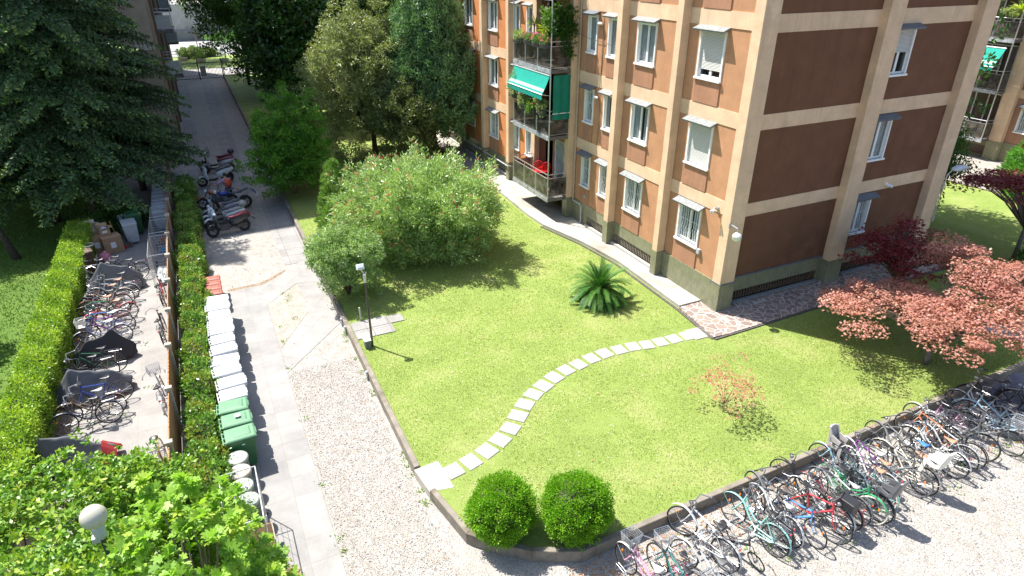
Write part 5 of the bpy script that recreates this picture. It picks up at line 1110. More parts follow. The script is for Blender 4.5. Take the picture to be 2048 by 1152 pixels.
def motorcycle(label,loc,yaw,tank,seatm,s=1.08,lean=.12):
    t=thing('motorcycle',label,'motorcycle',loc,(lean,0,yaw),'scooters and motorcycles on the drive'); t.scale=(s,s,s)
    for x in (-.72,.76):
        mb=MB(); mb.ring((0,0,0),(0,1,0),.255,.065,22,8); w_=mb.build('wheel',RUBB,t,smooth=True); w_.location=(x,0,.32)
        mb=MB(); mb.ring((0,0,0),(0,1,0),.19,.012,18,5)
        for k in range(6): mb.tube((0,0,0),(.19*math.cos(k*1.047),0,.19*math.sin(k*1.047)),.012,n=5)
        mb.ring((0,.05,0),(0,1,0),.1,.01,14,4); mb.build('rim',M('dark_alloy',(.09,.09,.095),.35,.1,8,metal=.5),w_)
    mb=MB(); mb.prism([(-.15,.78),(-.02,.92),(.22,.98),(.40,.92),(.42,.80),(.2,.74)],-.16,.16,tap=.5); mb.build('tank',tank,t,smooth=True)
    mb=MB(); mb.prism([(-.98,.92),(-.9,.98),(-.5,.88),(-.15,.84),(-.15,.78),(-.55,.78)],-.13,.13,tap=.75); mb.build('seat',seatm,t,smooth=True)
    mb=MB(); mb.box(-.25,.25,-.14,.14,.32,.62); mb.prism([(.0,.6),(.05,.75),(.2,.74),(.25,.6)],-.12,.12,tap=.8); mb.build('engine',M('engine_grey',(.13,.13,.13),.45,.3,12,metal=.5),t,bevel=.02)
    mb=MB(); mb.path([(.42,0,.88),(.2,0,.66),(-.2,0,.6),(-.3,0,.78)],.025,6)
    for q in (-.08,.08): mb.path([(.40,q,1.02),(.76,q,.32)],.022,6); mb.tube((-.3,q,.42),(-.72,q,.32),.02)
    mb.path([(.2,-.1,.4),(-.1,-.16,.26),(-.5,-.2,.36),(-.9,-.2,.5)],[.02,.03,.05,.055],8); mb.tube((0,.1,.3),(-.05,.25,.02),.012); mb.build('frame',DARKM,t)
    mb=MB(); mb.path([(.24,-.36,1.06),(.36,-.2,1.1),(.38,.2,1.1),(.24,.36,1.06)],.015,6); hb=mb.build('handlebar',DARKM,t)
    for q in (-1,1):
        mb=MB(); mb.tube((.34,q*.24,1.1),(.34,q*.36,1.28),.008,n=5); mb.ell((.34,q*.38,1.3),(.02,.07,.04),8,6); mb.build('mirror',BLK,hb)
    mb=MB(); mb.ell((.50,0,.96),(.09,.09,.09),12,8); mb.build('headlight',M('lamp_glass',(.6,.62,.65),.1,.05,5),t,smooth=True)
    mb=MB(); mb.prism([(.5,.62),(.7,.70),(.95,.62),(1.0,.52),(.76,.64)],-.06,.06); mb.build('mudguard',tank,t); mb=MB(); mb.prism([(-.98,.9),(-1.2,.84),(-1.32,.62),(-1.26,.62),(-1.1,.8)],-.05,.05); mb.build('mudguard',tank,t)
    mb=MB(); mb.box(-1.33,-1.3,-.09,.09,.55,.68); mb.build('number_plate',WHITE,t)
    return t
SW=M('paint_scooter_white',(.70,.71,.72),.25,.04,4,spec=.6); SS=M('paint_scooter_silver',(.42,.43,.43),.25,.08,4,metal=.4); SK=M('paint_scooter_black',(.03,.03,.033),.25,.1,4,spec=.6); VR=M('wine_seat',(.24,.04,.055),.45,.1,6); GS=M('grey_seat',(.10,.10,.11),.6,.1,6)
scooter('black scooter with windshield and dark top case, farthest along the drive',(.34,45.5,ZD),PI-.1,SK,VR,top=M('dark_top_case',(.06,.04,.05),.4,.1,5),shield=True,s=1.1)
scooter('silver scooter with wine coloured seat next to the farthest black one',(.38,44.7,ZD),PI-.06,SS,VR,s=1.08)
scooter('white scooter with black seat standing apart behind the person',(.13,42.2,ZD),PI+.28,SW,GS,s=1.15)
motorcycle('naked motorcycle with blue tank and long tail nearest the person',(.50,36.95,ZD),PI+.08,M('paint_moto_blue',(.02,.04,.22),.25,.1,4,spec=.6),GS,s=1.15)
motorcycle('orange brown tank motorcycle beside the blue one',(-.05,37.75,ZD),PI+.02,M('paint_moto_orange',(.38,.10,.03),.3,.1,4,spec=.6),GS,s=1.02)
scooter('grey scooter with dark seat, fourth from the near end of the parked group',(.10,35.75,ZD),PI+.1,SS,GS,s=1.06,shield=True)
scooter('white scooter with silver top case, second from the near end',(.12,34.35,ZD),PI+.16,SW,M('grey_pale_seat',(.30,.29,.28),.6,.1,6),top=M('silver_case',(.30,.30,.28),.35,.1,5),s=1.08)
scooter('white fronted scooter squeezed between silver top case and grey scooters',(-.02,34.95,ZD),PI+.12,SW,GS,s=1.04)
scooter('black scooter with wine red seat, nearest of the parked group',(.22,33.35,ZD),PI+.22,SK,VR,s=1.12)
# ================================================================ PERSON
def person():
    t=thing('person','person in a lilac shirt with an orange red backpack reaching toward the scooters','person',(.62,38.15,ZD),R(20))
    V=[];E=[];Rr=[]
    def v(p,r): V.append(p); Rr.append(r); return len(V)-1
    pel=v((0,0,.95),(.16,.12)); wa=v((.0,.02,1.10),(.14,.10)); ch=v((-.02,.05,1.32),(.17,.115)); nk=v((-.03,.08,1.50),(.06,.06)); hd=v((-.03,.10,1.60),(.075,.085)); ht=v((-.03,.11,1.72),(.065,.075))
    for a,b in ((pel,wa),(wa,ch),(ch,nk),(nk,hd),(hd,ht)): E.append((a,b))
    for sx in (-1,1):
        hip=v((sx*.10,0,.88),(.10,.10)); kn=v((sx*.12,.03,.48),(.065,.065)); an=v((sx*.12,-.02,.09),(.042,.042)); to=v((sx*.13,.15,.03),(.04,.03))
        E+= [(pel,hip),(hip,kn),(kn,an),(an,to)]
        sh=v((sx*.19,.05,1.42),(.06,.06))
        if sx<0: el=v((-.42,.14,1.26),(.043,.043)); wr=v((-.66,.22,1.16),(.03,.03)); hnd=v((-.75,.25,1.14),(.035,.018))
        else: el=v((.26,.10,1.16),(.045,.045)); wr=v((.22,.32,1.08),(.03,.03)); hnd=v((.21,.41,1.07),(.035,.018))
        E+= [(ch,sh),(sh,el),(el,wr),(wr,hnd)]
        base=Vector(V[hnd]); d=(base-Vector(V[wr])).normalized(); side=d.cross(Vector((0,0,1))).normalized()
        for k,(o_,l) in enumerate(((-.028,.06),(-.010,.075),(.010,.07),(.028,.055))):
            f1=v(tuple(base+side*o_+d*.03),(.009,.009)); f2=v(tuple(base+side*o_*1.2+d*(.03+l)+Vector((0,0,-.02))),(.007,.007)); E+= [(hnd,f1),(f1,f2)]
        th=v(tuple(base-side*.045+d*.01+Vector((0,0,-.01))),(.010,.010)); E.append((hnd,th))
    me=bpy.data.meshes.new('body'); me.from_pydata(V,E,[]); o=bpy.data.objects.new('body',me); COL.objects.link(o); o.parent=t
    sk_=o.modifiers.new('skin','SKIN'); 
    for i,r_ in enumerate(Rr): me.skin_vertices[0].data[i].radius=r_
    me.skin_vertices[0].data[0].use_root=True
    ss=o.modifiers.new('sub','SUBSURF'); ss.levels=1; ss.render_levels=2
    # one body; skin, shirt and trousers separated by height and reach in the material
    m,n,b,_=newmat('person_skin_and_clothes'); c=objc(n); x=nd(n,'ShaderNodeSeparateXYZ'); n.links.new(c,x.inputs[0])
    leg=math_(n,'LESS_THAN',x.outputs[2],.97); neck=math_(n,'GREATER_THAN',x.outputs[2],1.47); ab=math_(n,'ABSOLUTE',x.outputs[0]); hand=math_(n,'GREATER_THAN',ab,.60); h2=math_(n,'GREATER_THAN',x.outputs[1],.30)
    hand=math_(n,'MAXIMUM',hand,h2); foot=math_(n,'LESS_THAN',x.outputs[2],.10)
    c1=mixc(n,leg,(.50,.30,.48),(.05,.06,.10)); c2=mixc(n,math_(n,'MAXIMUM',neck,hand),c1,(.50,.28,.18)); c3=mixc(n,foot,c2,(.12,.12,.12)); n.links.new(c3,b.inputs['Base Color']); b.inputs['Roughness'].default_value=.8
    me.materials.append(m)
    mb=MB(); mb.ell((-.03,.085,1.68),(.088,.10,.10),14,10); mb.build('hair',M('dark_brown_hair',(.035,.02,.012),.6,.3,20),t,smooth=True)
    mb=MB(); mb.ell((-.03,.205,1.63),(.012,.02,.02),8,6); 
    for sx in (-1,1): mb.ell((-.03+sx*.082,.10,1.635),(.012,.02,.03),8,6)
    mb.build('nose_and_ears',M('skin_tone',(.50,.28,.18),.6,.05,5),t,smooth=True)
    mb=MB()
    for sx in (-1,1): mb.ell((-.03+sx*.03,.188,1.65),(.012,.006,.007),6,5)
    mb.box(-.055,-.005,.186,.192,1.585,1.592); mb.build('eyes_and_mouth',BLK,t)
    mb=MB(); 
    pr=[(-.04,1.00),(-.20,1.02),(-.235,1.14),(-.22,1.34),(-.14,1.46),(-.05,1.46)]
    mb.prism([(p[0],p[1]) for p in pr],-.16,.16,Matrix.Rotation(R(90),4,'Z'),.8); bp_=mb.build('backpack',M('orange_red_nylon',(.62,.09,.025),.5,.12,9),t,smooth=True)
    mb=MB(); mb.prism([(-.2,1.04),(-.29,1.06),(-.285,1.2),(-.2,1.24)],-.11,.11,Matrix.Rotation(R(90),4,'Z'),.8); mb.build('pocket',M('dark_orange_nylon',(.42,.05,.02),.5,.12,9),bp_,smooth=True)
    mb=MB()
    for sx in (-1,1): mb.path([(sx*.11,-.05,1.44),(sx*.12,.08,1.47),(sx*.13,.17,1.32),(sx*.14,.10,1.10),(sx*.12,-.04,1.06)],.016,5)
    mb.build('strap',DARKM,bp_)
person()
# ================================================================ BALCONY THINGS
def chair(label,loc,rot,mat):
    t=thing('garden_chair',label,'chair',loc,(0,0,rot)); mb=MB(); mb.box(-.24,.24,-.22,.22,.40,.43); mb.build('seat',mat,t,bevel=.01)
    mb=MB(); 
    for k in range(5): 
        x=-.16+k*.08; mb.path([(x*.7,.21,.43),(x,.25,.65),(x*1.15,.29,.83)],.018,5)
    mb.path([(-.2,.21,.45),(-.25,.26,.65),(-.2,.29,.82),(0,.31,.9),(.2,.29,.82),(.25,.26,.65),(.2,.21,.45)],.02,6); mb.build('backrest',mat,t)
    for sx in (-1,1):
        mb=MB(); mb.path([(sx*.25,.24,.64),(sx*.28,0,.66),(sx*.26,-.2,.62),(sx*.24,-.2,.42)],.02,5); mb.build('armrest',mat,t)
        for sy in (-1,1):
            mb=MB(); mb.tube((sx*.22,sy*.2,.41),(sx*.26,sy*.24,0),.022); mb.build('leg',mat,t)
    return t
chair('red plastic garden chair on the lowest balcony',(16.35,30.1,1.28),-1.0,M('red_plastic',(.60,.012,.012),.35,.08,5))
chair('second red plastic chair stacked close behind the other on the lowest balcony',(16.1,30.5,1.28),-.8,M('red_plastic',(.60,.012,.012),.35,.08,5))
chair('dark green plastic garden chair on the lowest balcony, right end',(15.95,27.95,1.28),-1.2,M('dark_green_plastic',(.01,.045,.03),.4,.1,5))
t=thing('plant_pot','small red flower pot with green rim on the lowest balcony','pot',(15.45,28.3,1.28)); mb=MB(); mb.lathe([(.1,0),(.15,.28),(.16,.3)],12); mb.build('pot',M('red_plastic',(.60,.012,.012),.35,.08,5),t); mb=MB(); mb.ring((0,0,.34),(0,0,1),.14,.03,14,6); mb.build('rim',M('mint_plastic',(.1,.5,.38),.4,.05,5),t)
def plant(label,loc,radii,leaf,n,per,size,shape=DIA,name='balcony_plant',cat='plant',fl=None,nfl=0,trough=None,group=None,flat=.3,clump=.13):
    t=thing(name,label,cat,loc,0,group)
    Pp,A,N,r_=puff(shellpts(n,(0,0,radii[2]*.6),radii,-.9,.2,.3),(clump,clump,clump*.9),per,flat=flat); leafmesh('foliage',Pp,A,N,size,shape,leaf,t,r_)
    if fl is not None:
        Pp,A,N,r_=puff(shellpts(nfl,(0,0,radii[2]*.7),(radii[0],radii[1],radii[2]*1.05),-.2,.85,.2),(.05,.05,.04),12); leafmesh('flowers',Pp,A,N,.045,OVA,fl,t,r_)
    if trough:
        mb=MB(); mb.box(-trough[0]/2,trough[0]/2,-trough[1]/2,trough[1]/2,-.22,-.01); mb.build('trough',DARKM if len(trough)<3 else trough[2],t,bevel=.01)
    return t
LGp=leafmat('balcony_green',[(.05,.13,.015),(.10,.22,.03),(.22,.35,.06)]); PALEL=leafmat('pale_balcony_leaf',[(.14,.20,.08),(.30,.36,.16),(.42,.45,.24)]); IVYL=leafmat('dark_ivy_leaf',[(.02,.07,.012),(.05,.13,.02),(.12,.22,.035)])
PINKF=leafmat('pink_petal',[(.75,.05,.22),(.85,.18,.30),(.9,.35,.4)],trc=(1,1,1)); YELP=leafmat('yellow_palm_leaf',[(.20,.32,.02),(.35,.45,.03),(.5,.5,.05)])
plant('climbing plant covering the right side of the top visible balcony',(15.65,27.18,8.45),(.62,.22,1.25),IVYL,70,60,.11,name='climbing_plant',clump=.2)
plant('white flowered climber around the corner post of the top balcony',(15.05,27.6,9.0),(.25,.5,.85),LGp,26,50,.09,fl=leafmat('white_petal',[(.7,.7,.6),(.8,.8,.75)],trc=(1,1,1)),nfl=16,name='climbing_plant',clump=.15)
for i,y in enumerate((27.75,28.55,29.35)): plant(['pink geranium trough hung on the top balcony rail nearest the corner','pink geranium trough in the middle of the top balcony rail','pink and white geranium trough, left of the middle one'][i],(14.9,y,8.62),(.2,.42,.2),LGp,16,40,.07,fl=PINKF,nfl=20,trough=(.2,.72),name='flower_trough',cat='flower trough',group='flower troughs on the top balcony')
plant('pale trailing plant in a trough at the far end of the top balcony rail',(14.9,30.4,8.6),(.25,.7,.26),PALEL,24,40,.08,trough=(.2,.9),name='flower_trough',cat='flower trough')
for i,(y,x,z,sz) in enumerate(((30.1,15.6,9.25,.5),(28.2,15.2,9.15,.5),(29.2,15.7,9.1,.4),(30.9,15.1,8.75,.35))):
    t=thing('spiky_palm',['spiky yellow green palm at the far end of the top balcony','spiky yellow palm near the corner post of the top balcony','spiky pale palm in the middle of the top balcony','small spiky palm at the left tip of the top balcony rail'][i],'plant',(x,y,z),0,'spiky palms on the top balcony')
    n=44; d=unit(rng.normal(size=(n,3))*np.array([1,1,.7])+np.array([0,0,.35])); leafmesh('leaves',np.zeros((n,3)),d,rdir(n)+np.array([0,0,1]),sz,np.array([(0,.01,0),(.5,.05,.03),(1,0,-.15),(.5,-.05,.03)]),YELP if i!=2 else PALEL,t)
    mb=MB(); mb.tube((0,0,z*0-1.2 if i<3 else -.2),(0,0,0),.03); mb.build('stem',M('bark_brown',(.10,.06,.035),.9,.3,8),t)
for i,(y,x,z,r_) in enumerate(((27.9,14.9,5.6,(.25,.45,.38)),(28.8,14.85,5.45,(.28,.5,.30)),(29.8,14.9,5.5,(.28,.5,.30)),(30.9,14.85,5.9,(.35,.5,.55)))):
    plant(['pale leafy flowering plant on the middle balcony rail, nearest the corner','yellow green trailing plant on the middle balcony rail, second from the corner','pale trailing plant on the middle balcony rail, third from the corner','large pale grey green shrub at the far end of the middle balcony rail'][i],(x,y,z),r_,PALEL if i!=1 else LGp,26,42,.085,fl=PINKF if i in(0,1) else None,nfl=6,trough=(.22,.75),name='flower_trough',cat='flower trough',group='plants on the middle balcony rail')
plant('light green potted shrub inside the middle balcony',(15.6,30.6,5.3),(.35,.4,.6),LGp,24,45,.1)
for i,(y,z) in enumerate(((25.7,8.9),(27.2,8.9),(27.0,5.7))):
    plant(['pale trailing plant on the far wing balcony above the teal awning','second pale plant on the far wing balcony above the awning, further back','small plant on the far wing balcony below the teal awning'][i],(46.3,y,z-.0),(.25,.5,.3),PALEL if i<2 else LGp,20,30,.13,group='plants on the far wing balconies')
t=thing('spiky_palm','spiky green palm on the far wing balcony at the top right corner','plant',(46.5,25.2,9.3)); n=40; d=unit(rng.normal(size=(n,3))*np.array([1,1,.7])+np.array([0,0,.35])); leafmesh('leaves',np.zeros((n,3)),d,rdir(n)+np.array([0,0,1]),.8,np.array([(0,.01,0),(.5,.05,.03),(1,0,-.15),(.5,-.05,.03)]),YELP,t)
# ================================================================ VEGETATION
BARK=M('bark_brown',(.10,.06,.035),.9,.3,8,.5); BARKG=M('bark_grey',(.17,.14,.11),.9,.3,8,.5); BARKD=M('bark_dark',(.055,.035,.025),.95,.3,8,.6)
def trunkmesh(t,pts,rr,mat=BARK,name='trunk',n=8): return MB().path(pts,rr,n).build(name,mat,t,True)
# --- lawn blades
def inpoly(P_,poly):
    x,y=P_[:,0],P_[:,1]; c=np.zeros(len(P_),bool); n=len(poly); j=n-1
    for i in range(n):
        xi,yi=poly[i]; xj,yj=poly[j]
        c^=((yi>y)!=(yj>y))&(x<(xj-xi)*(y-yi)/(yj-yi+1e-12)+xi); j=i
    return c
TRI=np.array([(0,.12,0),(0,-.12,0),(1,0,.12)])
GL=leafmat('grass_blade',[(.185,.26,.052),(.275,.365,.08),(.38,.455,.13),(.52,.49,.23)],tr=.45,trc=(1.1,1.15,.7))
def blades(name,poly,bb,n,h,z,mat,kill=None):
    q=np.column_stack([rng.uniform(bb[0],bb[1],n),rng.uniform(bb[2],bb[3],n)]); q=q[inpoly(q,poly)]
    for (cx_,cy_) in SP: 
        d=np.abs(q-np.array([cx_,cy_])); q=q[~((d[:,0]<.235)&(d[:,1]<.235))]
    # uneven cover: thin where a smooth random field is low
    fld=np.sin(q[:,0]*2.1+1.3*np.sin(q[:,1]*1.7))+np.sin(q[:,1]*2.9+1.1*np.sin(q[:,0]*1.3+2)); q=q[rng.random(len(q))<.72+.10*fld]
    m=len(q); Pp=np.column_stack([q,np.full(m,z)]); A=np.array([0,0,1.])+rng.normal(size=(m,3))*.55; A[:,2]=np.abs(A[:,2])*.8+.25
    L=h*(.6+.8*rng.random(m)); r_=np.clip(.5+.12*(np.sin(q[:,0]*1.3+q[:,1]*.7)+np.sin(q[:,1]*2.3-q[:,0]))/2+rng.normal(size=m)*.3,0,1)
    rs_=np.random.default_rng(5)
    for _ in range(46):
        cx_,cy_=(lambda k:(SP[k][0]+rs_.normal()*.6,SP[k][1]+rs_.normal()*.6))(rs_.integers(len(SP))) if _%3==0 else (rs_.uniform(bb[0],bb[1]),rs_.uniform(bb[2],bb[3])); rd=rs_.uniform(.12,.5); dd=np.hypot((q[:,0]-cx_)*rs_.uniform(.6,1.4),q[:,1]-cy_)/rd; w_=np.clip(1.25-dd,0,1); r_=r_*(1-w_)+w_*(.8+.2*rng.random(m)); L=L*(1-.45*w_)
    o=leafmesh(name,Pp,A,rdir(m),L,TRI*np.array([1,1.6,1]),mat,None,r_); o['kind']='stuff'; return o
LP=[(3.5,33),(3.5,13.1),(4.0,12.9),(4.1,12),(3.85,11.9),(4.1,10.4),(5.05,9.4),(6,8.86),(7.2,8.9),(24.0,9.0),(28,9.2),(28,14.6),(15.0,14.5),(15.2,17),(15.35,21.4),(15,24),(14.4,27),(14.5,33)]
blades('grass_blades',LP,(3.4,28,8.8,20),240000,.042,0,GL)
blades('grass_blades',LP,(3.4,16,20,33),60000,.055,0,GL)
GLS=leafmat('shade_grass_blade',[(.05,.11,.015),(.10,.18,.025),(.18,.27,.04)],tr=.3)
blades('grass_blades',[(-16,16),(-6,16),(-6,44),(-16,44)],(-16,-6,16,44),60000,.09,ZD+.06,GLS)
# daisies and clover heads
_CL=leafmat('clover_white',[(.6,.6,.55),(.75,.75,.7)],tr=.2,trc=(1,1,1))
q=np.column_stack([rng.uniform(3.6,22,900),rng.uniform(9.2,26,900)]); q=q[inpoly(q,LP)]; o=leafmesh('clover_heads',np.column_stack([q,np.full(len(q),.045)]),rng.normal(size=(len(q),3))*np.array([1,1,.1]),np.tile([0,0,1.],(len(q),1)),.028,OVA*np.array([1,1.6,1]),_CL); o['kind']='stuff'
# fallen leaves and weeds
def scatter(name,n,bb,size,mat,z=ZD+.012,poly=None,shape=OVA):
    q=np.column_stack([rng.uniform(bb[0],bb[1],n),rng.uniform(bb[2],bb[3],n)]); 
    if poly: q=q[inpoly(q,poly)]
    m=len(q); A=rng.normal(size=(m,3)); A[:,2]*=.15; N=np.array([0,0,1.])+rng.normal(size=(m,3))*.3
    o=leafmesh(name,np.column_stack([q,np.full(m,z)]),A,N,size*(.6+.8*rng.random(m)),shape,mat); o['kind']='stuff'; return o
LIT=leafmat('dry_leaf',[(.22,.10,.05),(.38,.20,.10),(.50,.32,.20),(.42,.13,.06)],tr=.1,trc=(1,1,1))
scatter('fallen_leaves',900,(5.5,12.5,7.6,8.6),.07,LIT); scatter('fallen_leaves',450,(3.0,7.5,7.2,9.2),.06,LIT,poly=[(3.0,12),(3.0,9.6),(4.6,8.6),(5.9,8.3),(7.5,8.3),(7.5,7.2),(3,7.2)]); scatter('fallen_leaves',250,(-.4,3.2,26.5,31),.06,LIT); scatter('fallen_leaves',420,(0.9,3.25,3,26),.05,LIT); scatter('fallen_leaves',160,(3.6,16,9.3,30),.06,LIT,z=.03); scatter('fallen_leaves',160,(7,20,2,8),.05,LIT); scatter('fallen_leaves',400,(-2.2,-.9,12,41),.06,LIT,z=ZD+.03)
# pebbles that stand proud on the near gravel
WEED=leafmat('weed_leaf',[(.08,.18,.02),(.18,.32,.04),(.3,.4,.08)])
def weeds(pts,sd,k=14):
    q=np.repeat(np.array(pts,float),k,0); q=q+rng.normal(size=q.shape)*sd; m=len(q); A=rng.normal(size=(m,3))*.8; A[:,2]=np.abs(A[:,2])+.3; o=leafmesh('weeds',np.column_stack([q,np.full(m,ZD+.01)]),A,rdir(m)+np.array([0,0,1]),.06,OVA,WEED); o['kind']='stuff'
weeds([(3.24,y+rng.normal()*.5) for y in rng.uniform(10.5,30,24)]+[(.97+rng.random()*.15,y) for y in rng.uniform(10,20,5)]+[(rng.uniform(1.1,2.2),rng.uniform(21.5,25.5)) for _ in range(6)],.07)
weeds([(rng.uniform(8,20),rng.uniform(6.3,8.5)) for _ in range(26)]+[(rng.uniform(-5.5,-2.5),rng.uniform(17,28)) for _ in range(12)],.09)
PEB=M('pebble_mix',(.46,.43,.38),.85,.45,60,0,world=True)
TET=np.array([(0,0,0),(.5,.4,.35),(1,0,0),(.5,-.4,.3)])
PEBM=leafmat('pebble_faces',[(.16,.15,.14),(.30,.285,.265),(.40,.38,.355),(.34,.255,.18),(.56,.545,.52)],tr=0,rough=.9)
n_=60000; q=np.column_stack([rng.uniform(.95,22,n_),rng.uniform(1.5,8.5,n_)**1.0]); q2=np.column_stack([rng.uniform(.98,3.2,26000),rng.uniform(8,19.5,26000)]); q=np.concatenate([q,q2]); m_=len(q)
A=rng.normal(size=(m_,3)); A[:,2]*=.25; N=np.array([0,0,1.])+rng.normal(size=(m_,3))*.45
o=leafmesh('loose_pebbles',np.column_stack([q,np.full(m_,ZD+.006)]),A,N,.022+.028*rng.random(m_),OVA,PEBM); o['kind']='stuff'
# --- box balls
BOX=leafmat('boxwood_leaf',[(.04,.15,.008),(.10,.28,.012),(.20,.40,.02),(.33,.47,.04)],tr=.4)
COREG=M('shade_core',(.035,.045,.015),.95,.4,9)  # dark colour stands in for the shade deep inside clipped foliage
def ball(label,loc,r,group):
    t=thing('box_bush',label,'shrub',loc,0,group)
    C=rdir(900); C=C[C[:,2]>-.75]; C=C*np.array(r)*(.93+.05*rng.normal(size=(len(C),1))+.06*np.sin(4*C[:,:1]+3*C[:,1:2]+r[0]*40)+.10*(rng.random((len(C),1))<.05)+.04*np.sin(7*C[:,2:3]+5*C[:,:1]))+np.array([0,0,r[2]*.92])
    Pp,A,N,r_=puff(C,(.10,.10,.09),34,up=.5,jit=.8,flat=.2); A=unit(A+.5*unit(Pp-np.array([0,0,r[2]*.9])))
    leafmesh('foliage',Pp,A,N,.036+.02*rng.random(len(Pp)),OVA,BOX,t,r_)
    mb=MB(); mb.ell((0,0,r[2]*.92),(r[0]*.84,r[1]*.84,r[2]*.86),14,10); mb.tube((0,0,-.02),(0,0,.3),.05); mb.build('stem',COREG,t)  # stem plus a solid core, inner shade put into its dark colour
    return t
ball('clipped round box bush nearer the entry slab, left one of the pair',(4.55,10.10,0),(.76,.76,.72),'clipped box bushes in the lawn corner')
ball('clipped round box bush nearer the bicycles, right one of the pair',(6.14,9.36,0),(.80,.78,.76),'clipped box bushes in the lawn corner')
# --- sago palm
def cycas(loc):
    t=thing('sago_palm','dark green sago palm with stiff arching fronds in the lawn','palm',loc)
    CY=leafmat('sago_leaflet',[(.012,.06,.012),(.03,.12,.02),(.08,.2,.03),(.25,.28,.04)],tr=.2,rough=.5,spec=.3)
    Ps=[];As=[];Ns=[];Ls=[];rn=[]; mb=MB()
    for i in range(105):
        az=i*2.39996; el=R(85-95*(i/105)**.8); L=1.3+.25*random.random()-(.25 if i<12 else 0); d=Vector((math.cos(az)*math.cos(el),math.sin(az)*math.cos(el),math.sin(el))); p=Vector((0,0,.42)); K=16; pts=[p.copy()]; tone=random.random()
        for k in range(K):
            d=(d+Vector((0,0,-.075*(1+.6*math.cos(el))))).normalized(); p=p+d*(L/K); pts.append(p.copy()); side=d.cross(Vector((0,0,1))); side=side.normalized() if side.length>.05 else Vector((1,0,0)); up=side.cross(d)
            if k>1:
                for s_ in (-1,1):
                    for h_ in (0,.5):
                        pp=p-d*(L/K)*h_; a=(d*.75+side*s_*.9+up*.28).normalized(); Ps.append(pp); As.append(a); Ns.append(up); Ls.append(.19*(1-.6*abs(k/K-.45))); rn.append(tone*.5+.35*random.random())
        mb.path(pts[::3],.008,4)
    leafmesh('fronds',np.array(Ps),np.array(As),np.array(Ns),np.array(Ls),np.array([(0,.085,0),(.6,.075,0),(1,0,-.03),(.6,-.075,0),(0,-.085,0)]),CY,t,np.array(rn))
    mb.build('rachises',M('rachis_green',(.12,.2,.04),.5,.1,5),t)
    MB().lathe([(.20,-.02),(.24,.15),(.2,.38),(.12,.48)],12).build('trunk',BARKD,t)
cycas((12.9,18.9,0))
# --- oleander
OL=leafmat('oleander_leaf',[(.11,.20,.055),(.21,.34,.10),(.36,.49,.18),(.50,.58,.29)],tr=.25,rough=.4,spec=.55); RF=leafmat('oleander_red_petal',[(.62,.01,.05),(.80,.03,.10),(.85,.18,.22)],tr=.3,trc=(1,1,1))
def oleander():
    t=thing('oleander','huge oleander bush covered in small red flowers in the middle of the lawn','shrub',(8.5,26.3,0))
    C=shellpts(1750,(-.4,.4,2.3),(3.65,3.6,2.15),-.92,.62,.26); lob=.93+.11*np.clip(np.sin(1.9*C[:,0]+.7)*np.sin(1.7*C[:,1]+.4)*1.3+.5*np.sin(2.8*C[:,2]+C[:,0]),-1,1); C=C*lob[:,None]; C=np.concatenate([C,shellpts(1000,(-.15,.3,2.0),(2.9,2.7,1.7),-.9,.35,.2)]); C[:,2]=np.maximum(C[:,2],.25+.3*rng.random(len(C)))
    k=34; n=len(C)*k; Cc=np.repeat(C,k,0); out=unit(Cc*np.array([.5,.5,.35])+np.array([0,0,.55])); A=unit(out*.9+rng.normal(size=(n,3))*.55); Pp=Cc+rng.normal(size=(n,3))*.10+A*.03+out*rng.uniform(-.22,.1,(n,1))
    tone=np.repeat(rng.random(len(C)),k)*.5+.5*rng.random(n)
    leafmesh('foliage',Pp,A,rdir(n)+np.array([0,0,.8]),.12+.09*rng.random(n),NAR*np.array([1,1.25,1]),OL,t,tone)
    top=C[(np.linalg.norm((C-np.array([-.15,.3,2.35]))/np.array([3.9,3.7,2.15]),axis=1)>.78)&(C[:,2]>1.2)]; F=top[rng.random(len(top))<.42]
    Pp,A,N,r_=puff(F+unit(F)*.12+np.array([0,0,.06]),(.07,.07,.05),10); leafmesh('flowers',Pp,A,N,.055,OVA,RF,t,r_)
    T=rndpick(C,60); limbs(t,(0,0,0),[tuple(p*np.array([.9,.9,.92])) for p in T],.028,BARKG,'stems',n=4)
oleander()
def shrub(name,label,loc,c,r,n,per,clump,size,leaf,shape=DIA,bark=BARK,nl=22,r0=.03,lump=.2,zmin=-.7,flat=.3,up=.35,fl=None,nfl=0,fsz=.05,group=None,cat='shrub',inner=.6,fork=None,stemfrac=.85,jit=.6):
    t=thing(name,label,cat,loc,0,group); C=np.concatenate([shellpts(n,c,r,zmin,inner,lump),shellpts(n//2,c,np.array(r)*.68,zmin,.3,lump)]); C=C[C[:,2]>.12]
    Pp,A,N,r_=puff(C,clump,per,up=up,flat=flat,jit=jit); leafmesh('foliage',Pp,A,N,size*(.7+.6*rng.random(len(Pp))),shape,leaf,t,r_)
    if fl is not None:
        F=C[np.linalg.norm((C-np.array(c))/np.array(r),axis=1)>.85]; F=F[rng.random(len(F))<nfl]; Pp,A,N,r_=puff(F+unit(F-np.array(c))*clump[0]*.9,(.04,.04,.03),7); leafmesh('flowers',Pp,A,N,fsz,OVA,fl,t,r_)
    if nl: limbs(t,(0,0,0),[tuple(np.array(p)*stemfrac) for p in rndpick(C,nl)],r0,bark,'stems',fork=fork)
    return t
VB=leafmat('viburnum_leaf',[(.08,.17,.05),(.17,.29,.09),(.30,.42,.16),(.44,.52,.28)],tr=.35)
t=shrub('flowering_shrub','pale green round shrub with tiny whitish flowers at the drive kerb, left of the oleander',(4.0,23.7,0),(0,0,1.6),(1.35,1.45,1.4),460,62,(.16,.16,.14),.075,VB,fl=leafmat('pale_blossom',[(.6,.52,.55),(.7,.66,.66)],trc=(1,1,1)),nfl=.5,fsz=.04,r0=.035)
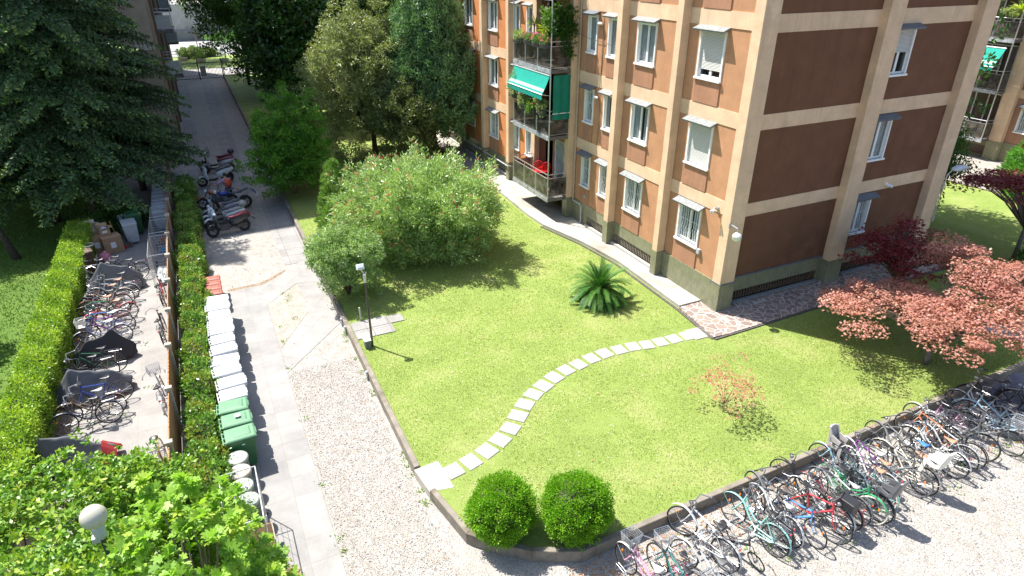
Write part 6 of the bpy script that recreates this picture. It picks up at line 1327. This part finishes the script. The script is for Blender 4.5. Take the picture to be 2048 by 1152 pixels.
# hugonia like branches at the foot
CG=leafmat('young_cypress_needle',[(.06,.15,.03),(.14,.26,.05),(.26,.38,.09)],tr=.3)
def cone(name,label,loc,H,r,n,per,leaf,clump=.13,size=.12,group=None):
    t=thing(name,label,'conifer',loc,0,group); z=H*(1-rng.random(n)**.6)*.96+.1; a=rng.random(n)*2*PI; rr=r*(1-z/H)**.75*(.75+.3*rng.random(n)); C=np.column_stack([rr*np.cos(a),rr*np.sin(a),z])
    Pp,A,N,r_=puff(C,(clump,clump,clump*.8),per,up=.5,flat=.1); A=unit(A+.7*unit(np.column_stack([Pp[:,0],Pp[:,1],np.full(len(Pp),.35)]))); leafmesh('foliage',Pp,A,N,size,NAR,leaf,t,r_); trunkmesh(t,[(0,0,0),(0,0,H*.9)],[.06,.015]); return t
cone('young_conifer','young light green conifer at the left edge of the oleander',(5.3,31.6,0),3.6,1.05,260,60,CG)
cone('young_conifer','low bushy light green conifer between the kerb and the oleander',(4.75,29.3,0),2.2,.95,200,60,CG)
# --- box hedges
def hedge(name,label,x0,x1,y0,y1,h,leaf,dens,size,shape=OVA,z0=ZD,wob=.07,tops=None):
    t=thing(name,label,'hedge',((x0+x1)/2,y0,z0)); w2=(x1-x0)/2; L=y1-y0
    n1=int(dens*2*w2*L); n2=int(dens*.8*h*L); n3=int(dens*2*w2*h)
    top=np.column_stack([rng.uniform(-w2,w2,n1),rng.uniform(0,L,n1),np.full(n1,h)]); r_=np.column_stack([np.full(n2,w2),rng.uniform(0,L,n2),h*rng.random(n2)**.8]); l_=np.column_stack([np.full(n2//2,-w2),rng.uniform(0,L,n2//2),h*rng.random(n2//2)**.6]); e_=np.column_stack([rng.uniform(-w2,w2,n3),np.zeros(n3),h*rng.random(n3)**.8])
    Pp=np.concatenate([top,r_,l_,e_]); nr=np.concatenate([np.tile([0,0,1.],(n1,1)),np.tile([1.,0,0],(n2,1)),np.tile([-1.,0,0],(n2//2,1)),np.tile([0,-1.,0],(n3,1))])
    bumpy=wob*(np.sin(Pp[:,1]*3.1+Pp[:,0]*2.2)+np.sin(Pp[:,1]*5.7-Pp[:,2]*4+1)+.8*np.sin(Pp[:,1]*1.3+4)); Pp=Pp+nr*(bumpy[:,None]+rng.normal(size=(len(Pp),1))*.05-.02)
    A=unit(nr*.7+rng.normal(size=Pp.shape)*.7+np.array([0,0,.35])); N=nr*.8+rng.normal(size=Pp.shape)*.6
    leafmesh('foliage',Pp,A,N,size*(.7+.6*rng.random(len(Pp))),shape,leaf,t,np.clip(.5+.25*np.sin(Pp[:,1]*4+Pp[:,0]*5)+.3*rng.normal(size=len(Pp)),0,1))
    mb=MB(); e=.10; mb.box(-w2+e,w2-e,e,L-e,.02,h-e-.04); mb.build('shade_core',COREG,t); return t  # solid box under the leaves, painted dark as the hedge's inner shade
HL=leafmat('laurel_leaf',[(.06,.15,.018),(.14,.27,.025),(.28,.42,.04),(.46,.54,.08)],tr=.35,rough=.45,spec=.4)
hedge('clipped_hedge','long clipped hedge with flat sunlit top along the left edge of the bike lot',-6.62,-5.72,15.2,34.8,1.30,HL,1300,.07,wob=.03)
HF=leafmat('photinia_leaf',[(.04,.12,.02),(.09,.22,.03),(.18,.34,.05),(.32,.44,.08),(.40,.22,.08)],tr=.3,rough=.35,spec=.6)
hedge('planted_hedge','loose leafy hedge between the slat fence and the row of bins',-1.98,-1.28,12.2,41.2,1.0,HF,1000,.085,wob=.11)
# --- broadleaf trees
def tree(name,label,loc,H,c,r,n,per,clump,size,leaf,bark=BARK,tr_=.18,shape=DIA,lump=.2,nl=26,inner=.5,flat=.3,up=.3,group=None,fl=None,nfl=0,zmin=-.8,jit=.6,fsz=.06,cat='tree'):
    t=thing(name,label,cat,loc,0,group); C=np.concatenate([shellpts(n,c,r,zmin,inner,lump),shellpts(n//3,c,np.array(r)*.6,zmin,.3,lump)])
    Pp,A,N,r_=puff(C,clump,per,up=up,flat=flat,jit=jit); leafmesh('crown',Pp,A,N,size*(.7+.6*rng.random(len(Pp))),shape,leaf,t,r_)
    if fl is not None:
        F=C[rng.random(len(C))<nfl]; Pp,A,N,r_=puff(F,(.2,.2,.2),5); leafmesh('flowers',Pp,A,N,fsz,OVA,fl,t,r_)
    fk=(c[0]*.5,c[1]*.5,max(.6,c[2]-r[2]*.7)); trunkmesh(t,[(0,0,0),(c[0]*.2,c[1]*.2,fk[2]*.5),fk],[tr_,tr_*.8,tr_*.65],bark); limbs(t,(0,0,0),[tuple(p) for p in rndpick(C,nl)],tr_*.45,bark,'branches',fork=fk); return t
PG=leafmat('pomegranate_leaf',[(.02,.08,.012),(.05,.15,.018),(.10,.25,.025),(.22,.38,.05)],tr=.35); ORF=leafmat('orange_flower',[(.8,.10,.02),(.85,.2,.04)],trc=(1,1,1))
tree('pomegranate_tree','bright green arching shrub tree with a few orange flowers beside the drive',(4.1,37.6,0),5.8,(0.1,0,2.5),(2.15,2.6,2.6),560,70,(.26,.26,.2),.12,PG,BARKG,.10,lump=.32,nl=40,fl=ORF,nfl=.05,up=.5,jit=.8)
MG=leafmat('magnolia_leaf',[(.012,.045,.012),(.03,.09,.02),(.06,.15,.03),(.16,.27,.05)],tr=.15,rough=.25,spec=.7)
tree('magnolia_tree','tall dark glossy leaved tree behind the pomegranate',(8.6,57,0),15,(0,0,7.5),(4.6,4.6,7.3),620,62,(.6,.6,.45),.30,MG,BARKG,.28,shape=OVA,lump=.25)
DK=leafmat('dark_broadleaf',[(.015,.055,.015),(.035,.11,.02),(.09,.2,.03),(.2,.33,.05)],tr=.3)
for i,(x,y,c,r,n,l) in enumerate(((5.4,76,(0,0,8.2),(4.4,4.6,5.6),420,'tall dark tree overhanging the far driveway gate'),(12.5,72,(0,0,7),(5,5,7),380,'dense tree between the gate tree and the magnolia'),(15.5,60,(0,0,8),(4.8,4.8,7.5),380,'dark tree behind the olive toned yew'),(7.5,68,(0,0,4.5),(3.6,3.2,4.2),260,'lower dark tree behind the magnolia near the railing'),(21,76,(0,0,8),(6,6,8),300,'distant dark tree at the top edge beyond the yews'),(-2,101,(0,0,9.5),(5,4,3.5),240,'pale branched tree whose limb reaches over the road at the top left'))):
    tree('broadleaf_tree',l,(x,y,0),14,c,r,n,50,(.75,.75,.5),.26,DK if i!=5 else leafmat('grey_green_leaf',[(.07,.12,.05),(.16,.22,.1),(.3,.36,.18)]),BARK,.2,lump=.3,group='dark trees around the driveway gate')
for i,(x,y,r,h) in enumerate(((.6,102.5,1.9,1.3),(2.6,103,1.2,1.0),(8,111,5.5,1.9))):
    shrub('low_shrub',['spreading grey green shrub on the verge by the rusty lamp post','small shrub on the verge right of the spreading one','dark clipped mass of shrubs across the road under the grey wall'][i],(x,y if i<2 else 117,ZD),(0,0,h*.5),(r,r*.8,h*.6),70,40,(.35,.35,.25),.22,DK if i==2 else leafmat('grey_green_leaf',[(.07,.12,.05),(.16,.22,.1),(.3,.36,.18)]),nl=0)
# --- yews
YO=leafmat('olive_yew_needle',[(.10,.13,.045),(.18,.225,.08),(.28,.32,.13),(.38,.40,.20)],tr=.25); YD=leafmat('dark_yew_needle',[(.045,.11,.05),(.10,.20,.085),(.17,.30,.13),(.24,.39,.18)],tr=.2)
YM=leafmat('mid_yew_needle',[(.06,.09,.03),(.12,.15,.05),(.2,.24,.08)],tr=.2)
tree('yew_tree','broad olive toned feathery yew tree behind the oleander',(10.4,43.6,0),11,(0,0,4.9),(3.7,3.5,4.9),1000,70,(.34,.34,.26),.17,YO,BARK,.22,shape=NAR*np.array([1,1.9,1]),lump=.24,inner=.6,nl=60,up=.25,flat=.4)
tree('yew_tree','tall dark green upright yew tree close to the terracotta facade',(14.0,41.4,0),12,(0,0,5.6),(2.5,2.8,5.6),1400,62,(.30,.30,.36),.17,YD,BARKD,.2,shape=NAR*np.array([1,1.9,1]),lump=.22,inner=.62,nl=40,up=.8,flat=.1)
tree('yew_tree','lower dark green yew between the olive and the upright one',(12.1,40.2,0),7,(0,0,2.9),(2.5,2.0,2.8),460,66,(.28,.28,.28),.16,YM,BARKD,.15,shape=NAR*np.array([1,1.9,1]),lump=.3,nl=30,up=.4,flat=.2)
# --- spruces
SPR=leafmat('spruce_needle',[(.02,.05,.022),(.04,.085,.035),(.075,.14,.05),(.17,.27,.08)],tr=.15,rough=.5)
SPT=leafmat('spruce_young_tip',[(.12,.20,.05),(.24,.34,.09),(.34,.44,.14)],tr=.3)
def spruce(label,loc,H,Rm,z0=2.2,seed=1,lean=(0,0),asym=None):
    t=thing('spruce_tree',label,'spruce',loc,0,'big spruces beside the bike lot'); rs=np.random.default_rng(seed)
    P1=[];A1=[];N1=[];L1=[];R1=[]; P2=[];A2=[];N2=[];L2=[]; br=MB(); z=z0
    while z<H-.4:
        nb=5 if z<H*.7 else 4
        for b in range(nb):
            az=rs.random()*2*PI; L=Rm*(1-(z/H))**.62*(.7+.45*rs.random())
            if asym: L*=1+asym[1]*math.cos(az-asym[0])
            if z>13: 
                if rs.random()<.35: continue
            d=np.array([math.cos(az),math.sin(az),0]); s_=np.array([-math.sin(az),math.cos(az),0]); K=max(4,int(L/.30)); pts=[]
            for k in range(K+1):
                u=k/K; p=d*L*u*.97+np.array([0,0,z+.12*L*u-.48*L*u*u+.12*L*u**4]); pts.append(p)
            br.path([tuple(p) for p in pts[::2]],[.035*(1-.8*i/(len(pts[::2]))) for i in range(len(pts[::2]))],4)
            for k in range(1,K+1):
                u=k/K; p=pts[k]; tw=.25+.75*(1-u)*min(1,L*.35)
                for sg in (-1,1,0):
                    dd=unit(((d*.6+s_*sg*(.8+.3*rs.random())) if sg else d)[None,:]+np.array([[0,0,-.28-.25*rs.random()]]))[0]
                    if sg==0 and u<.85: dd=unit((d*.3+np.array([0,0,-1.]))[None,:])[0]; 
                    m=max(2,int(tw/.10))
                    q=p+dd*tw*(np.arange(m)[:,None]+.3)/m
                    for rep in range(3):
                        P1.append(q+rs.normal(size=q.shape)*.025); a=dd+rs.normal(size=q.shape)*.55; A1.append(a); N1.append(rs.normal(size=q.shape)+np.array([0,0,1.2])); L1.append(.13+.09*rs.random(m)); R1.append(np.full(m,.15+.5*rs.random())+.3*rs.random(m)*u)
                    if u>.78 and rs.random()<.9:
                        e=p+dd*tw; P2.append(e[None,:]+rs.normal(size=(4,3))*.03); A2.append(dd+rs.normal(size=(4,3))*.45+np.array([0,0,.2])); N2.append(rs.normal(size=(4,3))+np.array([0,0,1.])); L2.append(np.full(4,.12))
        z+=.26+.012*z
    sh=NAR*np.array([1,2.3,1])
    leafmesh('crown',np.concatenate(P1),np.concatenate(A1),np.concatenate(N1),np.concatenate(L1),sh,SPR,t,np.concatenate(R1)); leafmesh('young_tips',np.concatenate(P2),np.concatenate(A2),np.concatenate(N2),np.concatenate(L2),sh,SPT,t)
    br.build('branches',BARKD,t); trunkmesh(t,[(0,0,0),(0,0,H*.4),(0,0,H)],[.26,.18,.02],BARKD); return t
sp=[spruce('tall dark spruce nearest the drive, its drooping branches hanging over the bike lot',(-5.9,38.3,ZD),19,5.7,2.9,1),
 spruce('tall dark spruce with a bare lower trunk rising from the end of the clipped hedge',(-7.9,38.9,ZD),20,5.2,2.9,2)]
t=copy_tree(sp[0]); t.location=(-13.6,41.5,ZD); t.rotation_euler=(0,0,2.1); t['label']='tall dark spruce filling the upper left corner of the picture'
t=copy_tree(sp[1]); t.location=(-3.9,42.8,ZD); t.rotation_euler=(0,0,4.1); t.scale=(.78,.78,.9); t['label']='slimmer dark spruce against the tower wall above the shaded white bins'
YK=leafmat('hemlock_needle',[(.03,.06,.02),(.06,.11,.03),(.12,.19,.05)],tr=.2)
t=thing('leaning_conifer','small dark drooping conifer with a leaning trunk at the left edge','conifer',(-8.9,34.2,ZD))
C=shellpts(150,(-.9,1.2,3.3),(1.9,1.8,1.0),-.9,.4,.3); Pp,A,N,r_=puff(C,(.32,.32,.22),80,up=-.4,flat=.2); leafmesh('crown',Pp,A,N,.17,NAR*np.array([1,2,1]),YK,t,r_); trunkmesh(t,[(0,0,0),(-.3,.4,1.0),(-.8,1.0,2.8)],[.19,.15,.09],BARKD); limbs(t,(0,0,0),[tuple(p) for p in rndpick(C,20)],.05,BARKD,'branches',fork=(-.75,.95,2.4))
shrub('ground_ivy','dark ivy and low shrubs under the spruces at the end of the bike lot',(-4.9,36.4,ZD),(0,0,.5),(1.3,1.6,.65),120,50,(.25,.25,.18),.11,IVYL,nl=0,cat='plant')
tree('young_tree','young yellow green leafy sapling at the left edge beyond the hedge',(-8.3,25.4,ZD+.06),2.4,(-.35,.3,1.6),(.6,.6,.75),22,26,(.2,.2,.15),.17,leafmat('young_fig_leaf',[(.12,.25,.02),(.25,.4,.03),(.45,.5,.06)]),BARKG,.02,shape=OVA,nl=8)
# --- maples
JM=leafmat('japanese_maple_leaf',[(.25,.17,.07),(.36,.155,.105),(.45,.20,.155),(.54,.29,.235),(.38,.27,.10)],tr=.3,trc=(1.2,1.0,.6)); JD=leafmat('dark_maple_leaf',[(.13,.018,.022),(.22,.03,.035),(.32,.06,.05)],tr=.3,trc=(1.2,.5,.5))
def maple(name,label,loc,r,z0,hh,nplates,per,leaf,size=.085,bark=BARKG,group=None,plate=(.5,.5,.12),squash=1.0,rot=0):
    t=thing(name,label,'maple',loc,rot,group); a=rng.random(nplates)*2*PI; q=np.sqrt(rng.random(nplates)); rr=r*q*(1+.14*np.sin(3*a+1)+.10*np.sin(5*a)); z=z0+hh*(1-(rr/r)**2*.75)*(.62+.45*rng.random(nplates))
    lo=rng.random(nplates)<.30; z[lo]=z0+hh*.45*rng.random(lo.sum())
    if r>2.5:
        na=13; k=rng.integers(0,na,nplates); ab=(k*2.39996)%(2*PI); ln=(.70+.40*((k*.618)%1)); q=rng.random(nplates)**.62; rr=r*q*ln; a=ab+rng.normal(size=nplates)*.16/(q+.25); lv=((k*.37)%1); z=z0+hh*(.18+.82*lv)*(1-.5*(q*ln)**2)+.10*rng.normal(size=nplates)
    C=np.column_stack([rr*np.cos(a),rr*np.sin(a)*squash,z]); C[:,2]+=.12*np.sin(2.3*C[:,0]+1)*np.cos(2*C[:,1])
    pr=np.array(plate)*(.6+.8*rng.random((nplates,1))); Cc=np.repeat(C,per,0); Rr=np.repeat(pr,per,0); n=len(Cc); u=rng.normal(size=(n,2)); u=u/np.linalg.norm(u,axis=1,keepdims=True)*np.sqrt(rng.random((n,1)))
    Pp=Cc+np.column_stack([u*Rr[:,:2],rng.normal(size=n)*Rr[:,2]*.5-(u**2).sum(1)*Rr[:,2]*.9]); A=unit(np.column_stack([u+rng.normal(size=(n,2))*.7,-.25+.3*rng.normal(size=n)])); N=np.array([0,0,1.])+rng.normal(size=(n,3))*.42
    leafmesh('crown',Pp,A,N,size*(.7+.6*rng.random(n)),STAR,leaf,t,np.clip(.38*np.repeat(rng.random(nplates),per)+.62*rng.random(n),0,1))
    fk=(0,0,z0*.55); trunkmesh(t,[(0,0,-.02),(.03,.02,fk[2])],[.11 if r>1.5 else .02,.085 if r>1.5 else .014],bark)
    limbs(t,(0,0,0),[tuple(p) for p in rndpick(C,55 if r>1.5 else 14)],.055 if r>1.5 else .010,bark,'branches',fork=fk); return t
maple('japanese_maple','large salmon red Japanese maple spreading over the lawn by the end wall',(20.35,10.35,0),3.4,1.05,3.2,190,190,JM,.075,rot=.2,plate=(.46,.46,.10))
maple('japanese_maple','dark red maple in the shade between the salmon one and the brown end wall',(23.3,13.9,0),1.8,1.7,1.5,60,90,JD,.10,group=None)  # shade of the building is also put into its dark leaf colour
maple('japanese_maple','dark purple red maple at the right edge above the shaded lawn',(32.0,14.2,0),3.2,2.6,2.4,110,80,JD,.12,plate=(.6,.6,.12))
maple('maple_sapling','small sparse orange pink maple sapling alone in the lawn',(12.42,11.28,0),.85,.55,1.35,34,24,leafmat('sapling_leaf',[(.38,.22,.10),(.48,.20,.13),(.56,.28,.19)],tr=.4,trc=(1.1,.85,.6)),.065,bark=M('pale_twig',(.30,.20,.13),.8,.2,8),plate=(.24,.24,.05))
# --- right side
tree('broadleaf_tree','unseen tall dark tree added behind the terracotta building to shade the right lawn',(30.0,21.8,0),14,(0,0,9),(4.2,4.2,5),300,45,(.7,.7,.5),.24,DK,BARK,.2,lump=.25)  # hidden from the camera, added only to cast shade on the lawn
tree('ivy_tree','dark ivy draped tree behind the far right corner of the building',(32.0,19.4,0),9,(0,0,3.4),(1.7,1.5,2.6),260,55,(.3,.3,.45),.13,IVYL,BARKD,.15,lump=.3,up=-.8,flat=0)
cone('garden_conifer','bright green feathery conifer at the right edge before the far wing',(42.5,18.4,0),6.8,2.6,320,60,leafmat('bright_conifer_needle',[(.04,.15,.02),(.10,.27,.04),(.22,.42,.08)]),.35,.3)
shrub('low_shrub','dark leafy shrub in the shade at the right edge behind the salmon maple',(31.0,12.2,0),(0,0,.6),(1.3,1.5,.8),90,45,(.25,.25,.2),.12,IVYL,nl=6,cat='shrub')
# --- foreground
LA=leafmat('glossy_laurel_leaf',[(.03,.10,.012),(.07,.19,.02),(.17,.32,.03),(.36,.46,.05),(.5,.5,.06)],tr=.3,rough=.42,spec=.45); FG=leafmat('fig_leaf',[(.10,.25,.025),(.19,.37,.04),(.30,.48,.07),(.5,.5,.06)],tr=.4,rough=.5)
def whorls(t,C,k,size,leaf,shape,out_c,spread=.75,name='foliage'):
    n=len(C)*k; Cc=np.repeat(C,k,0); o=unit(Cc-np.array(out_c)+np.array([0,0,.5])); A=unit(o*.6+rdir(n)*spread); L=size*(.65+.6*rng.random(n)); Pp=Cc+A*.02+rng.normal(size=(n,3))*.035
    N=o*.9+np.array([0,0,.5])+rng.normal(size=(n,3))*.35
    return leafmesh(name,Pp,A,N,L,shape,leaf,t,np.clip(.5*np.repeat(rng.random(len(C)),k)+.5*rng.random(n),0,1))
t=thing('laurel_shrub','large glossy laurel shrub filling the bottom left corner around the globe lamp','shrub',(-5.0,12.0,ZD))
C=np.concatenate([shellpts(1300,(0,0,1.7),(2.9,2.8,1.9),-.5,.65,.15),shellpts(700,(1.9,.5,1.6),(1.5,1.5,1.6),-.5,.65,.2),shellpts(600,(1.4,-2.6,2.2),(1.7,1.6,1.9),-.5,.65,.2)]); C=C[C[:,2]>.2]
whorls(t,C,16,.105,LA,OVA,(0,0,.8)); limbs(t,(0,0,0),[tuple(p*.95) for p in rndpick(C,60)],.035,BARK,'branches')
t=thing('fig_tree','fig tree with broad lobed bright leaves in the foreground beside the globe lamp','tree',(-1.75,9.6,ZD))
C=np.concatenate([shellpts(230,(0,0,2.5),(1.3,1.9,1.6),-.5,.6,.2),shellpts(90,(.75,-.6,1.7),(.95,1.1,1.4),-.5,.5,.2),shellpts(60,(-.7,1.5,2.0),(.9,.9,1.0),-.5,.5,.2)]); C=C[C[:,2]>.3]
whorls(t,C,10,.175,FG,FIG,(0,0,1.2),.8); limbs(t,(0,0,0),[tuple(p*.97) for p in rndpick(C,60)],.04,M('fig_bark',(.28,.23,.18),.8,.2,8),'branches'); trunkmesh(t,[(0,0,0),(0,0,.8)],[.07,.05])
t=thing('loquat_shrub','loquat with long ribbed leaves in rosettes at the bottom edge','shrub',(-2.75,7.75,ZD))
C=shellpts(34,(0,0,3.0),(.8,.8,.8),-.1,.6,.2); whorls(t,C,11,.27,leafmat('loquat_leaf',[(.06,.16,.02),(.14,.27,.04),(.30,.42,.08)],rough=.4),NAR*np.array([1,1.7,1]),(0,0,2.4),.6); limbs(t,(0,0,0),[tuple(p) for p in C],.03,BARK,'branches',fork=(0,0,1.4)); trunkmesh(t,[(0,0,0),(0,0,1.4)],[.06,.05])
shrub('ornamental_shrub','low shrub with orange brown dry leaves between the fig tree and the pavers',(-.52,9.9,ZD),(0,0,.8),(.5,1.0,.8),150,34,(.13,.13,.11),.06,leafmat('rusty_leaf',[(.35,.12,.03),(.55,.25,.06),(.20,.28,.04),(.6,.4,.1)],tr=.3,trc=(1.1,.9,.6)),nl=12)
shrub('flowering_shrub','small leaved shrub with tiny purple flowers between the fig tree and the hedge',(-1.65,12.0,ZD),(0,0,1.0),(.85,1.5,.95),200,44,(.17,.17,.14),.06,leafmat('light_small_leaf',[(.08,.2,.02),(.17,.33,.04),(.3,.45,.08)]),fl=leafmat('purple_petal',[(.25,.08,.5),(.4,.2,.65)],trc=(1,1,1)),nfl=.35,fsz=.045,nl=12)
shrub('low_shrub','yellow green shrub growing over the near end of the slat fence',(-2.9,13.0,ZD),(0,0,1.3),(1.0,1.3,1.3),280,44,(.17,.17,.14),.08,LA,OVA,nl=12)
